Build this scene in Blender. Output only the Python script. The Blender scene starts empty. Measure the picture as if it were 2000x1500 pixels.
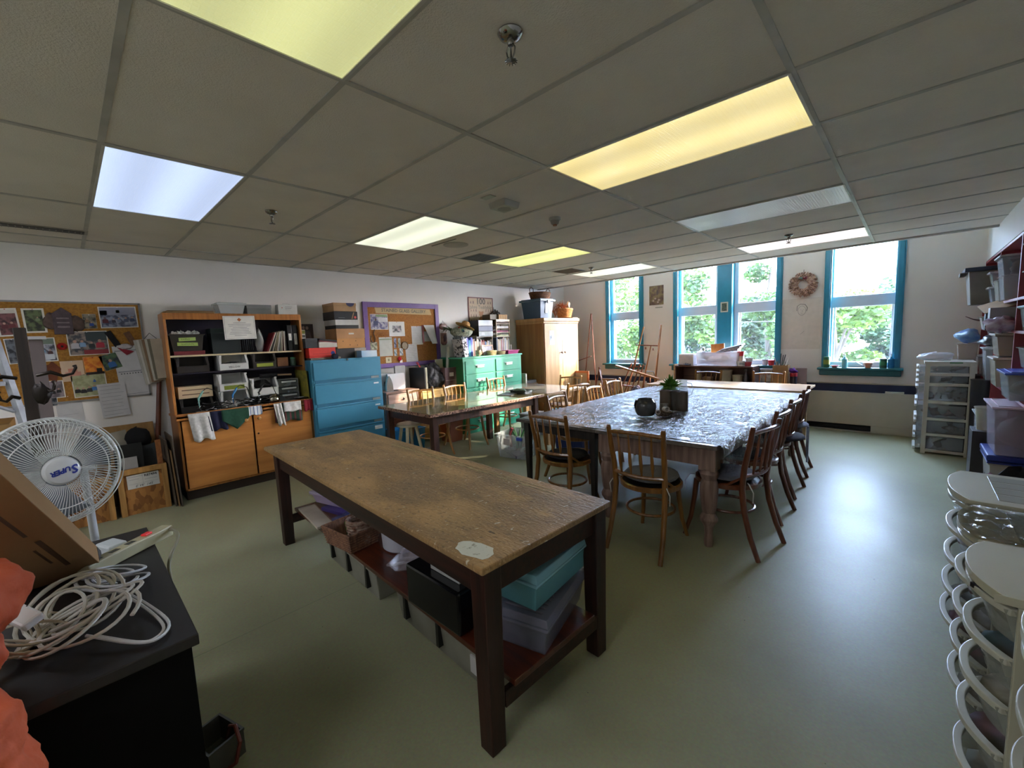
import bpy, math, random
from mathutils import Matrix, Vector, Euler
from math import sin, cos, pi, radians
SC = bpy.context.scene
COL = SC.collection

# ---------------------------------------------------------------- camera
cd = bpy.data.cameras.new('camera'); cam = bpy.data.objects.new('camera', cd); COL.objects.link(cam)
cd.sensor_fit = 'HORIZONTAL'; cd.sensor_width = 36.0; cd.lens = 36.0*823.9/2000; cd.clip_start = .02; cd.clip_end = 200
yaw, pit, rol = .7593, .1068, -.0390
F = Vector((-sin(yaw)*cos(pit), cos(yaw)*cos(pit), -sin(pit)))
Rt = Vector((cos(yaw), sin(yaw), 0)); Up = Rt.cross(F)
R2 = cos(rol)*Rt+sin(rol)*Up; U2 = -sin(rol)*Rt+cos(rol)*Up
cam.matrix_world = Matrix(((R2.x, U2.x, -F.x, 0), (R2.y, U2.y, -F.y, 0), (R2.z, U2.z, -F.z, 1.5), (0, 0, 0, 1)))
SC.camera = cam
# ---------------------------------------------------------------- sky, sun, exposure
W = bpy.data.worlds.new('sky'); SC.world = W; W.use_nodes = True
wn = W.node_tree.nodes; wl = W.node_tree.links; wn.clear()
sky = wn.new('ShaderNodeTexSky'); sky.sky_type = 'NISHITA'; sky.sun_disc = False
sky.sun_elevation = radians(22); sky.sun_rotation = radians(37); sky.air_density = 1.0; sky.dust_density = 2.5; sky.ozone_density = 1.2
wmix = wn.new('ShaderNodeMix'); wmix.data_type = 'RGBA'; wmix.inputs[0].default_value = .7
wmix.inputs[7].default_value = (5.8, 8.1, 12.5, 1)
wbg = wn.new('ShaderNodeBackground'); wbg.inputs[1].default_value = 1.85
wo = wn.new('ShaderNodeOutputWorld')
wl.new(sky.outputs[0], wmix.inputs[6]); wl.new(wmix.outputs[2], wbg.inputs[0]); wl.new(wbg.outputs[0], wo.inputs[0])
sd = bpy.data.lights.new('sun', 'SUN'); sun = bpy.data.objects.new('sun', sd); COL.objects.link(sun)
sd.energy = 5.2; sd.angle = radians(.6); sd.color = (1, .86, .66)
SUND = Vector((.60*cos(radians(20)), .80*cos(radians(20)), sin(radians(20))))
sun.rotation_euler = SUND.to_track_quat('Z', 'Y').to_euler(); sun.location = (6, 14, 8)
SC.view_settings.view_transform = 'Standard'; SC.view_settings.look = 'None'
SC.view_settings.exposure = 1.6; SC.view_settings.gamma = 1.0; SC.view_settings.use_curve_mapping = False
SC.cycles.use_denoising = True
SC.cycles.max_bounces = 10; SC.cycles.diffuse_bounces = 6; SC.cycles.glossy_bounces = 4
SC.cycles.transparent_max_bounces = 24; SC.cycles.transmission_bounces = 8
SC.cycles.sample_clamp_indirect = 6.0; SC.cycles.caustics_reflective = False; SC.cycles.caustics_refractive = False

# ---------------------------------------------------------------- helpers
def lin(h):
    if isinstance(h, str):
        h = [int(h[i:i+2], 16)/255 for i in (0, 2, 4)]
    return tuple((c/12.92 if c <= .04045 else ((c+.055)/1.055)**2.4) for c in h)
MC = {}
def mat(h, r=.5, m=0.0, var=.10, sc=6.0, bump=0.0, bs=80.0, a=1.0, em=0.0, coat=0.0, stretch=None, h2=None, kind='noise', lo=.35, hi=.65, tr=0.0, wood=False, det=3.0):
    key = (h, r, m, var, sc, bump, bs, a, em, coat, stretch, h2, kind, lo, hi, tr, wood, det)
    if key in MC: return MC[key]
    M = bpy.data.materials.new('mat_'+h); M.use_nodes = True
    n = M.node_tree.nodes; l = M.node_tree.links; b = n['Principled BSDF']
    c = lin(h); c2 = lin(h2) if h2 else tuple(max(0, x*(1-var*2)) for x in c)
    tc = n.new('ShaderNodeTexCoord'); mp = n.new('ShaderNodeMapping'); l.new(tc.outputs['Object'], mp.inputs[0])
    if stretch: mp.inputs['Scale'].default_value = stretch
    if kind == 'voronoi':
        t = n.new('ShaderNodeTexVoronoi'); t.inputs['Scale'].default_value = sc; out = t.outputs['Color']
    elif kind == 'wave':
        t = n.new('ShaderNodeTexWave'); t.inputs['Scale'].default_value = sc; t.inputs['Distortion'].default_value = 1.5; t.inputs['Detail'].default_value = det; out = t.outputs['Color']
        if stretch and stretch[0] == 0: t.bands_direction = 'Y' if stretch[1] else 'Z'
    elif kind == 'checker':
        t = n.new('ShaderNodeTexChecker'); t.inputs['Scale'].default_value = sc; out = t.outputs['Fac']
    else:
        t = n.new('ShaderNodeTexNoise'); t.inputs['Scale'].default_value = sc; t.inputs['Detail'].default_value = det; out = t.outputs['Fac']
    l.new(mp.outputs[0], t.inputs['Vector'])
    cr = n.new('ShaderNodeValToRGB'); cr.color_ramp.elements[0].position = lo; cr.color_ramp.elements[1].position = hi
    cr.color_ramp.elements[0].color = c2+(1,); cr.color_ramp.elements[1].color = c+(1,)
    l.new(out, cr.inputs[0]); l.new(cr.outputs[0], b.inputs['Base Color'])
    b.inputs['Roughness'].default_value = r; b.inputs['Metallic'].default_value = m
    b.inputs['Alpha'].default_value = a; b.inputs['Coat Weight'].default_value = coat
    b.inputs['Transmission Weight'].default_value = tr
    if em > 0:
        l.new(cr.outputs[0], b.inputs['Emission Color']); b.inputs['Emission Strength'].default_value = em
    if bump > 0:
        bn = n.new('ShaderNodeTexNoise'); bn.inputs['Scale'].default_value = bs; bn.inputs['Detail'].default_value = 4
        l.new(mp.outputs[0], bn.inputs['Vector'])
        bp = n.new('ShaderNodeBump'); bp.inputs['Strength'].default_value = bump; bp.inputs['Distance'].default_value = .01
        l.new(bn.outputs['Fac'], bp.inputs['Height']); l.new(bp.outputs[0], b.inputs['Normal'])
    MC[key] = M
    return M
def wood(h, h2=None, r=.4, sc=3.0, ax='x', coat=.2, bump=.08):
    st = {'x': (1, 12, 12), 'y': (12, 1, 12), 'z': (12, 12, 1)}[ax]
    return mat(h, r=r, h2=h2, var=.14, sc=sc, stretch=st, bump=bump, bs=14, coat=coat)
def plastic(h, r=.35): return mat(h, r=r, var=.03)
def clear(h='e8eeee', a=.38, r=.18): return mat(h, r=r, var=.04, a=a)
def paper(h='e9e7e0'): return mat(h, r=.8, var=.04, sc=14)
def cloth(h, h2=None, **k): return mat(h, r=.95, h2=h2, var=.12, sc=40, bump=.25, bs=260, **k)

def crv(P, k=6):
    P = [Vector(p) for p in P]; out = []
    for i in range(len(P)-1):
        a = P[max(i-1,0)]; b = P[i]; c = P[i+1]; d = P[min(i+2,len(P)-1)]
        for j in range(k):
            t = j/k; out.append(.5*((2*b)+(c-a)*t+(2*a-5*b+4*c-d)*t*t+(3*b-a-3*c+d)*t**3))
    return out+[P[-1]]
class G:
    def __init__(s): s.v = []; s.f = []; s.mi = []; s.M = None
    def xf(s, M=None): s.M = M; return s
    def add(s, vs, fs, m=0):
        o = len(s.v)
        if s.M is not None: vs = [tuple(s.M @ Vector(v)) for v in vs]
        s.v += [tuple(v) for v in vs]; s.f += [tuple(i+o for i in f) for f in fs]; s.mi += [m]*len(fs); return s
    def box(s, x0, x1, y0, y1, z0, z1, m=0):
        return s.add([(x0,y0,z0),(x1,y0,z0),(x1,y1,z0),(x0,y1,z0),(x0,y0,z1),(x1,y0,z1),(x1,y1,z1),(x0,y1,z1)],
                     [(0,3,2,1),(4,5,6,7),(0,1,5,4),(1,2,6,5),(2,3,7,6),(3,0,4,7)], m)
    def frus(s, x0, x1, y0, y1, z0, z1, tx, ty, m=0, cap=True):   # bottom rect inset by tx,ty, top full
        vs = [(x0+tx,y0+ty,z0),(x1-tx,y0+ty,z0),(x1-tx,y1-ty,z0),(x0+tx,y1-ty,z0),(x0,y0,z1),(x1,y0,z1),(x1,y1,z1),(x0,y1,z1)]
        fs = [(0,3,2,1),(0,1,5,4),(1,2,6,5),(2,3,7,6),(3,0,4,7)]
        if cap: fs.append((4,5,6,7))
        return s.add(vs, fs, m)
    def loop(s, rings, m=0, cap0=True, cap1=True, closed=False):
        n = len(rings[0]); vs = [p for r in rings for p in r]; fs = []
        k = len(rings)
        for i in range(k if closed else k-1):
            a = i*n; b = ((i+1) % k)*n
            for j in range(n):
                j2 = (j+1) % n; fs.append((a+j, a+j2, b+j2, b+j))
        if not closed:
            if cap0: fs.append(tuple(range(n))[::-1])
            if cap1: fs.append(tuple((k-1)*n+j for j in range(n)))
        return s.add(vs, fs, m)
    def lathe(s, prof, c=(0,0,0), n=20, m=0, cap0=True, cap1=True, sx=1, sy=1):
        return s.loop([[(c[0]+r*cos(2*pi*j/n)*sx, c[1]+r*sin(2*pi*j/n)*sy, c[2]+z) for j in range(n)] for r, z in prof], m, cap0, cap1)
    def tube(s, pts, r, n=6, m=0, closed=False, flat=1.0):
        pts = [Vector(p) for p in pts]; k = len(pts); rs = r if isinstance(r, (list, tuple)) else [r]*k
        rings = []; up = None
        for i, p in enumerate(pts):
            if closed: t = pts[(i+1) % k]-pts[i-1]
            else: t = pts[min(i+1, k-1)]-pts[max(i-1, 0)]
            if t.length < 1e-9: t = Vector((0,0,1))
            t.normalize()
            if up is None: up = Vector((0,0,1)) if abs(t.z) < .9 else Vector((1,0,0))
            a = up-t*up.dot(t)
            if a.length < 1e-4: a = Vector((0,1,0))-t*t.y
            a.normalize(); b = t.cross(a); up = a
            rings.append([tuple(p+a*(cos(2*pi*j/n)*rs[i]*flat)+b*(sin(2*pi*j/n)*rs[i])) for j in range(n)])
        return s.loop(rings, m, closed=closed)
    def cyl(s, p0, p1, r0, r1=None, n=12, m=0): return s.tube([p0, p1], [r0, r0 if r1 is None else r1], n, m)
    def prism(s, poly, z0, z1, m=0):
        n = len(poly)
        return s.add([(x,y,z0) for x, y in poly]+[(x,y,z1) for x, y in poly],
                     [tuple(range(n))[::-1], tuple(range(n, 2*n))]+[(i, (i+1) % n, n+(i+1) % n, n+i) for i in range(n)], m)
    def grid(s, fn, nu, nv, m=0, th=0.0):
        vs = [fn(i/nu, j/nv) for i in range(nu+1) for j in range(nv+1)]; w = nv+1
        fs = [(i*w+j, (i+1)*w+j, (i+1)*w+j+1, i*w+j+1) for i in range(nu) for j in range(nv)]
        return s.add(vs, fs, m)
    def blob(s, c, r, n=10, k=7, amp=.12, seed=0, m=0):
        rd = random.Random(seed); ph = [rd.uniform(0, 6) for _ in range(6)]
        rings = []
        for i in range(k+1):
            t = pi*(i+.001)/(k+.002); ring = []
            for j in range(n):
                a = 2*pi*j/n
                q = 1+amp*(sin(3*a+ph[0]+t*2)+sin(5*a+ph[1]-3*t)*.6+cos(4*t+ph[2]+a)*.7)
                ring.append((c[0]+r[0]*q*sin(t)*cos(a), c[1]+r[1]*q*sin(t)*sin(a), c[2]-r[2]*q*cos(t)))
            rings.append(ring)
        return s.loop(rings, m)
    def bin(s, w, d, h, t=.004, tx=.02, ty=.02, m=0, rim=.012):    # open tapered container, base centred at the origin
        x, y = w/2, d/2
        def ring(ox, oy, z): return [(-x+ox,-y+oy,z),(x-ox,-y+oy,z),(x-ox,y-oy,z),(-x+ox,y-oy,z)]
        return s.loop([ring(tx,ty,0), ring(0,0,h-.01), ring(-rim,-rim,h-.01), ring(-rim,-rim,h), ring(t,t,h), ring(tx+t,ty+t,t)], m)
    def text(s, body, size, M, m=0, ext=.0006, align='CENTER', bold=0.0, shear=0.0):
        cu = bpy.data.curves.new('t', 'FONT'); cu.body = body; cu.size = size; cu.align_x = align; cu.align_y = 'CENTER'
        cu.extrude = ext; cu.offset = bold; cu.resolution_u = 2; cu.shear = shear
        o = bpy.data.objects.new('t', cu); COL.objects.link(o)
        dg = bpy.context.evaluated_depsgraph_get(); me = o.evaluated_get(dg).to_mesh()
        vs = [tuple(M @ v.co) for v in me.vertices]; fs = [tuple(p.vertices) for p in me.polygons]
        o.evaluated_get(dg).to_mesh_clear(); bpy.data.objects.remove(o); bpy.data.curves.remove(cu)
        return s.add(vs, fs, m)
    def make(s, name, mats, parent=None, loc=None, rz=0, smooth=False, bev=0.0, seg=2, sub=0):
        me = bpy.data.meshes.new(name); me.from_pydata(s.v, [], s.f); me.validate()
        if not isinstance(mats, (list, tuple)): mats = [mats]
        for q in mats: me.materials.append(q)
        if len(me.polygons) == len(s.mi): me.polygons.foreach_set('material_index', s.mi)
        if smooth:
            me.polygons.foreach_set('use_smooth', [True]*len(me.polygons))
            if smooth != 'all': me.set_sharp_from_angle(angle=radians(38))
        me.update()
        o = bpy.data.objects.new(name, me); COL.objects.link(o)
        if parent: o.parent = parent
        if loc: o.location = loc
        if rz: o.rotation_euler = (0, 0, rz)
        if bev:
            b = o.modifiers.new('b', 'BEVEL'); b.width = bev; b.segments = seg; b.limit_method = 'ANGLE'; b.angle_limit = radians(40)
        if sub:
            b = o.modifiers.new('s', 'SUBSURF'); b.levels = sub; b.render_levels = sub
        return o
def T(name, label, cat, loc=(0,0,0), rz=0, group=None, rot=None):
    o = bpy.data.objects.new(name, None); COL.objects.link(o); o.empty_display_size = .05
    o.location = loc; o.rotation_euler = rot if rot else (0, 0, rz); tag(o, label, cat, group); return o
def tag(o, label, cat, group=None):
    o['label'] = label; o['category'] = cat
    if group: o['group'] = group
    return o
def ST(o): o['kind'] = 'structure'; return o
def dup(root, loc, rz, label=None, group=None, sc=None):
    r = root.copy(); COL.objects.link(r); r.location = loc; r.rotation_euler = (0, 0, rz)
    if label: r['label'] = label
    if group: r['group'] = group
    if sc: r.scale = sc
    for ch in list(root.children):
        c = ch.copy(); COL.objects.link(c); c.parent = r
        for g in list(ch.children):
            e = g.copy(); COL.objects.link(e); e.parent = c
    return r
def TM(loc, rx=0, ry=0, rz=0): return Matrix.Translation(loc) @ Euler((rx, ry, rz)).to_matrix().to_4x4()
# frame of a surface: columns right, up, normal
def FM(o, r, u):
    r = Vector(r).normalized(); u = Vector(u).normalized(); n = r.cross(u)
    return Matrix(((r.x,u.x,n.x,o[0]),(r.y,u.y,n.y,o[1]),(r.z,u.z,n.z,o[2]),(0,0,0,1)))
def WL(y, z, off=0.0, roll=0.0):      # on the left wall, facing +x; right of the picture is +y
    return FM((-5.7+off, y, z), (0, cos(roll), sin(roll)), (0, -sin(roll), cos(roll)))
def WB(x, z, off=0.0, roll=0.0):      # on the back wall, facing -y; right of the picture is +x
    return FM((x, 7.8-off, z), (cos(roll), 0, sin(roll)), (-sin(roll), 0, cos(roll)))
# ---------------------------------------------------------------- room shell
XL, XR, YB, YF, ZC = -5.7, .95, 7.8, -4.6, 2.497
M_wall = mat('e6e4e0', r=.75, var=.02, sc=2, bump=.05, bs=120)
M_wallb = mat('e0dad3', r=.75, var=.02, sc=2, bump=.05, bs=120)
M_teal = mat('1f7f9b', r=.35, var=.05, sc=9)
M_sill = mat('1c6870', r=.35, var=.05, sc=9)
M_vin = mat('d2d2d4', r=.35, var=.02)
def floor_mat():
    M = bpy.data.materials.new('mat_linoleum'); M.use_nodes = True
    n = M.node_tree.nodes; l = M.node_tree.links; b = n['Principled BSDF']
    tc = n.new('ShaderNodeTexCoord')
    a = n.new('ShaderNodeTexNoise'); a.inputs['Scale'].default_value = 1.1; a.inputs['Detail'].default_value = 6
    f = n.new('ShaderNodeTexNoise'); f.inputs['Scale'].default_value = 90; f.inputs['Detail'].default_value = 3
    v = n.new('ShaderNodeTexVoronoi'); v.inputs['Scale'].default_value = 9
    for q in (a, f, v): l.new(tc.outputs['Object'], q.inputs['Vector'])
    cr = n.new('ShaderNodeValToRGB'); cr.color_ramp.elements[0].position = .3; cr.color_ramp.elements[1].position = .7
    cr.color_ramp.elements[0].color = lin('96967a')+(1,); cr.color_ramp.elements[1].color = lin('abab8b')+(1,)
    l.new(a.outputs['Fac'], cr.inputs[0])
    m1 = n.new('ShaderNodeMix'); m1.data_type = 'RGBA'; m1.blend_type = 'MULTIPLY'; m1.inputs[0].default_value = .35
    l.new(cr.outputs[0], m1.inputs[6]); l.new(f.outputs['Color'], m1.inputs[7])
    sp = n.new('ShaderNodeValToRGB'); sp.color_ramp.elements[0].position = .016; sp.color_ramp.elements[1].position = .03
    sp.color_ramp.elements[0].color = (1,1,1,1); sp.color_ramp.elements[1].color = (0,0,0,1)
    l.new(v.outputs['Distance'], sp.inputs[0])
    m2 = n.new('ShaderNodeMix'); m2.data_type = 'RGBA'; l.new(sp.outputs[0], m2.inputs[0]); l.new(m1.outputs[2], m2.inputs[6]); m2.inputs[7].default_value = lin('45443a')+(1,)
    l.new(m2.outputs[2], b.inputs['Base Color'])
    rr = n.new('ShaderNodeMapRange'); rr.inputs['To Min'].default_value = .30; rr.inputs['To Max'].default_value = .48; b.inputs['Specular IOR Level'].default_value = .15
    l.new(a.outputs['Fac'], rr.inputs['Value']); l.new(rr.outputs[0], b.inputs['Roughness'])
    bp = n.new('ShaderNodeBump'); bp.inputs['Strength'].default_value = .12; bp.inputs['Distance'].default_value = .003
    l.new(f.outputs['Fac'], bp.inputs['Height']); l.new(bp.outputs[0], b.inputs['Normal'])
    return M
ST(G().box(XL-.1, XR+.1, YF-.1, YB+.1, -.1, 0).make('floor', floor_mat()))
g = G()                                           # welded seams of the flooring
g.box(-2.501, -2.499, YF, YB, 0, .0005); g.box(XL, XR, -.301, -.299, 0, .0005)
ST(g.make('trim_1', mat('66705c', r=.5)))
# ceiling: tiles with a T-bar grid; stops short of the window wall
M_tile = mat('e0dad2', r=.95, var=.04, sc=3, bump=.5, bs=150)
g = G().box(XL-.1, XR+.1, YF-.1, 6.90, ZC, ZC+.03)
g.box(XL-.1, XR+.1, 6.90, 6.93, ZC-.012, 3.2); g.box(XL-.1, XR+.1, 6.90, YB+.1, 3.2, 3.25)
ST(g.make('ceiling', M_tile))
g = G(); CX0, CY0 = -.3866, .8351
w = .0125; cyy = [CY0+.61*r for r in range(-8, 10)]
for c in range(-4, 2):
    x = CX0+1.22*c
    if x < XR: g.box(x-w, x+w, YF, 6.9, ZC-.006, ZC+.001)
for y in cyy: g.box(XL, XR, y-w, y+w, ZC-.005, ZC+.001)
g.box(XL, XL+.02, YF, 6.9, ZC-.006, ZC); g.box(XL, XR, 6.88, 6.935, ZC-.02, ZC+.001)
ST(g.make('trim_2', mat('b7b5b0', r=.5)))
ST(G().box(XL-.15, XL, YF-.1, YB+.3, 0, 3.25).make('wall_left', M_wall))
ST(G().box(XL-.1, XR+.1, YF-.15, YF, 0, 3.25).make('wall_front', M_wall))
ST(G().box(XR, XR+.12, YF-.1, YB+.3, 0, 3.25).box(.62, XR, 4.2, YB, 2.21, 3.25).box(.62, XR, 1.0, 4.2, 0, 3.25).box(.62, XR, YF, 1.0, 0, 3.25).make('wall_right', M_wall))
WIN = [(-4.60, -3.84, .92, 0), (-3.19, -1.53, .92, 1), (-.94, -.13, .90, 0)]
g = G(); xs = XL-.1; zt = 3.05
for x0, x1, zs, _ in WIN:
    g.box(xs, x0, YB, YB+.3, 0, 3.25); g.box(x0, x1, YB, YB+.3, 0, zs); g.box(x0, x1, YB, YB+.3, zt, 3.25); xs = x1
g.box(xs, XR+.1, YB, YB+.3, 0, 3.25)
ST(g.make('wall_back', M_wallb))
M_glass = mat('ffffff', r=.02, a=.06, var=0)
def window(k, x0, x1, zs, double):
    w = ST(bpy.data.objects.new('window_%d' % k, None)); COL.objects.link(w); w.location = ((x0+x1)/2, YB, zs)
    ox, oy, oz = w.location
    def L(g, name, m, bev=.003, p=w): return g.xf(None).make(name, m, p, bev=bev)
    g = G(); cw = .085                              # painted casing and reveal
    for a, b in ((x0-.03, x0+cw-.03), (x1-cw+.03, x1+.03)):
        g.box(a-ox, b-ox, -.03, .0, 0, zt-oz); g.box(a-ox+.015, b-ox-.015, -.042, -.028, 0, zt-oz)
    g.box(x0-ox, x0+.012-ox, 0, .13, 0, zt-oz); g.box(x1-.012-ox, x1-ox, 0, .13, 0, zt-oz)
    L(g, 'casing', M_teal)
    g = G().box(x0-.07-ox, x1+.07-ox, -.13, .13, -.035, 0).box(x0-.05-ox, x1+.05-ox, -.055, 0, -.12, -.035)
    L(g, 'window_sill', M_sill, .012)
    units = [(x0, x1)]
    if double:
        mx = (-2.46-2.23)/2
        L(G().box(-2.46-ox, -2.23-ox, -.005, .15, 0, zt-oz), 'mullion', M_teal)
        units = [(x0, -2.46), (-2.23, x1)]
    for a, b in units:
        a -= ox; b -= ox; f = .068
        g = G(); zz = zt-oz
        for (p, q) in ((0, .93), (.93, zz)):        # lower and upper frames
            g.box(a, a+f, .13, .19, p, q); g.box(b-f, b, .13, .19, p, q)
        for p in ((0, .07), (.87, 1.03), (zz-.06, zz)): g.box(a, b, .125, .195, p[0], p[1])
        fr = L(g, 'sash_frame', M_vin, .006)
        g = G().box(a+f+.012, a+f+.03, .155, .185, .07, .87); g.box(b-f-.02, b-f, .155, .185, .07, .87)
        L(g, 'glazing_bead', mat('e8eaec', r=.3), .002, fr)
        L(G().box(a+f, b-f, .165, .170, .05, .89).box(a+f, b-f, .165, .170, .97, zz-.04), 'pane', M_glass, 0, fr)
        L(G().box(b-f+.01, b-f+.03, .10, .13, .10, .26), 'sash_lock', mat('8b8b8c', r=.3), .004, fr)
for k, (x0, x1, zs, d) in enumerate(WIN): window(k+1, x0, x1, zs, d)
# fan-coil cabinets under the windows
def convector(x0, x1, label):
    t = T('convector', label, 'radiator cabinet', ((x0+x1)/2, 7.7, 0)); h = (x1-x0)/2
    m = mat('b9b19f', r=.45, var=.03)
    g = G().box(-h, h, -.12, -.105, .10, .56).box(-h, -h+.015, -.12, .095, 0, .565).box(h-.015, h, -.12, .095, 0, .565)
    g.box(-h, h, .08, .095, .0, .56).box(-h, h, .06, .097, .66, .675).box(-h, h, -.12, -.10, .55, .565)
    g.box(h-.45, h, -.115, -.10, 0, .10).box(-h, h, -.12, -.06, 0, .012)
    g.make('cabinet', m, t, bev=.003)
    G().box(-h+.02, h-.02, -.09, .08, .02, .08).make('intake', mat('15161c', r=.8), t)
    G().box(-h+.015, h-.015, .075, .094, .40, .66).box(-h+.02, h-.02, -.10, .08, .40, .44).make('trough', mat('23305a', r=.5, var=.2, sc=4), t)
    G().box(h-.32, h-.13, -.10, -.04, .44, .585).make('control_box', mat('cfcabb', r=.4), t, bev=.003)
convector(-1.35, .09, 'long beige radiator cabinet with open top below the right window')
convector(-5.2, -3.55, 'beige radiator cabinet with dark top grille behind the easels')
# ---------------------------------------------------------------- ceiling fixtures
def lens_mat(h, s, sc=60):
    M = bpy.data.materials.new('mat_lens'); M.use_nodes = True
    n = M.node_tree.nodes; l = M.node_tree.links; b = n['Principled BSDF']
    tc = n.new('ShaderNodeTexCoord'); mp = n.new('ShaderNodeMapping'); l.new(tc.outputs['Object'], mp.inputs[0]); mp.inputs['Location'].default_value = (0, .5, 0)
    w = n.new('ShaderNodeTexWave'); w.wave_type = 'BANDS'; w.bands_direction = 'Y'; w.wave_profile = 'SIN'; w.inputs['Scale'].default_value = .86
    l.new(mp.outputs[0], w.inputs['Vector'])
    cr = n.new('ShaderNodeValToRGB'); c = lin(h)
    cr.color_ramp.elements[0].color = tuple(x*.74 for x in c)+(1,); cr.color_ramp.elements[1].color = c+(1,)
    l.new(w.outputs['Fac'], cr.inputs[0])
    b.inputs['Base Color'].default_value = lin('c8c8c8')+(1,); b.inputs['Roughness'].default_value = .3
    l.new(cr.outputs[0], b.inputs['Emission Color']); b.inputs['Emission Strength'].default_value = s
    v = n.new('ShaderNodeTexVoronoi'); v.inputs['Scale'].default_value = 55; v.inputs['Randomness'].default_value = 0; v.distance = 'CHEBYCHEV'
    l.new(tc.outputs['Object'], v.inputs['Vector'])
    bp = n.new('ShaderNodeBump'); bp.inputs['Strength'].default_value = .6; bp.inputs['Distance'].default_value = .01
    l.new(v.outputs['Distance'], bp.inputs['Height']); l.new(bp.outputs[0], b.inputs['Normal'])
    return M
LIGHTS = [(-1, -1, 'dadc96', .33, 'yellow-green lit ceiling panel at the top, nearest the camera'),
          (-1, -4, 'eff3ff', 4.2, 'added fill light panel, unseen, over the drawer carts behind the camera'), (-3, -4, 'eff3ff', 4.2, 'added fill light panel, unseen, over the left rear behind the camera'),  # panels behind the camera are added fill, far brighter, to lift the foreground
          (-1, -7, 'eff3ff', 4.2, 'added fill light panel, unseen, at the right rear, nearest the back of the room'), (-3, -7, 'eff3ff', 4.2, 'added fill light panel, unseen, at the left rear, nearest the back of the room'),
          (-1, 2, 'f2dc90', .37, 'warm yellow lit ceiling panel beside the long light T-bar'),
          (-1, 5, 'b9b9bd', .08, 'unlit grey ceiling panel with a faint added glow, before the row of windows'),  # switched off, but a faint glow is put into its lens
          (-1, 8, 'ffecea', .40, 'pinkish white lit ceiling panel right in front of the windows'),
          (-3, -1, 'c4d8ff', .38, 'bluish white lit ceiling panel at far left, near the bulletin board'),
          (-3, 2, 'eef3da', .38, 'white lit ceiling panel in the middle, over the blue filing cabinet side'),
          (-3, 5, 'e8f090', .38, 'bright yellow-green lit ceiling panel over the wooden work tables'),
          (-3, 8, 'eef2dc', .36, 'pale lit ceiling panel nearest the wardrobe corner')]
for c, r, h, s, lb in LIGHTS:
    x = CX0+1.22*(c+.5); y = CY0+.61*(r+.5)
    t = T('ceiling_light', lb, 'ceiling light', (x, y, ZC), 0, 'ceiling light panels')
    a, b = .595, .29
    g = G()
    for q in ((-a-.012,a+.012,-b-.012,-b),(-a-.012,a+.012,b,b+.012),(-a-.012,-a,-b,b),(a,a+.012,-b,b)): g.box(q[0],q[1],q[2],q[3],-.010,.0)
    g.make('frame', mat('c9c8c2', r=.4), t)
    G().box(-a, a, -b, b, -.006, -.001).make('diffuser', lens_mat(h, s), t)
def sprinkler(x, y, lb):
    t = T('sprinkler', lb, 'sprinkler', (x, y, ZC), 0, 'ceiling sprinklers')
    ch = mat('9a9a9a', r=.12, m=1, var=.02)
    G().lathe([(.04,-.001),(.042,-.006),(.036,-.016),(.022,-.024),(.012,-.026)], n=24).make('escutcheon', ch, t, smooth=True)
    g = G().lathe([(.011,-.02),(.013,-.035),(.009,-.042)], n=12)
    for s in (-1, 1): g.tube([(s*.009,0,-.04),(s*.019,0,-.055),(s*.016,0,-.07),(s*.004,0,-.085)], .0028, 6)
    g.cyl((0,0,-.045),(0,0,-.088),.0025,.004,8)
    g.make('frame_arms', ch, t, smooth=True)
    g = G().lathe([(.003,-.084),(.017,-.088),(.017,-.0895),(.003,-.0905)], n=16)
    for k in range(12):
        a = k*pi/6; g.cyl((.016*cos(a),.016*sin(a),-.089),(.021*cos(a),.021*sin(a),-.092),.002,n=5)
    g.make('deflector', ch, t, smooth=True)
for x, y, lb in [(-1.0,1.11,'chrome sprinkler head at top centre, nearest the camera'),(-3.45,1.15,'sprinkler head beside the bluish white ceiling panel'),
                 (-3.47,5.44,'sprinkler head in front of the pale ceiling panel by the wardrobe corner'),(-1.01,5.47,'sprinkler head in front of the pinkish panel by the windows')]: sprinkler(x, y, lb)
t = T('smoke_detector', 'round grey smoke detector on the ceiling between the lit panels', 'smoke detector', (-2.23,2.95,ZC))
G().lathe([(.05,0),(.05,-.018),(.042,-.024)], n=24).make('base', mat('a6a39b'), t, smooth=True)
G().lathe([(.04,-.022),(.032,-.05),(.024,-.056)], n=24).make('sensor_housing', mat('8f8b82'), t, smooth=True)
G().lathe([(.018,-.055),(.018,-.066)], n=16).make('sensor_cap', mat('8a5a3a'), t, smooth=True)
t = T('ceiling_speaker', 'square beige alarm box mounted under a ceiling tile', 'alarm box', (-2.23,2.34,ZC))
G().frus(-.085,.085,-.085,.085,-.045,0,.01,.01).make('housing', mat('a9a59b', r=.4), t, bev=.006)
G().lathe([(.05,-.0465),(.05,-.044)], n=20).make('grille', mat('8b867c'), t)
g = G().box(-.05,.05,-.03,.03,-.006,0)
tag(g.make('cover_plate', mat('a9a59b', r=.4), loc=(-2.21,2.16,ZC), bev=.003), 'small blank plate on the ceiling behind the square alarm box', 'cover plate')
t = T('speaker_plate', 'flat round ceiling speaker disc in a cut tile', 'ceiling speaker', (-3.5,2.92,ZC))
G().lathe([(.13,-.001),(.13,-.006),(.11,-.010),(.0,-.010)], n=32, cap1=False).make('disc', mat('b1aca3'), t, smooth=True)
G().box(-.2,.2,-.165,-.155,-.003,0).make('edge_strip', mat('3a3835'), t)
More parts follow.
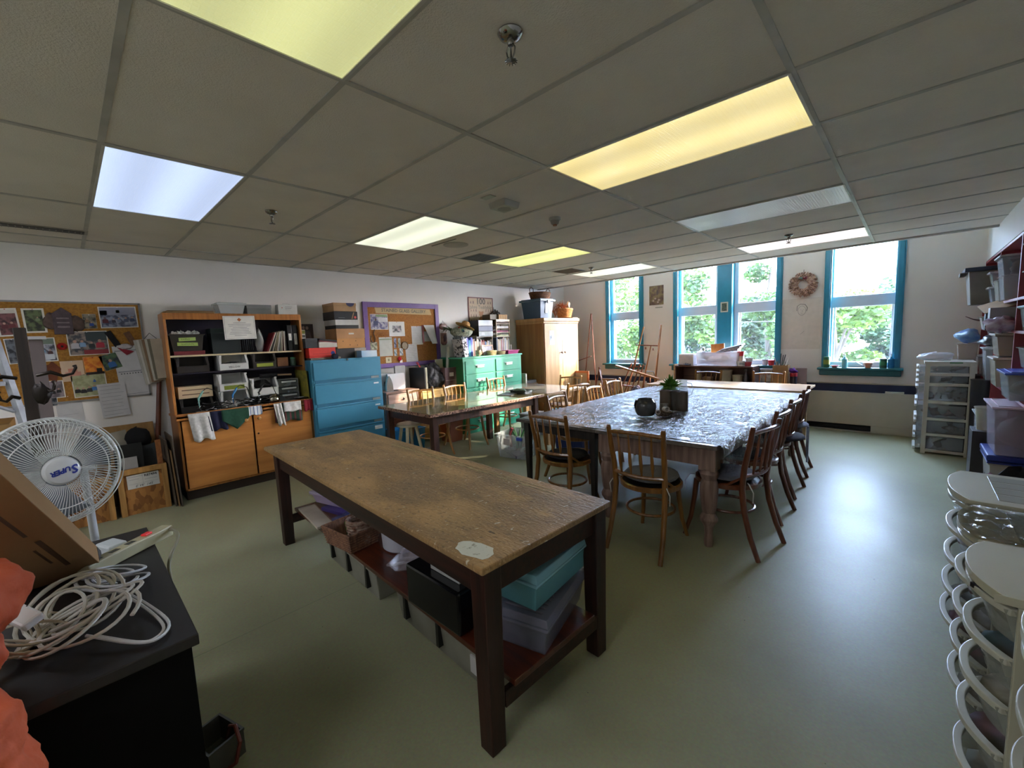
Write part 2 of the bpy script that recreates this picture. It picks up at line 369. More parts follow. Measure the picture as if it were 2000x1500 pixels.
def vent(x, y, a, b, n, lb, along='x'):
    t = T('ceiling_vent', lb, 'air vent', (x, y, ZC), 0, 'ceiling air vents')
    G().box(-a,a,-b,b,-.006,-.001).make('frame', mat('9d988f'), t)
    G().box(-a+.02,a-.02,-b+.02,b-.02,-.009,-.0062).make('opening', mat('1b1a19'), t)
    g = G()
    for k in range(n):
        u = (k+.5)/n
        if along == 'x': g.box(-a+.02+(2*a-.04)*u-.003, -a+.02+(2*a-.04)*u+.003, -b+.02, b-.02, -.012, -.009)
        else: g.box(-a+.02, a-.02, -b+.02+(2*b-.04)*u-.003, -b+.02+(2*b-.04)*u+.003, -.012, -.009)
    g.make('slats', mat('6d6a64'), t)
vent(-4.95,-.06,.07,.30,16,'long slotted black air vent at far left of the ceiling','y')
vent(-3.86,3.61,.19,.19,12,'square dark louvred vent between two lit ceiling panels','x')
vent(-3.85,5.43,.19,.19,12,'square louvred vent over the second work table','y')

# ---------------------------------------------------------------- workbench
M_dark = wood('34160c','1c0b06',r=.5,ax='z',coat=0); M_darkx = wood('34160c','1c0b06',r=.5,ax='x',coat=0)
def bench_top_mat():
    M = mat('b08a58', r=.55, h2='80643f', var=.2, sc=2.2, stretch=(1,3,1), bump=.35, bs=30, det=8).copy(); M.name = 'mat_bench_top'
    n = M.node_tree.nodes; l = M.node_tree.links; b = n['Principled BSDF']; tc = [q for q in n if q.type == 'TEX_COORD'][0]
    src = b.inputs['Base Color'].links[0].from_socket
    def layer(scale, lo, hi, col, st=(1,1,1), det=5, prev=None, w=1.0, typ='n'):
        mp = n.new('ShaderNodeMapping'); mp.inputs['Scale'].default_value = st; l.new(tc.outputs['Object'], mp.inputs[0])
        if typ == 'n': t = n.new('ShaderNodeTexNoise'); t.inputs['Detail'].default_value = det; o = t.outputs['Fac']
        else: t = n.new('ShaderNodeTexVoronoi'); o = t.outputs['Distance']
        t.inputs['Scale'].default_value = scale; l.new(mp.outputs[0], t.inputs['Vector'])
        r = n.new('ShaderNodeMapRange'); r.inputs['From Min'].default_value = lo; r.inputs['From Max'].default_value = hi; r.inputs['To Max'].default_value = w
        l.new(o, r.inputs['Value'])
        m = n.new('ShaderNodeMix'); m.data_type = 'RGBA'; l.new(r.outputs[0], m.inputs[0]); l.new(prev, m.inputs[6]); m.inputs[7].default_value = lin(col)+(1,)
        return m.outputs[2]
    s = layer(1.5, .52, .68, '6d5c46', prev=src, w=.75, det=6)
    s = layer(4.0, .60, .70, 'c49a55', prev=s, w=.55, det=8)
    s = layer(14, .68, .72, '2a2320', (1,2.5,1), prev=s, w=.7)
    s = layer(22, .70, .73, 'd0c8b4', (2.5,1,1), prev=s, w=.8, det=2)
    s = layer(45, .55, .66, '4a3a28', (1,1.6,1), prev=s, w=.45, det=6)
    s = layer(70, .60, .68, 'd0b080', (1.6,1,1), prev=s, w=.45, det=4)
    s = layer(13, .06, .03, 'd5d0bd', (1,1.7,1), prev=s, w=.9, typ='v')
    l.new(s, b.inputs['Base Color'])
    return M
BR = radians(-2.4)
t = T('workbench', 'long paint-scarred dark wooden workbench with a lower shelf, in the foreground', 'workbench', (-2.30,1.325,0), BR)
L, Wd = 1.31, .39
g = G().box(-L, L, -Wd, Wd, .712, .74)
g.make('benchtop', bench_top_mat(), t, bev=.006)
g = G()
rd = random.Random(4)
pl = [(.0+.075*cos(a)*(1+.25*rd.random()), .045*sin(a)*(1+.3*rd.random())) for a in [k*2*pi/18 for k in range(18)]]
g.xf(TM((L-.12,-Wd+.07,0), rz=.1)).prism(pl, .7402, .7408).xf()
g.make('white_paint_spot', mat('c9c7b6', r=.5, sc=60, h2='8f8a74', lo=.3, hi=.4), t)
G().box(-.55, L-.25, Wd-.105, Wd-.099, .740, .7412).box(-.55, L-.25, Wd-.075, Wd-.071, .740, .7412).make('inlaid_strip', mat('b9b07a', r=.5, sc=30, h2='6d6240'), t)
g = G()
for s in (-1, 1): g.box(-L+.17, L-.03, s*(Wd-.05)-.012, s*(Wd-.05)+.012, .60, .712)
for x in (-L+.2, L-.05): g.box(x-.012, x+.012, -Wd+.05, Wd-.05, .60, .712)
g.make('apron', M_darkx, t, bev=.002)
for x, s in ((-L+.20, -1), (-L+.20, 1), (L-.055, -1), (L-.055, 1)):
    G().frus(x-.04, x+.04, s*(Wd-.06)-.04, s*(Wd-.06)+.04, 0, .712, .006, .006).make('leg', M_dark, t, bev=.004)
M_shelf = wood('56240f','38160a',r=.35,ax='x',coat=.3)
G().box(-L+.13, L-.01, -.25, .26, .215, .24).make('lower_shelf', M_shelf, t, bev=.003)
g = G().box(L-.045, L-.02, -Wd+.1, Wd-.1, .15, .215).box(-L+.18, -L+.205, -Wd+.1, Wd-.1, .15, .215)
g.make('shelf_rail', M_darkx, t, bev=.002)

# ---------------------------------------------------------------- tables
def leg_turned(H=.73):
    pr = [(.026,0),(.032,.04),(.026,.10),(.034,.17),(.058,.215),(.060,.235),(.045,.27),(.040,.28),(.047,.30),(.058,.42),(.061,.50),(.047,.55),(.055,.57),(.062,.60),(.05,.63),(.06,.645)]
    return G().lathe([(r, z*H/.83) for r, z in pr], n=24)
M_pine = wood('8b7266','6b5247',r=.6,ax='z',coat=0)
t = T('farmhouse_table', 'large weathered farmhouse table with turned legs under clear plastic sheeting', 'table', (-1.37,4.36,0))
M_ptop = wood('6f665e','57504a',r=.5,ax='y')
G().box(-.465,.465,-1.47,1.47,.71,.74).make('tabletop', M_ptop, t, bev=.004)
g = G()
for s in (-1, 1): g.box(s*.40-.012, s*.40+.012, -1.38, 1.38, .575, .71); g.box(-.40,.40, s*1.40-.012, s*1.40+.012, .575, .71)
g.make('apron', M_pine, t, bev=.002)
for x in (-.395,.395):
    for y in (-1.39,1.39):
        o = leg_turned().xf(None).box(-.055,.055,-.055,.055,.555,.71).make('leg', M_pine, t, loc=(x, y, 0), smooth=True)
M_blk = wood('2b2420','171311',r=.45,ax='z')
t = T('dark_table', 'dark tapered-leg table joined to the left of the farmhouse table', 'table', (-2.28,4.30,0))
G().box(-.44,.44,-1.40,1.40,.71,.738).make('tabletop', wood('5c564e','48423c',r=.5,ax='y'), t, bev=.004)
g = G()
for s in (-1, 1): g.box(s*.36-.012, s*.36+.012, -1.3, 1.3, .62, .71); g.box(-.36,.36, s*1.31-.012, s*1.31+.012, .62, .71)
g.make('apron', M_blk, t)
for x in (-.365,.365):
    for y in (-1.31,1.31): G().frus(x-.03,x+.03,y-.03,y+.03,0,.71,.013,.013).make('leg', M_blk, t, bev=.003)
# plastic sheet over both
def sheet_mat(bd=.03, bsx=17, ro=.06, ior=1.6):
    M = bpy.data.materials.new('mat_plastic_sheet'); M.use_nodes = True
    n = M.node_tree.nodes; l = M.node_tree.links; n.clear(); o = n.new('ShaderNodeOutputMaterial')
    tr = n.new('ShaderNodeBsdfTransparent'); tr.inputs[0].default_value = (.86,.88,.90,1)
    gl = n.new('ShaderNodeBsdfGlossy'); gl.inputs['Roughness'].default_value = ro
    fr = n.new('ShaderNodeFresnel'); fr.inputs[0].default_value = ior
    tc = n.new('ShaderNodeTexCoord'); 
    a = n.new('ShaderNodeTexNoise'); a.inputs['Scale'].default_value = bsx; a.inputs['Detail'].default_value = 5; a.inputs['Distortion'].default_value = 2.2
    mp = n.new('ShaderNodeMapping'); mp.inputs['Scale'].default_value = (1,.6,1); mp.inputs['Rotation'].default_value = (0,0,.5)
    l.new(tc.outputs['Object'], mp.inputs[0]); l.new(mp.outputs[0], a.inputs['Vector'])
    bp = n.new('ShaderNodeBump'); bp.inputs['Strength'].default_value = 1.0; bp.inputs['Distance'].default_value = bd
    l.new(a.outputs['Fac'], bp.inputs['Height']); l.new(bp.outputs[0], gl.inputs['Normal']); l.new(bp.outputs[0], fr.inputs['Normal'])
    mx = n.new('ShaderNodeMixShader'); l.new(fr.outputs[0], mx.inputs[0]); l.new(tr.outputs[0], mx.inputs[1]); l.new(gl.outputs[0], mx.inputs[2]); l.new(mx.outputs[0], o.inputs[0])
    return M
rd = random.Random(2)
x0, x1, y0, y1 = -2.70, -.885, 2.93, 5.80
def fsheet(u, v):
    x = x0+(x1-x0+.20)*u; y = y0+(y1-y0)*v
    z = .7435+.003*sin(x*19+sin(y*7)*2)*sin(y*13)+.0022*sin(y*31+x*11)
    if x > x1: d = x-x1; z = .742-d*.95; x = x1+.012+.02*sin(y*17)*min(1, d*8)+d*.10; 
    if v == 0: y += .006*sin(x*30)
    return (x, y, z)
g = G().grid(fsheet, 70, 110)
tag(g.make('plastic_sheet', sheet_mat(), smooth='all'), 'crinkled clear plastic sheet covering the two joined big tables', 'plastic sheet')
# long pale table at the far end
t = T('trestle_table', 'long light wood table across the far end, before the windows', 'table', (-1.90,6.40,0))
G().box(-1.0,1.0,-.38,.38,.715,.74).make('tabletop', wood('c9ad8c','b3946f',r=.3,ax='x',coat=.4), t, bev=.003)
g = G()
for s in (-1,1): g.box(-.9,.9,s*.31-.01,s*.31+.01,.62,.715); g.box(s*.9-.01,s*.9+.01,-.31,.31,.62,.715)
g.make('apron', wood('a58763','8c6d4b'), t)
for x in (-.9,.9):
    for y in (-.31,.31): G().box(x-.025,x+.025,y-.025,y+.025,0,.715).make('leg', wood('a58763','8c6d4b',ax='z'), t, bev=.003)
# mid work tables
def work_table(nm, lb, cx, cy, hx, hy, rz, top, edge, legm, H=.74, wear=False, lt=.035):
    t = T(nm, lb, 'table', (cx, cy, 0), rz)
    G().box(-hx,hx,-hy,hy,H-.035,H).make('tabletop', top, t, bev=.003)
    g = G().box(hx-.001,hx+.004,-hy,hy,H-.034,H-.002).box(-hx,hx,-hy-.004,-hy+.001,H-.034,H-.002)
    g.make('edge_band', edge, t)
    g = G(); a, b = hx-.09, hy-.10
    for s in (-1,1): g.box(-a,a,s*b-.012,s*b+.012,H-.14,H-.035); g.box(s*a-.012,s*a+.012,-b,b,H-.14,H-.035)
    g.make('apron', legm, t, bev=.002)
    for x in (-a,a):
        for y in (-b,b): G().box(x-lt,x+lt,y-lt,y+lt,0,H-.035).make('leg', legm, t, bev=.003)
work_table('work_table','brown varnished work table with chipped front edge in front of the blue filing cabinet','',0,0,0,0,None,None,None) if False else None
work_table('work_table','brown varnished work table with a chipped edge, nearest the blue filing cabinet',-4.17,3.50,.56,.92,radians(-1.5),
           wood('a8935f','8f7a4b',r=.16,ax='y',coat=1.0,bump=.02), mat('a98268',r=.7,sc=50,h2='4a2a22',lo=.4,hi=.55,stretch=(1,1,1)), wood('4b2f26','33201a',ax='z'))
work_table('side_table','light wood table with a pale glossy top, beyond the brown work table',-4.17,4.90,.60,.45,0,
           wood('c7c0b4','b5ab9c',r=.15,ax='y',coat=1.0,bump=.02), wood('b79a76','9c7d58'), wood('b08a5e','96703f',ax='z'))

# ---------------------------------------------------------------- bentwood chairs
M_c1 = wood('8a5e2c','6d4519',r=.3,ax='z',coat=.4); M_c2 = wood('6b3a24','4e2717',r=.3,ax='z',coat=.4); M_c3 = wood('b98a52','9c6f3a',r=.3,ax='z',coat=.4)
def make_chair(mw, seatm, label, group, loc, rz):
    t = T('bentwood_chair', label, 'chair', loc, rz, group)
    ps = lambda s: [(s*.195,-.10,0),(s*.19,-.045,.14),(s*.182,.0,.30),(s*.178,.02,.45),(s*.182,.005,.60),(s*.19,-.03,.76),(s*.195,-.05,.875)]
    for s in (-1, 1):
        G().tube(ps(s), [.016,.018,.019,.020,.019,.018,.016], 10).lathe([(.016,0),(.012,.010)], (s*.195,-.05,.874), 10).make('back_post', mw, t, smooth=True)
    g = G().tube([(-.19+.38*u,-.045-.028*sin(pi*u),.835+.012*sin(pi*u)) for u in [k/8 for k in range(9)]], .0135, 8)
    g.make('top_rail', mw, t, smooth=True)
    g = G().tube([(-.18+.36*u,.005-.03*sin(pi*u),.545-.008*sin(pi*u)) for u in [k/8 for k in range(9)]], .0135, 8)
    g.make('lower_rail', mw, t, smooth=True)
    for k in range(4):
        x = -.115+.0767*k; b = -.03*(1-abs(x)*3); 
        G().tube([(x*1.04,-.045+b*.8,.835),(x,-.03+b*.9,.74),(x,-.012+b,.63),(x*.98,0+b,.55)], [.0055,.009,.0125,.006], 8).make('spindle', mw, t, smooth=True)
    g = G().lathe([(.205,.425),(.215,.43),(.215,.457),(.200,.462)], (0,.20,0), 32, cap0=False, cap1=False).lathe([(.200,.462),(.195,.445),(.195,.43),(.205,.425)], (0,.20,0), 32, cap0=False, cap1=False)
    g.make('seat_ring', mw, t, smooth=True)
    G().lathe([(.198,.444),(.198,.456),(.15,.462),(.10,.462),(.095,.458),(.04,.458)], (0,.20,0), 32).make('seat', seatm, t, smooth=True)
    for s in (-1, 1):
        G().tube([(s*.125,.365,.43),(s*.135,.375,.30),(s*.15,.395,.14),(s*.175,.43,0)], [.020,.018,.016,.014], 10).make('front_leg', mw, t, smooth=True)
        G().tube([(s*.178,.018,.53),(s*.195,.06,.50),(s*.200,.10,.47),(s*.195,.15,.455)], .009, 6).make('seat_brace', mw, t, smooth=True)
    G().tube([(.165*cos(a),.195+.165*sin(a),.255) for a in [k*pi/12 for k in range(24)]], .010, 8, closed=True).make('stretcher_ring', mw, t, smooth=True)
    return t
S1 = wood('2c211c','171210'); S2 = wood('3d241b','25140f')
gA, gB, gC = 'bentwood chairs round the big tables', 'bentwood chairs along the work tables', 'bentwood chairs behind the far table'
H_ = pi/2
A = make_chair(M_c1, S1, 'light brown bentwood chair with a grey knitted cushion at the farmhouse table end', gA, (-1.315,2.60,0), radians(1))
B = make_chair(M_c2, S2, 'dark brown bentwood chair on the window-aisle side of the farmhouse table, nearest the camera', gA, (-.72,3.15,0), H_-.18)
C3 = make_chair(M_c3, S2, 'sunlit honey-coloured bentwood chair beside the dark table, closest to the easels', gA, (-2.98,5.25,0), -H_)
def put(src, x, y, r, lb, gp): return dup(src, (x, y, 0), r, lb, gp)
put(A, -2.15, 2.72, radians(-3), 'light brown bentwood chair with a dark seat at the end of the dark table', gA)
put(B, -.75, 3.82, H_-.05, 'dark brown bentwood chair on the aisle side, with a flat black cushion', gA)
put(B, -.78, 4.48, H_-.02, 'dark brown bentwood chair with a flopping dark cushion, third along the aisle side', gA)
put(B, -.81, 5.18, H_+.05, 'dark brown bentwood chair with a pale cushion, farthest along the aisle side', gA)
put(A, -2.76, 3.66, -H_+.12, 'brown bentwood chair on the left side of the dark table, nearest the clear bin', gA)
put(C3, -2.86, 4.55, -H_+.08, 'sunlit bentwood chair on the left side of the dark table, middle of that side', gA)
put(A, -2.34, 6.98, pi, 'bentwood chair behind the far table, in front of the white buckets', gC)
put(A, -1.50, 7.00, pi+.05, 'bentwood chair behind the far table, by the paper bag', gC)
put(C3, -4.80, 3.28, -H_-.05, 'bentwood chair pushed under the brown work table, nearest the blue cabinet', gB)
put(C3, -4.78, 3.86, -H_+.03, 'bentwood chair with a shaped dark seat under the brown work table, by the yellow drawers', gB)
put(C3, -4.98, 4.90, -H_, 'bentwood chair standing before the green drawer cabinet', gB)
put(C3, -3.96, 5.50, pi+.02, 'bentwood chair at the far end of the pale table, before the wardrobe', gB)
put(C3, -3.30, 4.75, H_-.2, 'bentwood chair with a light blue seat between the pale table and the dark table', gB)
def cushion(x, y, rz, m, lb, r=.19, h=.045, z=.465, droop=0, strings=False, amp=.05, sd=1, tilt=0):
    t = T('seat_cushion', lb, 'cushion', (x, y, z), rz)
    g = G().blob((0,0,h/2),(r,r,h/2),20,8,amp*.5,sd)
    g.make('pad', m, t, smooth='all').rotation_euler = (tilt, 0, 0)
    if strings:
        for s in (-1,1): G().tube([(s*.17,-.14,.02),(s*.19,-.19,.03),(s*.22,-.20,-.02),(s*.215,-.19,-.09)], .004, 5).make('tie_string', mat('b9b6b0'), t)
    return t
knit = mat('7b7b7e', r=.95, sc=60, h2='55565a', kind='wave', stretch=(1,.1,1), bump=.8, bs=200)
cushion(-1.315,2.80,0,knit,'grey ribbed knitted cushion on the near-end chair',.19,.075,.463,strings=True)
cushion(-2.14,2.92,0,cloth('2b2a2c'),'black padded cushion on the chair at the end of the dark table',.18,.05,.463)
cushion(-.92,3.17,0,cloth('63636b'),'grey cushion with tied strings on the nearest aisle-side chair',.19,.06,.463,strings=True)
cushion(-.95,3.82,0,cloth('2c2c33'),'flat black cushion on the second aisle-side chair',.18,.04,.463)
cushion(-.86,4.55,0,cloth('34303a','221f27'),'dark cushion drooping off the third aisle-side chair',.20,.07,.463,tilt=.0)
o = cushion(-.93,5.20,0,cloth('7d8090'),'pale grey-blue cushion with long ribbons on the farthest aisle-side chair',.20,.06,.463)
G().box(.185,.20,-.02,.02,-.36,.02).box(.17,.185,.05,.075,-.25,.02).make('ribbon', cloth('8b90a4'), o)
cushion(-3.49,4.71,0,cloth('7fb2cf'),'light blue round cushion on the chair between the tables',.19,.04,.463)
cushion(-4.58,3.90,0,cloth('6d5f55'),'brown padded seat cover on the chair under the work table by the yellow drawers',.20,.05,.463)
cushion(-4.60,3.29,0,cloth('26232a'),'black cushion on the chair under the work table nearest the blue cabinet',.19,.05,.463)
# small white stool
t = T('round_stool', 'small white painted stool with splayed legs under the brown work table', 'stool', (-4.66,2.95,0))
G().lathe([(.14,.44),(.155,.445),(.155,.465),(.145,.475)], n=28).make('seat', mat('c4bfa8',r=.5), t, smooth=True)
for k in range(4):
    a = pi/4+k*pi/2
    G().cyl((.17*cos(a),.17*sin(a),0),(.09*cos(a),.09*sin(a),.44),.018,.022,10).make('leg', mat('c4bfa8',r=.5), t, smooth=True)
g = G()
for k in range(4):
    a = pi/4+k*pi/2; b = a+pi/2; g.cyl((.145*cos(a),.145*sin(a),.14),(.145*cos(b),.145*sin(b),.14),.009,n=8)
g.make('rungs', mat('c4bfa8',r=.5), t, smooth=True)
# ---------------------------------------------------------------- bookcase hutch
M_oak = wood('b87a3c','9c6230',r=.4,ax='z',coat=.2); M_oakx = wood('b87a3c','9c6230',r=.4,ax='y',coat=.2)
M_dkb = mat('221d33', r=.6, var=.15, sc=3)
BY = 1.345
t = T('hutch_cabinet', 'tall orange-brown wooden hutch with dark open shelves above two doors', 'cabinet', (-5.42, BY, 0))
hw = .645
G().box(-.20,.20,-hw,hw,.10,.12).box(-.20,.20,-hw,-hw+.02,.10,.84).box(-.20,.20,hw-.02,hw,.10,.84).box(-.20,-.18,-hw,hw,.10,.84).make('base_carcass', M_oak, t, bev=.002)
G().box(-.19,.16,-hw+.01,hw-.01,0,.10).make('plinth', mat('2a1c16',r=.6), t)
G().box(-.20,.22,-hw-.01,hw+.01,.84,.865).box(.20,.22,-hw-.01,hw+.01,.82,.885).make('counter_ledge', M_oakx, t, bev=.003)
for a, b, lb in ((-hw+.03,.0-.005,'plain'),(.012,hw-.03,'lock')):
    d = G().box(.20,.215,a,b,.125,.81).make('door', wood('c48544','ad6f36',r=.35,ax='y',coat=.3,sc=1.5), t, bev=.002)
    ky = b-.06 if a < -.1 else a+.05
    G().xf(TM((.214,ky,.74),ry=H_)).lathe([(.010,0),(.010,.012),(.018,.02),(.017,.030),(.008,.034)],n=16).make('knob', wood('c89a5e','a67a42'), d, smooth=True)
    if a > -.1: G().xf(TM((.2155,ky-.02,.57),ry=H_)).lathe([(.010,0),(.010,.002)],n=14).make('keyhole', mat('33241c',r=.4,m=.6), d)
g = G().box(-.20,.09,-hw,-hw+.022,.865,1.86).box(-.20,.09,hw-.022,hw,.865,1.86).box(-.20,.095,-hw,hw,1.86,1.885).box(.07,.095,-hw,hw,1.82,1.86)
g.make('hutch_frame', M_oak, t, bev=.002)
G().box(-.20,-.19,-hw+.02,hw-.02,.865,1.86).make('back_panel', M_dkb, t)
G().box(-.19,.085,-hw+.022,hw-.022,1.445,1.462).make('shelf', mat('d9c7a0',r=.5), t)
G().box(-.19,.07,-hw+.022,hw-.022,1.268,1.280).make('shelf', M_dkb, t)
Y0 = BY-hw
def tl(nm, lb, cat, x, y, z, rz=0, group=None): return T(nm, lb, cat, (x, y, z), rz, group)
# paper notice on the front of the top rail
t = T('paper_notice', 'white printed notice with an orange diamond hanging over the hutch top shelf', 'notice', (-5.318,1.345,1.735), 0)
G().xf(FM((0,0,0),(0,1,.02),(0.04,-.02,1))).box(-.15,.15,-.125,.125,0,.002).make('sheet', paper(), t)
g = G().xf(FM((.003,0,0),(0,1,.02),(.04,-.02,1)))
rd = random.Random(1)
for k in range(9): w = rd.uniform(.05,.12); g.box(-w,w,.05-.017*k,.054-.017*k,0,.0005)
for (a,b,c,d) in ((-.14,.14,.114,.116),(-.14,.14,-.116,-.114),(-.14,-.138,-.116,.116),(.138,.14,-.116,.116)): g.box(a,b,c,d,0,.0005)
g.make('print_lines', mat('8d8d90'), t)
G().xf(FM((.003,0,0),(0,1,.02),(.04,-.02,1))@TM((0,.085,0),rz=pi/4)).box(-.014,.014,-.014,.014,0,.0006).make('diamond_mark', mat('b5652c'), t)
# ---- things on top of the hutch
def boxthing(nm, lb, cat, x0, x1, y0, y1, z0, z1, m, rz=0, group=None, lid=None, lidm=None, lidh=.03, bev=.002):
    t = T(nm, lb, cat, ((x0+x1)/2,(y0+y1)/2,z0), rz, group); a, b, h = (x1-x0)/2, (y1-y0)/2, z1-z0
    if lid:
        G().box(-a+.003,a-.003,-b+.003,b-.003,0,h-.004).make('box_body', m, t, bev=bev)
        G().box(-a,a,-b,b,h-lidh,h).make('lid', lidm or m, t, bev=bev)
    else: G().box(-a,a,-b,b,0,h).make('body', m, t, bev=bev)
    return t
M_card = mat('a8825a', r=.85, var=.05); M_card2 = mat('8a6a48', r=.85)
for k, (w, rz, c) in enumerate([(.40,.02,'8b6f4c'),(.42,-.03,'a38660'),(.38,.05,'7c5f3f')]):
    o = G().box(-.13,.13,-w/2,w/2,0,.006).make('cardboard_sheet', mat(c,r=.9), loc=(-5.47,.93,1.887+.0085*k), rz=rz)
    tag(o, ['flattened cardboard sheet, lowest on the hutch top at its left end','flattened cardboard sheet, middle one of three on the hutch top','flattened brown cardboard sheet, topmost at the left end of the hutch'][k], 'cardboard', 'cardboard sheets on the hutch')
def bin_t(nm, lb, cat, x, y, z, w, d, h, m, rz=0, lid=None, group=None, fill=None, tx=.02):
    t = T(nm, lb, cat, (x, y, z), rz, group)
    G().bin(w, d, h, tx=tx, ty=tx, m=0).make('container', m, t, bev=.002)
    if lid: G().box(-w/2-.014,w/2+.014,-d/2-.014,d/2+.014,h,h+.014).box(-w/2+.01,w/2-.01,-d/2+.01,d/2-.01,h+.014,h+.02).make('lid', lid, t, bev=.004)
    if fill:
        g = G(); rd = random.Random(int(x*77+y*31))
        for k in range(7): g.blob((rd.uniform(-w*.28,w*.28),rd.uniform(-d*.28,d*.28),h*rd.uniform(.25,.6)),(w*.14,d*.14,h*.17),8,5,.15,k,m=k%len(fill))
        g.xf(); g.make('contents', list(fill), t, smooth='all')
    return t
t = bin_t('storage_box','clear lidded box of white tags on the hutch top','storage box',-5.47,1.30,1.887,.22,.25,.10,clear(),lid=clear('dfe6e6',.5),fill=None)
g = G(); rd = random.Random(3)
for k in range(16): g.xf(TM((rd.uniform(-.06,.06),rd.uniform(-.08,.08),.02+.004*k),rx=rd.uniform(-.5,.5),ry=rd.uniform(-.5,.5),rz=rd.uniform(0,3))).box(-.03,.03,-.02,.02,0,.001)
g.make('tags', paper('e4e4ee'), t)
t = boxthing('shoe_box','grey lidded cardboard box on the hutch top beside the clear box','box',-5.56,-5.36,1.44,1.69,1.887,1.99,mat('6f7371'),lid=True,lidm=mat('7c8080'),lidh=.04)
t = T('first_aid_box','white plastic first-aid case with a red cross on the hutch top','first-aid box',(-5.42,1.87,1.887))
G().box(-.05,.05,-.105,.105,0,.115).box(-.052,.052,-.107,.107,.05,.056).make('case', plastic('cdd0cc'), t, bev=.008)
G().box(.05,.0515,-.07,-.055,.075,.079).box(.05,.0515,-.0645,-.0605,.0695,.0845).make('red_cross', plastic('b02a2a'), t)
g = G()
for k in range(3): g.box(.05,.0512,-.03,.05-.01*k,.085-.016*k,.089-.016*k)
g.make('print_lines', mat('6d6f70'), t)
G().tube([(0,-.04,.115),(0,-.035,.128),(0,.035,.128),(0,.04,.115)],.005,6).make('handle', plastic('cdd0cc'), t, smooth=True)
# ---- top shelf (z 1.462)
z = 1.463
t = boxthing('flat_box','dark red flat box under the green-labelled tray on the hutch top shelf','box',-5.58,-5.37,.76,1.02,z,z+.04,mat('6b1f27'))
t = bin_t('labelled_bin','dark grey bin with two light green labels on the hutch top shelf','bin',-5.47,.88,z+.041,.20,.28,.17,plastic('3a3731'))
g = G().xf(FM((.105,0,.12),(0,1,.03),(.03,0,1))).box(-.07,.07,-.018,.016,0,.002).xf(FM((.10,0,.07),(0,1,-.03),(.03,0,1))).box(-.085,.085,-.018,.016,0,.002)
g.make('green_labels', paper('a9c26a'), t)
g = G()
for zz_, x_, n_ in ((.12,.109,5),(.07,.104,7)):
    for k in range(n_): g.xf(FM((x_,-.045+.015*k,zz_),(0,1,0),(0,0,1))).tube([(-.004,-.007,0),(-.002,.008*(1-k%2*.4),0),(.003,-.006,0),(.006,.006*(k%3-1),0)],.0012,4)
g.xf()
g.make('handwriting', mat('23301c'), t)
g = G()
for k in range(4): g.blob((0,-.09+.06*k,.17),(.05,.035,.03),8,5,.3,k)
g.make('crumpled_paper', paper('d9dad6'), t)
boxthing('fabric_box','black-green lidded storage cube on the hutch top shelf','box',-5.60,-5.40,1.09,1.36,z,z+.27,mat('1a2426'),lid=True,lidm=mat('22302f'),lidh=.05)
t = T('wire_rack','black wire file rack on the hutch top shelf under the notice','rack',(-5.42,1.42,z))
g = G()
for k in range(6): y = -.05+.02*k; g.tube([(.04,y,0),(.04,y,.20),(-.08,y,.20),(-.08,y,0)],.002,5)
for zz in (.02,.20): g.tube([(.04,-.06,zz),(.04,.06,zz)],.003,5)
g.make('wires', mat('15181a',r=.3,m=.6), t)
g = G().blob((0,0,.10),(.05,.045,.12),10,8,.12,5)
tag(g.make('plastic_bag', clear('d7d9da',.5,.3), loc=(-5.44,1.555,z+.022), smooth='all'),'clear crumpled plastic bag leaning beside the books on the hutch top shelf','bag')
bk = [('7a1f28',.014),('d8d3c2',.010),('2c2b2e',.014),('c9c2a8',.008),('8d8467',.012),('5b3d2e',.010),('d6d2cf',.008),('3f5a53',.010),('b9b09a',.008),('5d1a24',.02),('201f24',.016)]
yb = 1.60
nms = ['dark red','cream','black','pale tan','olive','brown','white','grey-green','light grey','maroon','black']
for k, (c, w) in enumerate(bk):
    lean = .42-.042*k
    g = G().box(-.10,.10,0,w,0,.235-.004*(k%4)); g2 = G()
    t = T('album', '%s album leaning on the hutch top shelf, %s from the left' % (nms[k], ['first','second','third','fourth','fifth','sixth','seventh','eighth','ninth','tenth','eleventh'][k]), 'book', (-5.46,yb+.02*k,z), 0, 'leaning albums on the hutch', rot=(-lean,0,0))
    g.make('cover', mat(c,r=.6), t); G().box(-.098,.102,w*.2,w*.8,.003,.229).make('pages', paper('cfc8b4'), t) if k % 2 else None
for k, (y, c) in enumerate([(1.835,'14161a'),(1.895,'101216')]):
    t = T('ring_binder', ['black ring binder with a small white spine label on the hutch top shelf','black ring binder with a tall white spine label, beside the other binder'][k], 'binder', (-5.46,y,z), 0, 'black binders')
    G().box(-.13,.10,0,.052,0,.30).make('cover', mat(c,r=.4), t, bev=.004)
    G().box(.10,.1015,.012,.042,.07+.05*(1-k),.20).make('spine_label', paper('d6d4cc'), t)
    G().xf(FM((.102,.027,.15),(0,0,1),(0,-1,0))).text('DRAWING' if k else '---', .018, Matrix.Identity(4)).make('spine_text', mat('333333'), t)
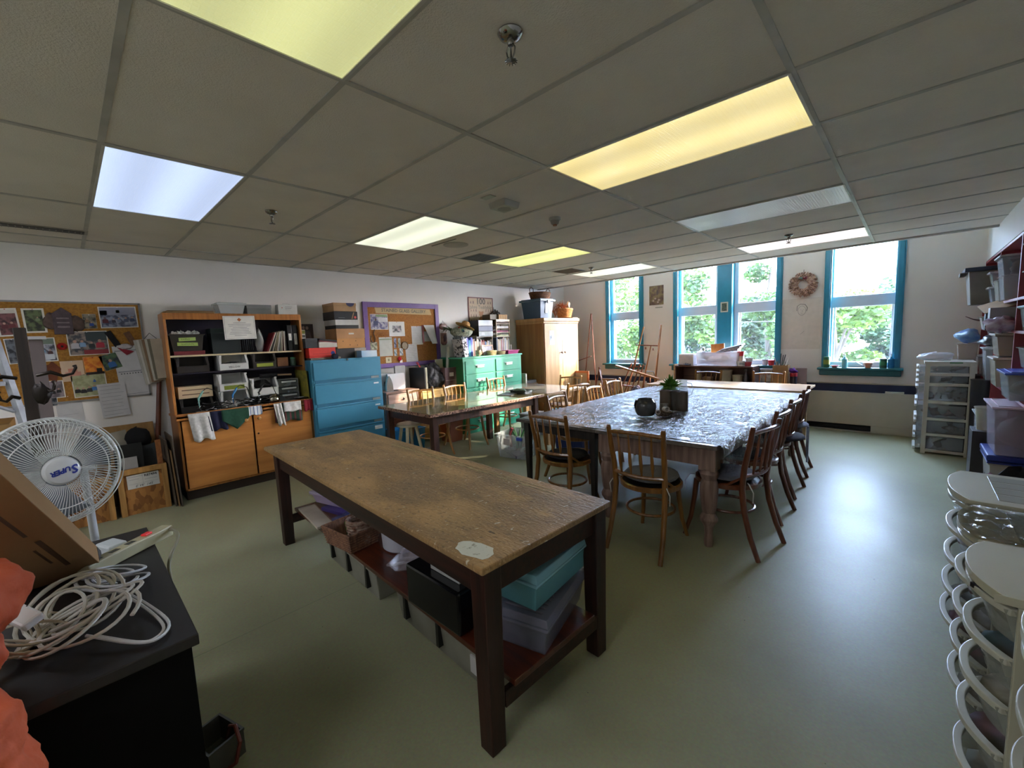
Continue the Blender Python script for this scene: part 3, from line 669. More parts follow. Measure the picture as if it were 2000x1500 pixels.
# ---- middle shelf (z 1.28): open-front stacking bins
def scoop(nm, lb, x, y, z, w, d, h, m, label=None, lm=None, group=None, txt=None, rz=0, f=.45):
    t = T(nm, lb, 'storage bin', (x, y, z), rz, group); a, b = d/2, w/2; q = .006
    g = G().box(-a,a,-b,b,0,q).box(-a,-a+q,-b,b,0,h)
    for s in (-1,1):
        y0, y1 = (s*b, s*(b-q)) if s < 0 else (s*(b-q), s*b)
        vs = []; 
        for yy in (y0,y1): vs += [(-a,yy,0),(a,yy,0),(a,yy,h*f),(a-.01,yy,h*f+.01),(a-d*.22,yy,h),(-a,yy,h)]
        g.add(vs, [(0,1,2,3,4,5)[::-1],(6,7,8,9,10,11)]+[(i,(i+1)%6,6+(i+1)%6,6+i) for i in range(6)])
    g.box(a-q,a,-b,b,0,h*f).box(a-.012,a+.006,-b,b,h*f-.008,h*f)
    g.box(a-d*.22-.008,a-d*.22+.008,-b-.006,-b+.016,h-.012,h+.002).box(a-d*.22-.008,a-d*.22+.008,b-.016,b+.006,h-.012,h+.002)
    for s in (-1,1): g.xf(FM((a+.004,s*(b-.008),h*f),(0,1,0),(-.22,-s*.12,1))).box(-.010,.010,0,h*(1-f)*1.02,-.006,.002).xf()
    g.make('tray', m, t, bev=.0015)
    if label: G().box(a+.001,a+.0025,-b*.7,b*.7,h*.10,h*f*.75).make('label_strip', lm, t)
    if txt: G().xf(FM((a+.003,0,h*f*.45),(0,1,0),(0,0,1))).text(txt,.028,Matrix.Identity(4)).make('handwriting', mat('33363a'), t)
    return t
M_wb = plastic('d5d6d3'); M_db = plastic('2e2826')
z = 1.281; gg = 'open-front bins in the hutch'
scoop('parts_bin','dark brown open-front bin at the left of the hutch middle shelf',-5.45,.90,z,.27,.22,.155,M_db,group=gg)
scoop('parts_bin','white open-front bin marked YELLOW on the hutch middle shelf',-5.44,1.255,z,.27,.24,.16,M_wb,txt='YELLOW',group=gg)
g = G(); rd = random.Random(8)
for k in range(9): g.xf(TM((-5.45+rd.uniform(-.05,.05),1.255+rd.uniform(-.08,.08),z+.05+.004*k),rz=rd.uniform(0,3),rx=rd.uniform(-.4,.4))).box(-.05,.05,-.008,.008,0,.006)
tag(g.make('glass_strips', mat('8d9194',r=.2)),'pile of grey glass strips in the bin marked YELLOW','glass pieces')
scoop('parts_bin','dark open-front bin with a long green label on the hutch middle shelf',-5.45,1.56,z,.24,.22,.155,M_db,label=1,lm=paper('8f9c3a'),group=gg)
boxthing('small_carton','small plain brown carton on the hutch middle shelf','box',-5.50,-5.40,1.71,1.83,z,z+.105,mat('8e5e38'))
t = T('glass_jar','small green-lidded jar at the right end of the hutch middle shelf','jar',(-5.42,1.89,z))
G().lathe([(.03,0),(.033,.01),(.033,.07),(.026,.085)],n=20).make('jar_body', mat('4c6b5a',r=.15,a=.7), t, smooth=True); G().lathe([(.028,.085),(.028,.10)],n=20).make('lid', plastic('3c7a5c'), t)
t = T('wood_blocks','two pale wooden blocks lying at the front of the hutch middle shelf','wooden block',(-5.375,.85,z))
G().box(-.012,.012,-.07,.05,0,.012).make('long_block', mat('d3bd92'), t, bev=.001); G().box(-.01,.012,-.03,.02,.0125,.026).make('short_block', mat('c9a86c'), t, bev=.001)
# ---- lower bay (z .866)
z = .8665
scoop('parts_bin','black open-front bin under the slotted wooden box in the hutch lower bay',-5.47,.90,z,.28,.22,.15,plastic('1d1c1e'),group=gg)
t = T('slotted_box','pale wooden box front with two long slots in the hutch lower bay','wooden box',(-5.47,.90,z+.153))
G().box(-.10,.10,-.145,.145,0,.12).make('box_body', mat('c7b291',r=.6,var=.05), t, bev=.002)
G().box(.10,.1015,-.115,.115,.08,.088).box(.10,.1015,-.115,.115,.035,.043).make('slots', mat('4a2f22'), t)
scoop('parts_bin','white open-front bin, lower of the stacked pair in the hutch lower bay',-5.44,1.235,z,.27,.24,.185,M_wb,group=gg)
scoop('parts_bin','white open-front bin with a green label, upper of the stacked pair',-5.44,1.235,z+.188,.27,.24,.185,M_wb,label=1,lm=paper('7f8c2e'),group=gg)
scoop('parts_bin','white open-front bin holding black cloth beside the clear mini drawers',-5.44,1.535,z+.10,.27,.24,.20,M_wb,group=gg)
boxthing('black_case','low black case under the right white bin in the hutch lower bay','case',-5.55,-5.37,1.41,1.66,z,z+.097,plastic('17181b'))
G_ = G().blob((-5.45,1.535,z+.22),(.09,.10,.05),12,7,.15,9); tag(G_.make('black_cloth', cloth('141416'), smooth='all'),'folded black cloth in the right white bin of the hutch','cloth')
t = T('mini_drawers','clear plastic mini drawer unit with three drawers in the hutch','drawer unit',(-5.47,1.80,z))
G().box(-.10,.085,-.115,.115,0,.012).box(-.10,.085,-.115,-.11,0,.26).box(-.10,.085,.11,.115,0,.26).box(-.10,.085,-.115,.115,.255,.262).make('case', clear('d5dadd',.55), t, bev=.002)
for k in range(3):
    d = G().box(-.08,.09,-.105,.105,.015+.08*k,.085+.08*k).make('drawer', clear('8f979c',.55), t, bev=.003)
    G().box(.09,.112,-.08,.08,.062+.08*k,.08+.08*k).make('handle', clear('e8eef0',.8), d, bev=.003)
t = T('cloth_roll','black cloth roll with a wooden core lying across the hutch lower bay','roll',(-5.43,1.65,z+.318),0)
G().cyl((0,-.13,0),(0,.05,.0),.026,n=16).make('roll', cloth('15161a'), t, smooth=True); G().cyl((0,.05,0),(0,.21,-.008),.011,n=12).make('wooden_core', mat('b89a78'), t, smooth=True)
# soldering irons, cables, jar, plate on the ledge
def solder(x, y, lb, c):
    t = T('soldering_iron', lb, 'soldering iron', (x,y,.888-.022), 0, 'soldering irons on stands')
    G().box(-.03,.03,-.035,.035,0,.02).make('stand_base', mat('5f5a4e',r=.4,m=.3), t, bev=.003)
    G().tube([( .015*cos(a*.9), -.0+.015*sin(a*.9)-.0, .02+.0068*a) for a in range(0,21)],.0024,5).make('coil', mat('b8bcc0',r=.2,m=1), t, smooth=True)
    G().tube([(0,0,.05),(0,.0,.15),(0,.02,.18),(0,.045,.225)],[.003,.009,.011,.008],8).make('iron', [plastic(c)], t, smooth=True)
    G().tube([(0,.045,.225),(0,.08,.25),(0,.14,.22),(0,.17,.12),(0,.19,.01),(.03,.12,.006),(.04,.04,.006)],.004,6).make('cord', plastic('101012'), t, smooth=True)
solder(-5.28,.90,'soldering iron with a pale blue handle in a coil stand on the hutch ledge','7fb7b0')
solder(-5.28,1.20,'soldering iron with a bright blue grip in a coil stand on the hutch ledge','2f77b5')
solder(-5.27,1.45,'soldering iron with a black handle in a coil stand before the right white bin','191a1c')
rd = random.Random(11)
for q in range(5):
    cx, cy = -5.30+rd.uniform(-.02,.03), [1.0,1.12,1.30,1.38,1.52][q]; pts = []
    for k in range(60):
        a = k*.55; r = .045+.022*sin(k*.7+q); pts.append((cx+r*cos(a)*.8, cy+r*sin(a)*1.3, .875+.0015*k+.008*sin(k*1.3)))
    o = G().tube(pts, .0042, 6).make('coiled_cable', plastic('0f0f11'), smooth=True)
    tag(o, ['coiled black cord nearest the left soldering iron on the hutch ledge','coiled black cord left of the blue-gripped soldering iron','coiled black cord right of the blue-gripped soldering iron','coiled black cord before the stacked white bins','coiled black cord left of the silver jar'][q], 'cord', 'black cords on the hutch ledge')
t = T('silver_jar','round silver jar full of small parts on the hutch ledge','jar',(-5.29,1.60,.866))
G().lathe([(.035,0),(.055,.02),(.062,.05),(.055,.08),(.038,.095),(.042,.11),(.036,.115)],n=28).make('vessel', mat('c9c2b4',r=.12,m=1,sc=40,h2='7f7868'), t, smooth=True)
t = T('black_plate','black plastic plate holding small metal parts on the hutch ledge','plate',(-5.27,1.87,.886))
G().lathe([(.05,0),(.08,.012),(.10,.018),(.085,.016),(.05,.004)],n=28,cap0=True).make('dish', plastic('111318'), t, smooth=True)
G().box(-.03,.03,-.02,.02,.018,.022).cyl((-.02,-.05,.02),(.03,.04,.024),.003).make('metal_parts', mat('b9bcc0',r=.3,m=1), t)
# rags hanging from the ledge
def rag(lb, y0, y1, zb, m, x=-5.194, top=.878, skew=0.0, nm='rag', amp=.008, ptx=None, cat='rag'):
    w = y1-y0
    def f(u, v):
        zz = top-(top-zb)*v*(1+.06*sin(u*9+y0*40)); yy = y0+w*u+skew*v
        if ptx: zz = top-(top-zb)*v*(1-abs(u-.5)*ptx*v)
        return (x+amp*(1+sin(u*13+y0*30)*(.4+v))+.004*v, yy, zz)
    g = G().grid(f, 14, 8); o = g.make(nm, m, smooth='all')
    s = o.modifiers.new('s','SOLIDIFY'); s.thickness = .002
    tag(o, lb, cat, 'rags hanging on the hutch ledge'); return o
rag('crumpled white rag hanging at the left of the hutch ledge',.78,.96,.60,cloth('d9d8d4'),skew=.03)
rag('navy blue rag hanging beside the left white rag',.94,1.09,.68,cloth('161a38'),skew=.02,amp=.006)
rag('dark green cap brim cloth hanging to a point over the left door',1.06,1.31,.66,cloth('1e4a37'),x=-5.182,ptx=1.0,amp=.004)
rag('striped white and blue towel at the middle of the hutch ledge',1.29,1.44,.78,mat('e0e2e6',r=.95,kind='wave',sc=9,stretch=(0,1,0),h2='6f7fa0',lo=.12,hi=.2),amp=.004)
rag('narrow white strip hanging over the plaid cloth',1.555,1.635,.63,cloth('d8d6d2'),x=-5.184,skew=.03)
rag('dark green plaid cloth hanging over the right door',1.56,1.855,.655,mat('1f3a2b',r=.95,kind='wave',sc=6,stretch=(0,1,0),h2='5e3030',lo=.2,hi=.3),amp=.004)
rag('white rag draped over the plaid cloth',1.66,1.85,.765,cloth('dad9d6'),x=-5.184,amp=.004)
rag('dark red rag at the right end of the hutch ledge',1.885,1.985,.745,cloth('7e1128'),amp=.005)
# ---------------------------------------------------------------- blue filing cabinet
M_blue = mat('3f87a8', r=.38, var=.04, sc=3)
t = T('filing_cabinet','blue metal lateral filing cabinet with four wide drawers','filing cabinet',(-5.40,2.445,0))
G().box(-.24,.235,-.455,.455,.03,1.335).make('cabinet_body', M_blue, t, bev=.003)
G().box(-.23,.22,-.44,.44,0,.03).make('plinth', mat('24536b'), t)
for k,(z0,z1,lb) in enumerate([(1.035,1.305,0),(.745,1.025,1),(.45,.735,1),(.10,.44,2)]):
    d = G().box(.235,.247,-.43,.43,z0+.055,z1).box(.235,.252,-.43,.43,z0,z0+.018).make('drawer', M_blue, t, bev=.003)
    G().box(.235,.240,-.415,.415,z0+.018,z0+.055).make('finger_pull', mat('2d6d8c',r=.4), d)
    if k < 3: G().box(.2405,.246,.30,.41,z0+.022,z0+.05).make('label_holder', mat('8b9798',r=.35,m=.4), d, bev=.001)
    if lb: G().box(.247,.2485,.33,.40,z1-.045,z1-.025).make('label', paper('dfe6ea'), d)
    if k == 3: G().box(.2485,.2495,.30,.41,z1-.07,z1-.02).make('paper_label', paper('d5d9d6'), d)
G().xf(TM((.2355,0,1.32),ry=H_)).lathe([(.010,0),(.010,.008)],n=14).make('lock', mat('b5b5b0',r=.3,m=1), t)
# boards between hutch and cabinet
for k,(y,c,lb) in enumerate([(1.995,'a79a35','yellow edged board leaning between the hutch and the blue cabinet, left one'),(2.02,'b5a64a','yellow edged board leaning between the hutch and the blue cabinet, right one')]):
    pass
o = G().xf(FM((0,0,0),(1,0,0),(0,-.03,1))).box(-.18,.18,0,1.22,0,.006).make('yellow_board', mat('a89a3a',r=.6,sc=20,h2='7f7a3c'), loc=(-5.40,2.03-.034,0)); o.rotation_euler=(0,0,0)
tag(o,'tall yellow board standing in the gap between hutch and blue cabinet','board')
# ---- on the blue cabinet
z = 1.336
t = boxthing('magazine_stack','flat stack of worn magazines under the red box','magazines',-5.58,-5.24,2.03,2.40,z,z+.024,mat('8f8578',sc=50,h2='4f473f',stretch=(1,1,40)))
t = boxthing('shoe_box','bright red shoe box on the blue filing cabinet','box',-5.58,-5.25,2.02,2.345,z+.025,z+.145,mat('d2342a',r=.5),lid=True,lidm=mat('d8382c',r=.5),lidh=.10)
G().box(.1655,.1665,-.12,.10,.045,.05).make('faint_print', mat('a82a22'), t)
g = G().xf(TM((.166,.125,.05),ry=H_)).lathe([(.025,0),(.025,.0015)],n=20); g.make('sticker', plastic('2c3d7e'), t)
boxthing('dark_box','matt dark grey shoe box on top of the red box','box',-5.56,-5.25,1.985,2.13,z+.146,z+.262,mat('33363a',r=.5),lid=True,lidm=mat('3b3e42'),lidh=.04)
t = boxthing('small_shoe_box','small white shoe box with a black lid and red trim on the red box','box',-5.54,-5.25,2.145,2.37,z+.146,z+.215,mat('c9c4bb'))
G().xf(TM((0,0,.07),rx=-.12)).box(-.148,.148,-.11,.11,.0,.030).make('lid', mat('1f1b1e',r=.4), t, bev=.002)
G().xf(TM((0,0,.066),rx=-.12)).box(.1482,.150,-.112,.112,.0,.008).make('red_trim', mat('8a1f2c'), t)
t = boxthing('game_box','olive and white card game box standing on the dark grey box','box',-5.47,-5.42,1.965,2.06,z+.263,z+.37,mat('d8d6cf'))
G().box(.0255,.0262,-.045,.045,.06,.10).make('olive_panel', mat('7d8538'), t); G().box(.0255,.0262,-.045,.045,.015,.045).make('dark_panel', mat('4a4a45'), t)
boxthing('carton','black storage bin under the stack of shoe boxes on the blue cabinet','box',-5.58,-5.30,2.37,2.62,z,z+.125,mat('18181b'))
boxthing('paper_ream','loose grey-white papers at the right rear of the blue cabinet','papers',-5.58,-5.34,2.63,2.80,z,z+.123,mat('b9b2a4',sc=40,h2='8b857b',stretch=(1,1,30)))
t = boxthing('shoe_box','large orange-tan shoe box with a deep lid and white label','box',-5.60,-5.27,2.38,2.76,z+.126,z+.375,mat('c08a50',r=.7),lid=True,lidm=mat('b98a5c',r=.7),lidh=.125)
G().box(.1655,.1665,-.03,.04,.175,.195).make('label', paper('dfe0dc'), t)
g = G()
for a,b in ((-.11,.09),(.06,.09),(-.02,.04),(.08,.035)): g.xf(TM((.1625,a,b),ry=H_)).lathe([(.006,0),(.006,.001)],n=10)
g.make('vent_holes', mat('2a1a10'), t)
boxthing('shoe_box','shoe box with a white lid and black body in the tall stack','box',-5.60,-5.27,2.38,2.69,z+.376,z+.488,mat('1c1c1f'),lid=True,lidm=mat('c9c9c7'),lidh=.068)
t = boxthing('shoe_box','dark blue-black shoe box with a red dot, second from top of the stack','box',-5.60,-5.27,2.37,2.68,z+.489,z+.593,mat('1b2026',r=.4))
G().xf(TM((.1655,.12,.03),ry=H_)).lathe([(.016,0),(.016,.001)],n=18).make('red_dot', mat('d24a48'), t)
G().xf(FM((.166,-.06,.035),(0,1,0),(0,0,1))).text('TERRA', .022, Matrix.Identity(4)).make('lettering', mat('8a8f92'), t) if False else G().box(.1655,.1662,-.10,-.02,.022,.025).make('grey_line', mat('8a8f92'), t)
G().xf(FM((.1658,.09,.05),(0,1,0),(0,-.0,1))@TM((0,0,0),rz=-.35)).box(-.006,.006,-.045,.045,0,.001).make('tan_stripe', mat('a5805c'), t)
t = boxthing('shoe_box','plain tan shoe box with a navy half-circle, topmost of the stack','box',-5.60,-5.27,2.37,2.67,z+.594,z+.70,mat('a5825a'),lid=True,lidm=mat('a9865e'),lidh=.035)
pl = [(.055*cos(a),.045*sin(a)) for a in [pi+pi*k/12 for k in range(13)]]
G().xf(FM((.1655,.07,.106),(0,1,0),(0,0,1))).prism(pl,0,.0012).make('navy_mark', mat('252c5a'), t)
boxthing('tissue_box','light blue tissue-style box at the right front of the blue cabinet','box',-5.42,-5.20,2.66,2.88,z,z+.085,mat('7fb0d4',r=.4,h2='d6e4ec',sc=2))
t = T('glasses_case','small navy pouch hanging at the front of the red box','pouch',(-5.21,2.31,z))
G().blob((0,0,.03),(.025,.045,.035),12,8,.08,3).make('pouch', cloth('151a30'), t, smooth='all')
t = T('photo_print','dark photograph of two people propped behind the red box','photograph',(-5.60,2.14,z+.26))
G().box(0,.004,-.085,.09,0,.19).make('print', mat('3b1e20',r=.3,sc=9,h2='2a1416'), t)
g = G().xf(FM((.0045,0,0),(0,1,0),(0,0,1)))
for (a,b,r) in ((-.03,.145,.02),(.015,.14,.022)): g.prism([(a+r*cos(q)*.8,b+r*sin(q)) for q in [k*pi/8 for k in range(16)]],0,.0006)
g.make('faces', mat('a07a70'), t)
G().xf(FM((.0045,0,0),(0,1,0),(0,0,1))).prism([(-.05,0),(.06,0),(.05,.10),(.0,.12),(-.04,.10)],0,.0005).make('figures', mat('6f5a60',sc=12,h2='2b2a33'), t)
# ---------------------------------------------------------------- bulletin boards and pinned things
M_cork = mat('a5713a', r=.95, var=.12, sc=60, bump=.3, bs=200, h2='8c5c2c')
M_cork1 = mat('a5772f', r=.95, var=.12, sc=60, bump=.3, bs=200, h2='8c6126')
t = T('bulletin_board','tan bulletin board with a thin grey frame crowded with photographs, at far left','bulletin board',(-5.70,-.30,1.08))
G().box(.0,.012,-.87,.87,0,.91).make('cork', M_cork1, t)
g = G(); 
for q in ((-.88,-.865,-.01,.92),(.865,.88,-.01,.92)): g.box(0,.018,q[0],q[1],q[2],q[3])
g.box(0,.018,-.88,.88,-.012,.004).box(0,.018,-.88,.88,.905,.92); g.make('frame', mat('8f9091',r=.35,m=.5), t)
t = T('bulletin_board','orange-brown bulletin board in a wide purple wooden frame','bulletin board',(-5.70,3.63,1.16))
G().box(0,.012,-.62,.62,.04,.90).make('cork', M_cork, t)
M_pur = mat('6c4d93', r=.45, var=.06, sc=12)
g = G().box(0,.03,-.66,-.59,-.02,.945).box(0,.03,.59,.66,-.02,.945).box(0,.03,-.59,.59,.87,.945).box(0,.03,-.59,.59,-.02,.045)
g.make('frame', M_pur, t, bev=.003)
# banner
t = T('banner','tan paper banner reading STAINED GLASS GALLERY across the purple-framed board','banner',(-5.686,3.655,1.985))
G().xf(FM((0,0,0),(0,1,-.015),(0,.015,1))).prism([(-.50,.045),(.47,.045),(.50,-.045),(-.48,-.045)],0,.002).make('paper_strip', paper('bfa67c'), t)
G().xf(FM((.0025,0,0),(0,1,-.015),(0,.015,1))).text('STAINED GLASS GALLERY',.068,Matrix.Identity(4),bold=.0015).make('lettering', mat('6d6a5c'), t)
PAL = [('3c4048','8c7f78'),('2a2c22','5d6a45'),('41454f','a3a7b4'),('6b4a3c','b9957c'),('2b2f44','7f8db5'),('20242b','6a6f78')]
def photo(y, z, w, h, lb, roll=0, bd=.008, bdc='dcd9d2', pal=0, bands=(), figs=(), off=.013, cat='photograph', nm='pinned_photo', gp='photographs pinned on the bulletin boards', lines=0, ink='7d7f86'):
    t = T(nm, lb, cat, (-5.7+off, y, z), 0, gp if nm == 'pinned_photo' else None)
    Fm = FM((0,0,0),(0,cos(roll),sin(roll)),(0,-sin(roll),cos(roll)))
    G().xf(Fm).box(-w/2,w/2,-h/2,h/2,0,.0015).make('print', paper(bdc), t)
    a, b = w/2-bd, h/2-bd
    if pal is not None:
        p = PAL[pal] if isinstance(pal,int) else pal
        G().xf(Fm).box(-a,a,-b,b,.0016,.0021).make('picture', mat(p[0],r=.35,sc=26,h2=p[1],var=.1,lo=.4,hi=.6), t)
    mats = []; g = G().xf(Fm)
    for (c,x0,x1,y0,y1) in bands:
        if mat(c,r=.4) not in mats: mats.append(mat(c,r=.4))
        g.box(-a+2*a*x0,-a+2*a*x1,-b+2*b*y0,-b+2*b*y1,.0022,.0024,m=mats.index(mat(c,r=.4)))
    for (fx,fy,s,cb,ch) in figs:       # little bust figures: body and head
        for q in (cb,ch):
            if mat(q,r=.4) not in mats: mats.append(mat(q,r=.4))
        X, Y = -a+2*a*fx, -b+2*b*fy
        g.prism([(X-s,Y-s*1.6),(X+s,Y-s*1.6),(X+s*.95,Y-s*.2),(X+s*.5,Y+s*.15),(X-s*.5,Y+s*.15),(X-s*.95,Y-s*.2)],.0023,.0026,m=mats.index(mat(cb,r=.4)))
        g.prism([(X+s*.42*cos(k*pi/5),Y+s*.6+s*.5*sin(k*pi/5)) for k in range(10)],.0024,.0028,m=mats.index(mat(ch,r=.4)))
    if mats: g.make('depicted_figures', mats, t)
    if lines:
        rd = random.Random(int(y*99)); g = G().xf(Fm)
        for k in range(lines):
            yy = b*.86-2*b*.86*k/max(1,lines-1); g.box(-a*.88, a*rd.uniform(.45,.9), yy-.0012, yy+.0012, .0016,.0020)
        g.make('written_lines', mat(ink), t)
    G().xf(Fm).lathe([(.004,0),(.004,.006),(.002,.008)],(0,h/2-.008,.0016),8).make('pin', plastic('b53a30' if int(y*50)%2 else 'd8d8d8'), t)
    return t
sk = 'b58f80'
photo(-.30,1.81,.13,.24,'portrait-format photo of people in dark red at the far left edge of the board',.06,.012,pal=('3a2226','7a4c4c'),bands=[('cfcac2',0,1,.85,1)],figs=[(.3,.4,.02,'5a2028',sk),(.7,.42,.02,'6a2a30',sk)])
photo(-.145,1.825,.135,.215,'square white-bordered photo with dark green foliage',.03,.014,pal=1,figs=[(.7,.6,.014,'7a8a66','a58d76')])
photo(-.10,1.565,.125,.215,'photo of a classroom with blue shirts and white papers, behind the coat stand',.03,.008,pal=2,bands=[('6f7f72',0,1,.75,1),('c9cfd6',.1,.9,.05,.3)],figs=[(.3,.5,.016,'6f93b0',sk),(.7,.42,.016,'4a2a2a',sk)])
photo(-.29,1.56,.09,.22,'dark grey photo beneath the far left portrait photo',.06,.006,pal=5)
photo(.175,1.615,.275,.225,'wide group photo with white, blue and red shirts at the centre of the board',.02,.007,pal=0,bands=[('39464a',.45,1,.6,1),('8e2f38',.35,1,0,.2)],figs=[(.16,.5,.030,'b9b6bd',sk),(.34,.52,.024,'7fa0c4',sk),(.58,.45,.022,'2c2f33',sk),(.80,.5,.030,'b52c44',sk)])
photo(.41,1.86,.275,.205,'large photo of a crowd under a grey sky on the crowded board',.03,.008,pal=('454a63','8d93a8'),bands=[('8b8ea3',0,1,.62,1),('9c9a4a',.45,.55,.72,.86),('34384a',0,.2,.62,.85)],figs=[(.12,.4,.022,'5d2430','6f5d5d'),(.35,.35,.015,'3a3244',sk),(.5,.38,.015,'707a94',sk),(.7,.4,.018,'4f5a76',sk),(.88,.42,.018,'3c4a6d',sk)])
photo(-.10,1.20,.15,.16,'small photo of people in black robes beside the coat stand hook',.02,.008,pal=('5d565c','8a8188'),figs=[(.25,.45,.016,'18181b',sk),(.5,.4,.016,'141417',sk),(.78,.45,.016,'17171a',sk)])
photo(.145,1.215,.235,.215,'group photo of people in black and blue with a pale yellow wall',.03,.008,pal=('8f936f','a9ab86'),figs=[(.10,.35,.020,'16161a',sk),(.28,.32,.020,'1b1b20',sk),(.46,.35,.020,'2a2a30',sk),(.62,.4,.020,'3f78b8',sk),(.80,.35,.020,'1c1c22',sk),(.66,.72,.010,'2f64b0','24509a')])
photo(.045,1.36,.15,.19,'cream greeting card with pink handprints',.02,.001,bdc='cdb49a',pal=None,nm='greeting_card',cat='card',bands=[('c98f7e',.15,.85,.25,.45),('c4836f',.3,.7,.45,.62)])
photo(.19,1.40,.13,.17,'orange sunset picture with a dark figure',.04,.001,pal=('c8641a','e0922e'),bands=[('22120e',0,1,0,.14),('1c100e',.6,.9,.1,.34)],nm='sunset_picture',cat='picture')
photo(.31,1.43,.13,.15,'tilted photo with bright blue clothing below the wide group photo',.28,.001,pal=('27303a','4f6a48'),figs=[(.5,.45,.03,'2c62a5',sk)])
photo(.205,1.82,.09,.135,'small photo with blue jackets beside the house-shaped plaque',.02,.001,pal=('3d3b36','8d8676'),figs=[(.6,.35,.016,'2a4f9c',sk),(.3,.6,.014,'8d6f52',sk)])
photo(.45,1.33,.215,.50,'tall white wall calendar on the right of the left board',.05,.002,bdc='c4c4c6',pal=None,nm='wall_calendar',cat='calendar',bands=[('8d9096',.05,.95,.90,.92),('8d9096',.05,.95,.48,.50),('8d9096',.05,.95,.03,.04)]+[('55575c',.12+.1*k,.17+.1*k,.44,.46) for k in range(8)])
photo(.295,1.055,.20,.33,'white printed sheet hanging below the board edge',.05,.002,bdc='c9c9cb',pal=None,off=.022,nm='printed_sheet',cat='paper',lines=9)
photo(-.01,.985,.17,.30,'large white sheet with a faint sketch on the wall below the board',.02,.002,bdc='c2c3c5',pal=None,off=.004,nm='sketch_sheet',cat='paper',bands=[('2a2a2c',.55,.85,.12,.18),('9c9ca0',.2,.8,.4,.41)])
photo(-.13,1.09,.10,.08,'small dark photo tucked at the bottom edge of the board',0,.004,pal=5)
# odd pinned objects on the left board
t = T('house_plaque','grey-brown house-shaped fabric plaque hanging at the top of the left board','plaque',(-5.685,.035,1.70))
G().xf(FM((0,0,0),(0,1,0),(0,0,1))).prism([(-.07,0),(.055,0),(.055,.19),(-.005,.245),(-.07,.19)],0,.012).make('backing', cloth('554a50'), t, bev=.003)
G().xf(FM((.0125,0,0),(0,1,0),(0,0,1))).box(-.045,.035,.06,.075,0,.002).box(-.045,.035,.10,.112,0,.002).box(-.045,.035,.14,.152,0,.002).make('stitching', cloth('85797d'), t)
g = G().blob((0,0,0),(.006,.055,.065),12,8,.12,4); tag(g.make('felt_bag', cloth('5d4c44'), loc=(-5.68,.115,1.80), smooth='all'),'brown felt piece pinned right of the house-shaped plaque','felt piece')
g = G().blob((0,0,0),(.006,.05,.07),12,8,.12,6); tag(g.make('felt_bag', cloth('61524d'), loc=(-5.68,-.045,1.82), smooth='all'),'grey-brown felt piece pinned left of the house-shaped plaque','felt piece')
t = T('felt_cat','black and white felt cat hanging with a red ribbon on the left board','felt toy',(-5.685,.40,1.52))
g = G().xf(FM((0,0,0),(0,1,.45),(0,-.45,1))); g.box(-.02,.03,.06,.22,0,.01).make('black_body', cloth('1d1a1d'), t, bev=.004)
G().blob((.006,.02,.05),(.007,.06,.025),12,8,.15,2).make('white_head', cloth('bfb9ba'), t, smooth='all')
G().xf(FM((.004,.02,.0),(0,1,-.25),(0,.25,1))).prism([(-.06,.03),(.07,.02),(.02,-.03)],0,.004).make('red_ribbon', cloth('8a2632'), t)
G().xf(FM((.0,.08,.12),(0,1,.4),(0,-.4,1))).box(-.025,.025,-.06,.08,0,.006).make('brown_strip', cloth('7a5a43'), t)
t = T('poppy_pin','red paper poppy pinned on the left board','poppy',(-5.685,.0,1.59))
G().xf(TM((0,0,0),ry=H_)).lathe([(.004,.01),(.02,.006),(.034,.008),(.03,.002),(.0,0)],n=16,cap1=False).make('petals', cloth('a32018'), t, smooth='all'); G().xf(TM((.01,0,0),ry=H_)).lathe([(.009,0),(.006,.005)],n=10).make('centre', plastic('141012'), t)
t = T('felt_bear','reddish brown bear-shaped cut-out behind the coat stand hook','cut-out',(-5.685,-.09,1.36))
G().xf(FM((0,0,0),(0,1,0),(0,0,1))).prism([(.055*cos(a)*(1+.25*sin(3*a)),.085*sin(a)*(1+.18*cos(5*a))) for a in [k*pi/14 for k in range(28)]],0,.005).make('shape', mat('6d3a1e',r=.8,sc=30), t)
g = G()
for k in range(14):
    a = k*.5; g.box(.0,.004,-.02+.004*k*.1,.0,0,.001)
# right board
photo(3.22,1.82,.28,.225,'photo of a person in navy leaning over a table by a white fence',.0,.006,pal=('4c4a78','a9a6b5'),bands=[('7f9a6c',.3,1,.85,1),('c9c9cf',.45,1,.5,.8)],figs=[(.28,.55,.038,'232a58','3a2a28')])
photo(3.505,1.715,.27,.22,'white mat with a small black-and-white picture of two people',.0,.06,bdc='cfd0cf',pal=('4a4a50','a3a0a4'),figs=[(.35,.5,.02,'1e1e22','8d8688'),(.72,.52,.02,'b5a3a8','9d8d8d')],nm='matted_photo',cat='photograph')
photo(3.30,1.455,.215,.28,'pale sheet with a green leafy border at the left of the purple-framed board',.0,.002,bdc='bfc2bc',pal=None,nm='leafy_sheet',cat='paper',lines=12,bands=[('8d9a80',.02,.98,.86,.93)],ink='9da09d')
photo(3.86,1.61,.20,.29,'lined white sheet with handwriting near the top right of the purple-framed board',.0,.002,bdc='cfd0d0',pal=None,nm='lined_sheet',cat='paper',lines=14)
photo(3.74,1.31,.215,.34,'lined white sheet with a folded lower edge above the black bag',.04,.002,bdc='cccdd0',pal=None,nm='lined_sheet',cat='paper',lines=12)
photo(3.33,1.255,.095,.085,'small cream note with a tiny square at the bottom of the board',.0,.002,bdc='cfc4a4',pal=None,nm='small_note',cat='note',bands=[('8a8468',.35,.65,.3,.7)])
photo(3.46,1.505,.04,.15,'narrow dark strip photo, upper left of four small strips',.0,.001,pal=4,nm='strip_photo')
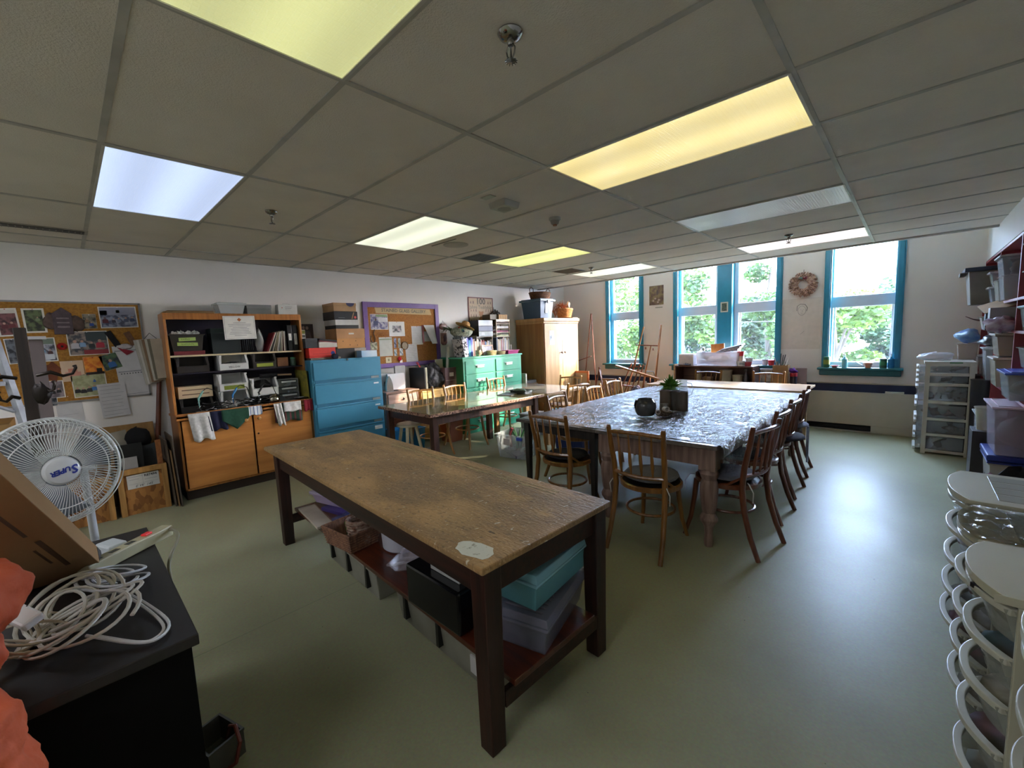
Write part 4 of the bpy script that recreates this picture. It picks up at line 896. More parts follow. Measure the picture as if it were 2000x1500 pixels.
photo(3.53,1.50,.04,.15,'narrow grey strip photo, upper right of four small strips',.0,.001,pal=('5a6258','9aa092'),nm='strip_photo')
photo(3.455,1.36,.045,.10,'small blue strip photo, lower left of four small strips',.0,.001,pal=('5f7f93','b3c4cc'),nm='strip_photo')
photo(3.555,1.365,.06,.11,'small pale strip photo, lower right of four small strips',.0,.001,pal=('6d7c86','c6ccd0'),nm='strip_photo')
photo(3.105,1.475,.11,.11,'small grey mosaic picture at the left edge inside the purple frame',.0,.001,pal=('6f7560','b8b49c'),nm='mosaic_picture',cat='picture')
def fold(u, v): return (.03+.05*sin(u*pi)*v+.03*v, .0+.20*u*(1-v)+.13*v+.1*u*v, -.30*v+.0)
t = T('folded_sheet','white sheet curling away from a red strip on the purple-framed board','paper',(-5.685,3.97,1.77))
g = G().grid(fold, 8, 10); o = g.make('sheet', paper('d8dadb'), t, smooth='all')
G().box(0,.01,-.018,.014,-.28,.0).make('red_strip', mat('7d2f26'), t)
G().box(0,.002,.02,.15,-.26,-.10).make('back_sheet', paper('b3b5ba'), t)
t = T('twig_arrangement','brown twig loop arrangement pinned above the leafy sheet','twigs',(-5.683,3.28,1.62))
g = G()
for k in range(7):
    a0 = .4*k; g.tube([(.008,-.09+.026*k+.05*sin(a*1.3+a0)*.5,.03*sin(a+a0)+.02) for a in [j*.5 for j in range(8)]],.003,5)
g.make('twigs', mat('9a6433'), t, smooth=True)
t = T('hanging_strap','black and grey strap loop hanging at the left inside the purple frame','strap',(-5.68,3.10,1.62))
G().tube([(.004,-.03,.0),(.006,-.045,-.05),(.006,-.02,-.10),(.006,.02,-.09),(.005,.03,-.03),(.004,.01,.03),(.004,.03,.09)],.006,6).make('strap', plastic('2f2c2b'), t, smooth=True)
t = T('hoop','small woven hoop pinned beside the strip photos','hoop',(-5.684,3.62,1.46))
G().tube([(.006,.055*cos(a),.06*sin(a)) for a in [k*pi/12 for k in range(24)]],.006,6,closed=True).make('rim', mat('6d5234'), t, smooth=True); G().xf(TM((.003,0,0),ry=H_)).lathe([(.052,0),(.052,.002)],n=20,sy=1.05).make('panel', mat('8c8068',sc=50), t)
t = T('red_rosette','red ribbon rosette with a white tag hanging low on the board','rosette',(-5.684,3.51,1.26))
G().blob((.01,0,0),(.014,.03,.03),12,8,.2,3).make('rosette', cloth('b01428'), t, smooth='all'); G().box(.012,.014,.0,.045,-.075,-.015).make('tag', paper('d8cfd0'), t)
G().tube([(.006,0,-.02),(.006,-.02,-.10),(.006,.005,-.17),(.006,.03,-.08)],.004,5).make('ribbon', cloth('8a3520'), t)
# beyond the board
t = T('oval_plaque','dark oval wooden plaque hanging on a string beside the purple frame','plaque',(-5.70,4.385,1.745))
G().xf(TM((0,0,0),ry=H_)).lathe([(.085,0),(.085,.010),(.075,.014)],n=28,sx=.6).make('oval', wood('6d3528','4c241c'), t, smooth=True); G().tube([(.006,-.03,.045),(.004,0,.10),(.006,.03,.045)],.0018,5).make('string', mat('3b3430'), t)
t = T('leaf_plaque','reddish plaque with dried leaves hanging below the oval plaque','plaque',(-5.70,4.385,1.44))
G().xf(FM((.0,0,0),(0,1,0),(0,0,1))).prism([(-.06,.03),(-.03,0),(.04,.0),(.065,.04),(.06,.20),(-.06,.20)],0,.012).make('board', mat('6d3a33',r=.7,sc=14,h2='8a6a52'), t, bev=.003)
G().blob((.015,.02,.12),(.012,.035,.05),10,7,.25,2).make('dried_leaves', mat('3a1620'), t, smooth='all'); G().tube([(.006,-.04,.20),(.006,-.05,.26)],.0018,5).tube([(.006,.04,.20),(.006,.05,.26)],.0018,5).make('string', mat('3b3430'), t)
# teddy bear poster: small silhouettes and a plain bear shape
t = T('poster','cream poster reading 100 Jahre Teddybär with rows of small silhouettes','poster',(-5.695,5.26,1.70))
G().xf(FM((0,0,0),(0,1,0),(0,0,1))).box(-.305,.305,-.02,.56,0,.002).make('red_border', paper('6d2f33'), t)
Fp = FM((.0022,0,0),(0,1,0),(0,0,1))
G().xf(Fp).box(-.285,.285,0,.545,0,.001).make('sheet', paper('d3bfa4'), t)
g = G().xf(Fp); rd = random.Random(5)
for j in range(5):
    for i in range(9):
        if 3 <= i <= 5 or (j == 0 and 2 <= i <= 6): continue
        X = -.24+.06*i; Y = .045+.095*(4-j)+(0 if j else .045)
        if .33 < Y < .43: continue
        s = .008+.004*rd.random(); g.prism([(X-s,Y-.022),(X+s,Y-.022),(X+s*.7,Y+.008),(X-s*.7,Y+.008)],.001,.0016,m=rd.randrange(3)); g.prism([(X+s*.8*cos(k*pi/4),Y+.016+s*.9*sin(k*pi/4)) for k in range(8)],.001,.0016,m=rd.randrange(3))
g.make('silhouettes', [mat('6d4a3a'),mat('8a6a4c'),mat('5a3f4a')], t)
g = G().xf(Fp); E_ = lambda cx,cy,a,b: [(cx+a*cos(k*pi/8),cy+b*sin(k*pi/8)) for k in range(16)]
for q in (E_(0,.12,.07,.10),E_(0,.26,.05,.05),E_(-.04,.30,.018,.018),E_(.04,.30,.018,.018),E_(-.05,.04,.035,.03),E_(.05,.04,.035,.03)): g.prism(q,.0012,.0022)
g.make('bear_shape', mat('b0763a',sc=12), t)
G().xf(Fp@TM((0,.485,.001))).text('100',.15,Matrix.Identity(4),bold=.002).make('numerals', mat('2b2624'), t)
G().xf(Fp@TM((0,.385,.001))).text('Jahre Teddybär',.088,Matrix.Identity(4)).make('lettering', mat('6f6a58'), t)
def wreath(nm, lb, Mx, R, r, cols, n, seed, ribbon=None):
    t = T(nm, lb, 'wreath', tuple(Mx.translation)); M2 = Mx.copy(); M2.translation = (0,0,0)
    g = G().xf(M2); g.tube([(R*cos(a),R*sin(a),r*.6) for a in [k*pi/16 for k in range(32)]], r*.7, 8, closed=True); g.make('core', mat(cols[0],r=.9), t, smooth=True)
    g = G(); rd = random.Random(seed)
    for k in range(n):
        a = rd.uniform(0,2*pi); b = rd.uniform(0,pi); q = R+r*cos(b)
        g.xf(M2@TM((q*cos(a),q*sin(a),r*.6+r*.8*sin(b)),rx=rd.uniform(-1,1),ry=rd.uniform(-1,1),rz=a+rd.uniform(-.6,.6))).cyl((-r*.30,0,0),(r*.30,0,0),r*.17,n=7,m=k%len(cols))
    g.make('trimmings', [mat(c,r=.8) for c in cols], t)
    if ribbon:
        for k,c in enumerate(ribbon): G().xf(M2@TM(((-.03+.05*k),R*.75,r*1.3))).blob((0,0,0),(.045,.02,.02),10,6,.25,k).make('ribbon_bow', cloth(c), t, smooth='all')
    G().xf(M2).tube([(0,R,.01),(0,R+r+.05,.003)],.004,5).make('hanger', mat('6d5a3c'), t)
    return t
wreath('wicker_wreath','dark twig wreath on the wall between the poster and the wardrobe',WL(5.58,1.90,.002),.10,.045,['4a3a2c','2b2523','5d4c3c','8a8580'],160,3)
wreath('cork_wreath','round wreath made of wine corks with a ribbon, between the windows',WB(-1.23,2.14,.004),.125,.05,['a88672','c3a48c','8d6a5c','b3938a'],420,4,['7fa39a','7a2436'])
G_ = G().box(-.002,.002,-.001,.001,-.09,.09)
# ---------------------------------------------------------------- low cabinets by the board
M_pinkwood = wood('a88676','8c6c5e',r=.5,ax='y',coat=0)
t = T('nightstand','pinkish brown wooden side cabinet with one drawer beside the blue cabinet','cabinet',(-5.45,3.26,0))
G().box(-.23,.22,-.27,.27,.80,.825).make('top', M_pinkwood, t, bev=.004)
G().box(-.21,.20,-.26,-.24,.0,.80).box(-.21,.20,.24,.26,.0,.80).box(-.21,-.19,-.24,.24,.05,.80).box(-.21,.20,-.24,.24,.60,.615).make('carcass', M_pinkwood, t, bev=.002)
d = G().box(.19,.212,-.235,.235,.62,.79).make('drawer', wood('b99a8c','9c7d70',r=.5,ax='y',coat=0), t, bev=.003)
G().xf(TM((.213,0,.71),ry=H_)).lathe([(.006,0),(.006,.012),(.012,.018),(.008,.024)],n=12).box(-.02,.02,-.006,.006,0,.003).make('pull', mat('2a2220',r=.4,m=.5), d)
t = T('drawer_chest','pale yellow pine chest with two rows of small drawers, left of the green cabinet','cabinet',(-5.42,3.925,0))
M_yel = wood('d9b56a','c29a50',r=.45,ax='y'); 
G().box(-.22,.20,-.37,.37,.76,.785).box(-.20,.18,-.36,.36,.05,.76).make('chest_body', M_yel, t, bev=.004)
for i in range(4):
    for j in range(2):
        y = -.27+.18*i; zz = .62-.16*j
        d = G().box(.18,.192,y-.083,y+.083,zz-.07,zz+.07).make('drawer', M_yel, t, bev=.003)
        G().tube([(.192,y-.02,zz),(.205,y-.012,zz-.008),(.205,y+.012,zz-.008),(.192,y+.02,zz)],.003,6).make('pull', mat('3a2c1c',r=.4,m=.6), d)
z = .8265
boxthing('white_board','white foam block standing against the board on the side cabinet','panel',-5.62,-5.56,3.09,3.30,z,z+.24,plastic('c4c5c8'))
o = G().box(-.09,.09,-.015,.015,0,.34).make('grey_binder', mat('8d9094',r=.5), loc=(-5.52,3.40,z), rz=H_+.2); o.rotation_euler=(0,.0,H_+.1); tag(o,'grey slab standing on the side cabinet behind the white box','panel')
boxthing('white_box','large white flat box standing on the side cabinet behind the iron','box',-5.50,-5.46,3.16,3.44,z,z+.235,plastic('d3d4d8'))
t = T('clothes_iron','black and white clothes iron standing on its heel on the side cabinet','iron',(-5.38,3.12,z),0)
def ironp(s, n=12): return [(0,.21*s)]+[( .05*s*sin(k*pi/n)**.8 if k<=n else 0, .21*s*cos(k*pi/n*.5)) for k in range(1,n)]+[(.052*s,0),(-.052*s,0)]+[(-.05*s*sin((n-k)*pi/n)**.8, .21*s*cos((n-k)*pi/n*.5)) for k in range(1,n)]
pl = [(0,.22),(.02,.19),(.037,.15),(.048,.10),(.052,.05),(.05,.0),(-.05,0),(-.052,.05),(-.048,.10),(-.037,.15),(-.02,.19)]
G().xf(FM((.03,0,0),(0,1,0),(0,0,1))).prism(pl,0,.008).make('soleplate', mat('c8c9c6',r=.2,m=.8), t, bev=.002)
G().xf(FM((-.02,0,0),(0,1,0),(0,0,1))).prism([(a*.9,b*.95+.005) for a,b in pl],0,.05).make('housing', plastic('d8d6cc'), t, bev=.006)
G().tube([(-.02,0,.02),(-.08,0,.03),(-.085,0,.12),(-.03,0,.15)],.015,8).make('handle', plastic('141416'), t, smooth=True)
G().tube([(-.08,0,.03),(-.06,.08,.0),(0,.14,.004),(.05,.05,.004),(.06,.12,.004)],.004,6).make('cord', plastic('111113'), t, smooth=True)
z = .7865
t = T('document_case','black upright document box with a cream spine on the pine chest','binder',(-5.47,3.70,z),.35)
G().box(-.15,.13,-.04,.04,0,.33).make('case', plastic('1a1b1e'), t, bev=.003); G().box(.13,.133,-.012,.03,.0,.33).make('spine', paper('b5b19c'), t)
g = G()
for k,(c,r) in enumerate([((0,0,.15),(.13,.15,.16)),((.0,-.08,.25),(.10,.09,.11)),((-.01,.03,.28),(.11,.10,.11)),((.04,.10,.13),(.09,.09,.13)),((.03,-.10,.10),(.10,.08,.11))]): g.blob(c,r,18,12,.05,k+3)
o = g.make('cloth_bag', mat('15171c',r=.55,sc=30,h2='1f232c',bump=.5,bs=25), loc=(-5.45,3.94,z-.005), smooth='all'); tag(o,'large slumped black fabric bag on the pine chest','bag')
rm = o.modifiers.new('r','REMESH'); rm.mode = 'VOXEL'; rm.voxel_size = .012; rm.use_smooth_shade = True
tx_ = bpy.data.textures.new('folds','CLOUDS'); tx_.noise_scale = .06; dm_ = o.modifiers.new('d','DISPLACE'); dm_.texture = tx_; dm_.strength = .05
t = T('storage_tin','brown and pink striped storage box with a white label on the pine chest','box',(-5.44,4.185,z))
G().bin(.30,.24,.30,tx=.004,ty=.004).make('box_body', mat('5a3c40',r=.6,kind='wave',sc=9,stretch=(1,1,0),h2='b08f92',lo=.3,hi=.5), t)
G().box(-.152,.153,-.122,.123,.28,.30).box(-.152,.153,-.122,.123,.095,.10).make('trim_edge', mat('b9a3a0'), t) if False else G().box(.151,.153,-.12,.12,.095,.103).make('seam', mat('b9a3a0'), t)
G().box(.151,.1525,-.04,.045,.16,.22).make('label', paper('dcd3d0'), t)
G().box(-.14,-.135,-.09,.06,.10,.43).box(-.10,-.097,-.10,.0,.10,.39).make('papers', paper('cfcdc0'), t)
t = T('paper_roll','white rolled paper tube standing in the striped box','roll',(-5.46,4.22,z+.02)); G().tube([(0,0,0),(-.02,.05,.35),(-.03,.09,.60)],.027,14).make('tube', paper('d6d6d2'), t, smooth=True)
t = T('wooden_stick','flat wooden stick leaning out of the striped box toward the green cabinet','stick',(-5.40,4.24,z+.06)); G().xf(FM((0,0,0),(0,1,.9),(0,-.9,1))).box(0,.40,-.018,.018,-.01,.01).make('stick', wood('a8744a','8c5c38'), t, bev=.003)
t = T('scissors','red-handled scissors stuck in the top of the black bag','scissors',(-5.45,3.72,z+.36)); 
for s in (-1,1): G().tube([(0,s*.0,-.04),(0,-.03-s*.012,.02),(0,-.06-s*.012,.05),(0,-.045+s*.004,.055),(0,-.03,.02)],.005,6).make('handle', plastic('c42a2c'), t, smooth=True)
# ---------------------------------------------------------------- green drawer cabinet
M_gr = mat('2f9a7a', r=.4, var=.05, sc=4); M_grs = mat('2d7a4c', r=.45, var=.1, sc=4)
t = T('drawer_cabinet','bright green painted cabinet with two columns of drawers and white cup pulls','drawer cabinet',(-5.38,4.97,0))
G().box(-.28,.265,-.68,.68,0,1.21).make('cabinet_body', M_gr, t, bev=.002)
G().box(-.285,.28,-.70,.70,1.21,1.235).make('cabinet_top', M_gr, t, bev=.005)
G().box(-.28,.262,-.685,-.6805,0,1.205).make('side_panel', M_grs, t)
for c in range(2):
    for r_ in range(5):
        y0, y1 = (-.64,-.035) if c == 0 else (.035,.64); z1 = 1.17-.222*r_; z0 = z1-.205
        d = G().box(.265,.278,y0,y1,z0,z1).make('drawer', M_gr, t, bev=.003)
        ym, zm = (y0+y1)/2, (z0+z1)/2+.01
        g = G().xf(FM((.278,ym,zm),(0,1,0),(0,0,1)))
        g.box(-.10,.10,.014,.024,0,.010).box(-.075,.075,-.022,.016,.0,.024); g.make('cup_pull', mat('d9dfdc',r=.3), d, bev=.003)
        G().xf(FM((.278,ym+.09,zm),(0,1,0),(0,0,1))).box(-.02,.03,.0,.004,0,.004).make('tab', mat('cfd6d2'), d) if False else None
# boards and boxes between green cabinet and wardrobe
boxthing('leaning_sheet','pale green-white board leaning between the green cabinet and the wardrobe','board',-5.60,-5.57,5.72,6.08,0,.98,mat('b8bfae'))
boxthing('perforated_board','grey perforated panel standing beside the green cabinet','panel',-5.20,-5.06,5.70,5.73,0,.86,mat('b9b5a5',kind='voronoi',sc=30))
boxthing('carton','brown cardboard box with black folders on it beside the wardrobe','box',-5.50,-5.10,5.75,6.08,0,.66,M_card2)
boxthing('folders','stack of black folders on the brown cardboard box','folders',-5.48,-5.12,5.77,6.07,.661,.72,mat('1f1e22',sc=40,h2='4b4a4c',stretch=(1,1,30)))
# ---------------------------------------------------------------- wardrobe
M_w1 = wood('a0703e','87592e',r=.45,ax='z',sc=1.2); M_w2 = wood('c59a68','b08553',r=.4,ax='z',sc=1.2)
t = T('wardrobe','tall honey-coloured two-door wooden wardrobe in the corner','wardrobe',(-5.31,6.70,0))
G().box(-.35,.33,-.56,-.54,0,1.84).box(-.35,.33,.54,.56,0,1.84).box(-.35,-.33,-.54,.54,0,1.84).box(-.35,.33,-.54,.54,0,.08).make('carcass', M_w1, t, bev=.002)
G().box(-.35,.35,-.565,.565,1.76,1.80).box(-.35,.37,-.575,.575,1.80,1.86).make('cornice', M_w2, t, bev=.006)
for k,(a,b) in enumerate(((-.54,-.003),(.003,.54))):
    d = G().box(.33,.35,a,b,.09,1.755).make('door', M_w2, t, bev=.003)
    ky = -.05 if k == 0 else .05
    G().xf(TM((.35,ky,1.20),ry=H_)).lathe([(.008,0),(.008,.02),(.024,.028),(.022,.04),(.01,.045)],n=18).make('knob', wood('6d4828','4c2f18'), d, smooth=True)
for y, z, w, h, lb, c in ((6.37,1.49,.15,.27,'white sheet with a small drawing taped on the left wardrobe door','d3d6da'),(6.86,1.54,.13,.28,'white sheet taped high on the right wardrobe door','d6d4cc')):
    t = T('door_sheet', lb, 'paper', (-4.958,y,z)); G().box(0,.0015,-w/2,w/2,-h/2,h/2).make('sheet', paper(c), t)
    g = G().xf(FM((.002,0,0),(0,1,0),(0,0,1)))
    for k in range(6): g.tube([(-.03+.02*cos(a+k),-.02+.02*k*.4+.03*sin(a*1.5),0) for a in [j*.6 for j in range(6)]],.0012,4)
    g.make('drawing', mat('8f94a0'), t)
# on the wardrobe
z = 1.861
t = T('storage_tote','large blue-grey lidded plastic tote on the wardrobe','storage tote',(-5.30,6.38,z))
G().frus(-.24,.24,-.20,.20,0,.33,.03,.03).make('tote_body', plastic('4c6580'), t, bev=.01)
G().box(-.27,.27,-.23,.23,.32,.355).box(-.24,.24,-.20,.20,.355,.37).make('lid', plastic('5b7690'), t, bev=.006)
G().box(.268,.285,-.03,.05,.28,.34).make('latch', plastic('20242b'), t, bev=.004); G().box(.232,.236,-.05,.02,.10,.30).make('label', paper('c9cddc'), t)
def basket(nm, lb, x, y, z, a, b, h, m, handle=False, flare=1.15, cat='basket', n=36, rows=9, contents=None, rz=0):
    t = T(nm, lb, cat, (x, y, z), rz); g = G()
    for j in range(rows):
        f = 1/flare+(1-1/flare)*j/(rows-1); zz = h*(j+.5)/rows
        g.tube([((a*f+ (.004 if (k+j)%2 else -.003))*cos(2*pi*k/n),(b*f+(.004 if (k+j)%2 else -.003))*sin(2*pi*k/n),zz) for k in range(n)], h/rows*.56, 5, closed=True)
    g.lathe([(1/flare,0),(1/flare,.006)],n=n,sx=a,sy=b); g.make('woven_body', m, t, smooth=True)
    G().tube([(a*cos(2*pi*k/n),b*sin(2*pi*k/n),h) for k in range(n)], .010, 6, closed=True).make('rim', m, t, smooth=True)
    if handle:
        for s in (-1,1): G().tube([(-.04,s*b,h-.02),(-.045,s*(b+.01),h+.06),(0,s*(b+.015),h+.10),(.045,s*(b+.01),h+.06),(.04,s*b,h-.02)],.007,6).make('handle', m, t, smooth=True)
    return t
wk = mat('7a4f30', r=.8, sc=30, h2='4f3020'); wk2 = mat('c98a4c', r=.75, sc=30, h2='9a6030')
basket('wicker_basket','dark wicker basket with tall handles on top of the blue-grey tote','basket' and -5.26,6.42,2.235,.18,.24,.12,wk,True,1.2)
basket('wicker_basket','orange wicker basket of dried plants on the right of the wardrobe top',-5.10,6.98,z+.02,.15,.19,.17,wk2,False,1.35)
t = T('dried_plants','bundle of orange dried plants and a white bloom sticking out of the orange basket','dried plants',(-5.10,6.95,z+.19))
g = G(); rd = random.Random(9)
for k in range(60): a = rd.uniform(0,2*pi); r = rd.uniform(.02,.16); g.tube([(0.02*cos(a),.03*sin(a),0),(r*.5*cos(a),-.02+r*.9*sin(a),.08),(r*cos(a),-.05+r*1.2*sin(a),rd.uniform(.05,.17))],.003,4)
g.make('stems', mat('b5622c',r=.9,sc=20,h2='8a4420'), t)
G().blob((.02,.13,.08),(.04,.04,.06),10,7,.2,3).make('white_bloom', mat('e6dccb'), t, smooth='all')
g = G(); rd = random.Random(10)
for k in range(70): a = rd.uniform(-1.2,1.2); g.tube([(0,0,0),(.02*sin(a*3),.10*sin(a),.12),(.05*cos(a*2),.16*sin(a)+.03,.25*cos(a)+rd.uniform(-.05,.05))],.0028,4)
tag(g.make('straw_bundle', mat('8a5a36',r=.9), loc=(-5.14,6.74,z+.02)),'loose brown straw bundle between the tote and the orange basket','straw')
t = T('wooden_tray','small pale wooden tray at the right end of the wardrobe top','tray',(-5.08,7.16,z)); G().box(-.12,.12,-.09,.09,0,.018).make('tray', mat('cdb892'), t, bev=.003) 
# ---------------------------------------------------------------- on the green cabinet
z = 1.236
t = T('magazine_file','white speckled cardboard magazine file leaning at the left of the green cabinet top','magazine file',(-5.30,4.43,z),0)
G().xf(TM((0,0,0),rx=.16)).bin(.26,.09,.30,tx=.001,ty=.001).make('file', mat('d8d8dc',r=.6,kind='voronoi',sc=40,h2='3a3a44',lo=.3,hi=.4), t)
G().xf(TM((0,0,0),rx=.16)).box(-.11,.11,-.035,-.02,.01,.33).box(-.11,.11,-.01,.0,.01,.35).box(-.11,.11,.01,.03,.01,.32).make('papers', mat('5b6570',sc=20,h2='aab3ba'), t)
for k,(y,c,h,lb) in enumerate([(4.535,'7a7fd0',.30,'lavender upright file on the green cabinet'),(4.585,'3c9fd6',.27,'bright blue upright file on the green cabinet'),(4.63,'5560c8',.31,'violet-blue upright file on the green cabinet')]):
    boxthing('upright_file',lb,'file',-5.50,-5.27,y-.021,y+.021,z,z+h,mat(c,r=.5))
t = T('cloth_hat_bag','dotted fabric bundle with coloured spots lying on the files','fabric bag',(-5.38,4.52,z+.315))
G().blob((0,0,.09),(.14,.21,.09),20,10,.06,5).make('dotted_fabric', cloth('b5b7a2','6f7a68'), t, smooth='all')
g = G(); rd = random.Random(3); cc = ['a5303a','2f6a3e','23324f','c45a3a','3a8c7c']
for k in range(14):
    th = rd.uniform(-.9,.9); ph = rd.uniform(.1,1.1); g.xf(TM((.137*cos(th)*cos(ph),.21*sin(th)*cos(ph),.09+.088*sin(ph)),rz=th,ry=H_-ph)).lathe([(.019,-.004),(.019,.006)],n=12,m=k%5)
g.make('spots', [cloth(c) for c in cc], t)
t = T('straw_hat','small tilted straw hat on the dotted fabric bundle','hat',(-5.33,4.55,z+.49),0); 
g = G().xf(TM((0,0,0),rx=-.42,ry=.15)); g.lathe([(.16,0),(.165,.006),(.075,.012),(.07,.06),(.05,.085),(.001,.09)],n=30,cap1=False); g.make('straw', mat('b98f54',r=.85,sc=50,h2='8d6a3a'), t, smooth=True)
g = G(); rd = random.Random(2)
for k in range(26): a = rd.uniform(0,pi*2); g.tube([(0,0,0),(.04*cos(a),-.05+.06*sin(a),.05),(.07*cos(a),-.10+.09*sin(a),rd.uniform(-.05,.09))],[.003,.006,.001],4)
tag(g.make('dried_leaves', mat('4a5a38',r=.8), loc=(-5.45,4.36,z+.42)),'dark green dried leaves hanging over the back of the dotted bundle','leaves')
# books
BC = ['b9b4a8','a02c2c','d8d0be','6d6f78','2d5fa0','c9c5cf','8a8f5a','4c3a3c','d4c3b0','54606f','e0dcd4','7c4a58','333c46','b0a48a','9aa7b8','7d2f3a']
CN = ['pale grey','red','cream','slate','blue','lilac-white','olive','dark brown','tan','steel grey','white','plum','navy','sand','light blue','maroon']
def books(y0, y1, z, x0, hs, seed, where, gp):
    rd = random.Random(seed); y = y0; k = 0; used = {}
    while y < y1-.012:
        w = rd.uniform(.014,.03); w = min(w, y1-y); c = rd.randrange(len(BC)); h = rd.uniform(*hs); d = rd.uniform(.15,.19)
        nm = CN[c]; used[nm] = used.get(nm, 0)+1; od = ['','second ','third ','fourth ','fifth '][min(4,used[nm]-1)]
        t = T('book', '%s%s upright book %s, number %d from the left' % (od, nm, where, k+1) if False else '%s%s-spined book %s' % (od and od[:-1]+' '+'' or '', nm, where), 'book', (x0, y+w/2, z), 0, gp)
        G().box(-d, 0, -w/2+.0005, w/2-.0005, 0, h).make('cover', mat(BC[c],r=.5), t, bev=.0015)
        G().box(-d+.004, -.004, -w/2+.003, w/2-.003, h-.002, h+.0006).make('pages', paper('cfc8b6'), t)
        y += w; k += 1
t = T('book_rack','small wooden book rack with two shelves on the green cabinet','rack',(-5.38,5.03,z))
G().box(-.14,.0,-.19,-.178,0,.34).box(-.14,.0,.178,.19,0,.34).box(-.14,.0,-.178,.178,.31,.322).box(-.14,-.13,-.178,.178,0,.31).make('frame', wood('a09478','85795f'), t)
books(4.70,4.835,z,-5.33,(.24,.30),21,'left of the small rack on the green cabinet','books left of the rack')
books(4.858,5.20,z,-5.39,(.22,.28),22,'in the small rack on the green cabinet','books in the rack')
books(5.26,5.60,z,-5.33,(.24,.30),23,'in the right row on the green cabinet','books in the right row')
for k,(z0,z1,c,lb) in enumerate([(.323,.41,'9aa3a6','light grey box file with a white label, lowest of three above the rack'),(.411,.50,'6a6f88','blue-grey box file, middle of three above the rack'),(.501,.60,'c9ced2','white box file, topmost of three above the rack')]):
    t = boxthing('box_file',lb,'box',-5.60,-5.34,4.86,5.19,z+z0,z+z1,mat('1b1c1f')); G().box(.13,.132,-.165,.165,.003,z1-z0-.004).make('front_panel', mat(c,r=.5), t)
    if k == 0: G().box(.132,.133,-.11,-.03,.02,.07).make('label', paper('c8ccd0'), t)
t = T('letter_tray','wooden letter tray rack with stacked papers above the right book row','tray',(-5.45,5.44,z+.305))
for k,zz in enumerate((0,.075,.15,.225)): G().box(-.12,.12,-.16,.16,zz,zz+.008).make('tier', wood('a58c66','8a7350'), t)
G().box(-.12,-.10,-.17,-.16,0,.30).box(.10,.12,-.17,-.16,0,.30).box(-.12,-.10,.16,.17,0,.30).box(.10,.12,.16,.17,0,.30).box(.115,.125,-.17,.17,.27,.31).make('posts', wood('b59c76','8a7350'), t)
for k,(zz,c,lb) in enumerate([(.009,'c9cfa8','pale green paper stack in the lowest tier of the letter tray'),(.084,'8f4a63','plum folder in the second tier of the letter tray'),(.159,'d9d9da','white paper stack in the third tier of the letter tray'),(.234,'5a4030','dark brown folder in the top tier of the letter tray')]):
    boxthing('paper_stack',lb,'papers',-5.56,-5.34,5.30,5.58,z+.305+zz,z+.305+zz+.03,mat(c,r=.7))
boxthing('wooden_crate','open slatted little wooden crate on top of the letter tray','crate',-5.54,-5.33,5.34,5.56,z+.612,z+.70,mat('a8834f',r=.7,kind='wave',sc=6,stretch=(0,1,0),h2='7d5c34'))
boxthing('brown_box','dark olive-brown box beside the slatted crate','box',-5.56,-5.36,5.16,5.32,z+.612,z+.70,mat('5a4a26'))
t = T('framed_print','small wooden picture frame leaning on the rack of books','picture frame',(-5.27,4.99,z))
g = G().xf(FM((0,0,0),(0,1,0),(-.15,0,1))); g.box(-.13,.13,.155,.175,0,.012).box(-.13,-.112,0,.155,0,.012).box(.112,.13,0,.155,0,.012).make('frame', wood('a06a3c','855228'), t); G().xf(FM((0,0,0),(0,1,0),(-.15,0,1))).box(-.112,.112,0,.155,0,.004).make('picture', mat('b8b6ba',sc=18,h2='8a8a94'), t)
basket('bread_basket','low square straw basket in front of the framed picture',-5.21,5.02,z,.055,.10,.07,mat('b7a27a',sc=30,h2='8d7a56'),n=24,rows=5)
basket('bread_basket','shallow round straw basket right of the square one on the green cabinet',-5.20,5.23,z,.055,.09,.05,mat('c0a880',sc=30,h2='93805a'),n=24,rows=4)
t = T('pink_tray','magenta pink plastic tray at the right of the green cabinet top','tray',(-5.22,5.50,z),H_); G().bin(.27,.14,.065,tx=.012,ty=.012).make('tray', plastic('b03a78'), t)
t = T('mug','patterned cream mug beside the violet file on the green cabinet','mug',(-5.20,4.70,z)); G().lathe([(.03,0),(.045,.03),(.045,.10),(.042,.10),(.040,.02)],n=20,cap1=True).make('cup', mat('b8b38f',sc=30,h2='7a6a55'), t, smooth=True); G().tube([(0,.044,.08),(0,.075,.07),(0,.07,.03),(0,.044,.03)],.006,6).make('handle', plastic('c8c3a4'), t, smooth=True)
boxthing('magazine_stack','stack of grey magazines beside the right book row on the green cabinet','magazines',-5.58,-5.34,5.62,5.66,z,z+.16,mat('8b877c',sc=50,h2='4f4b44',stretch=(1,1,40)))
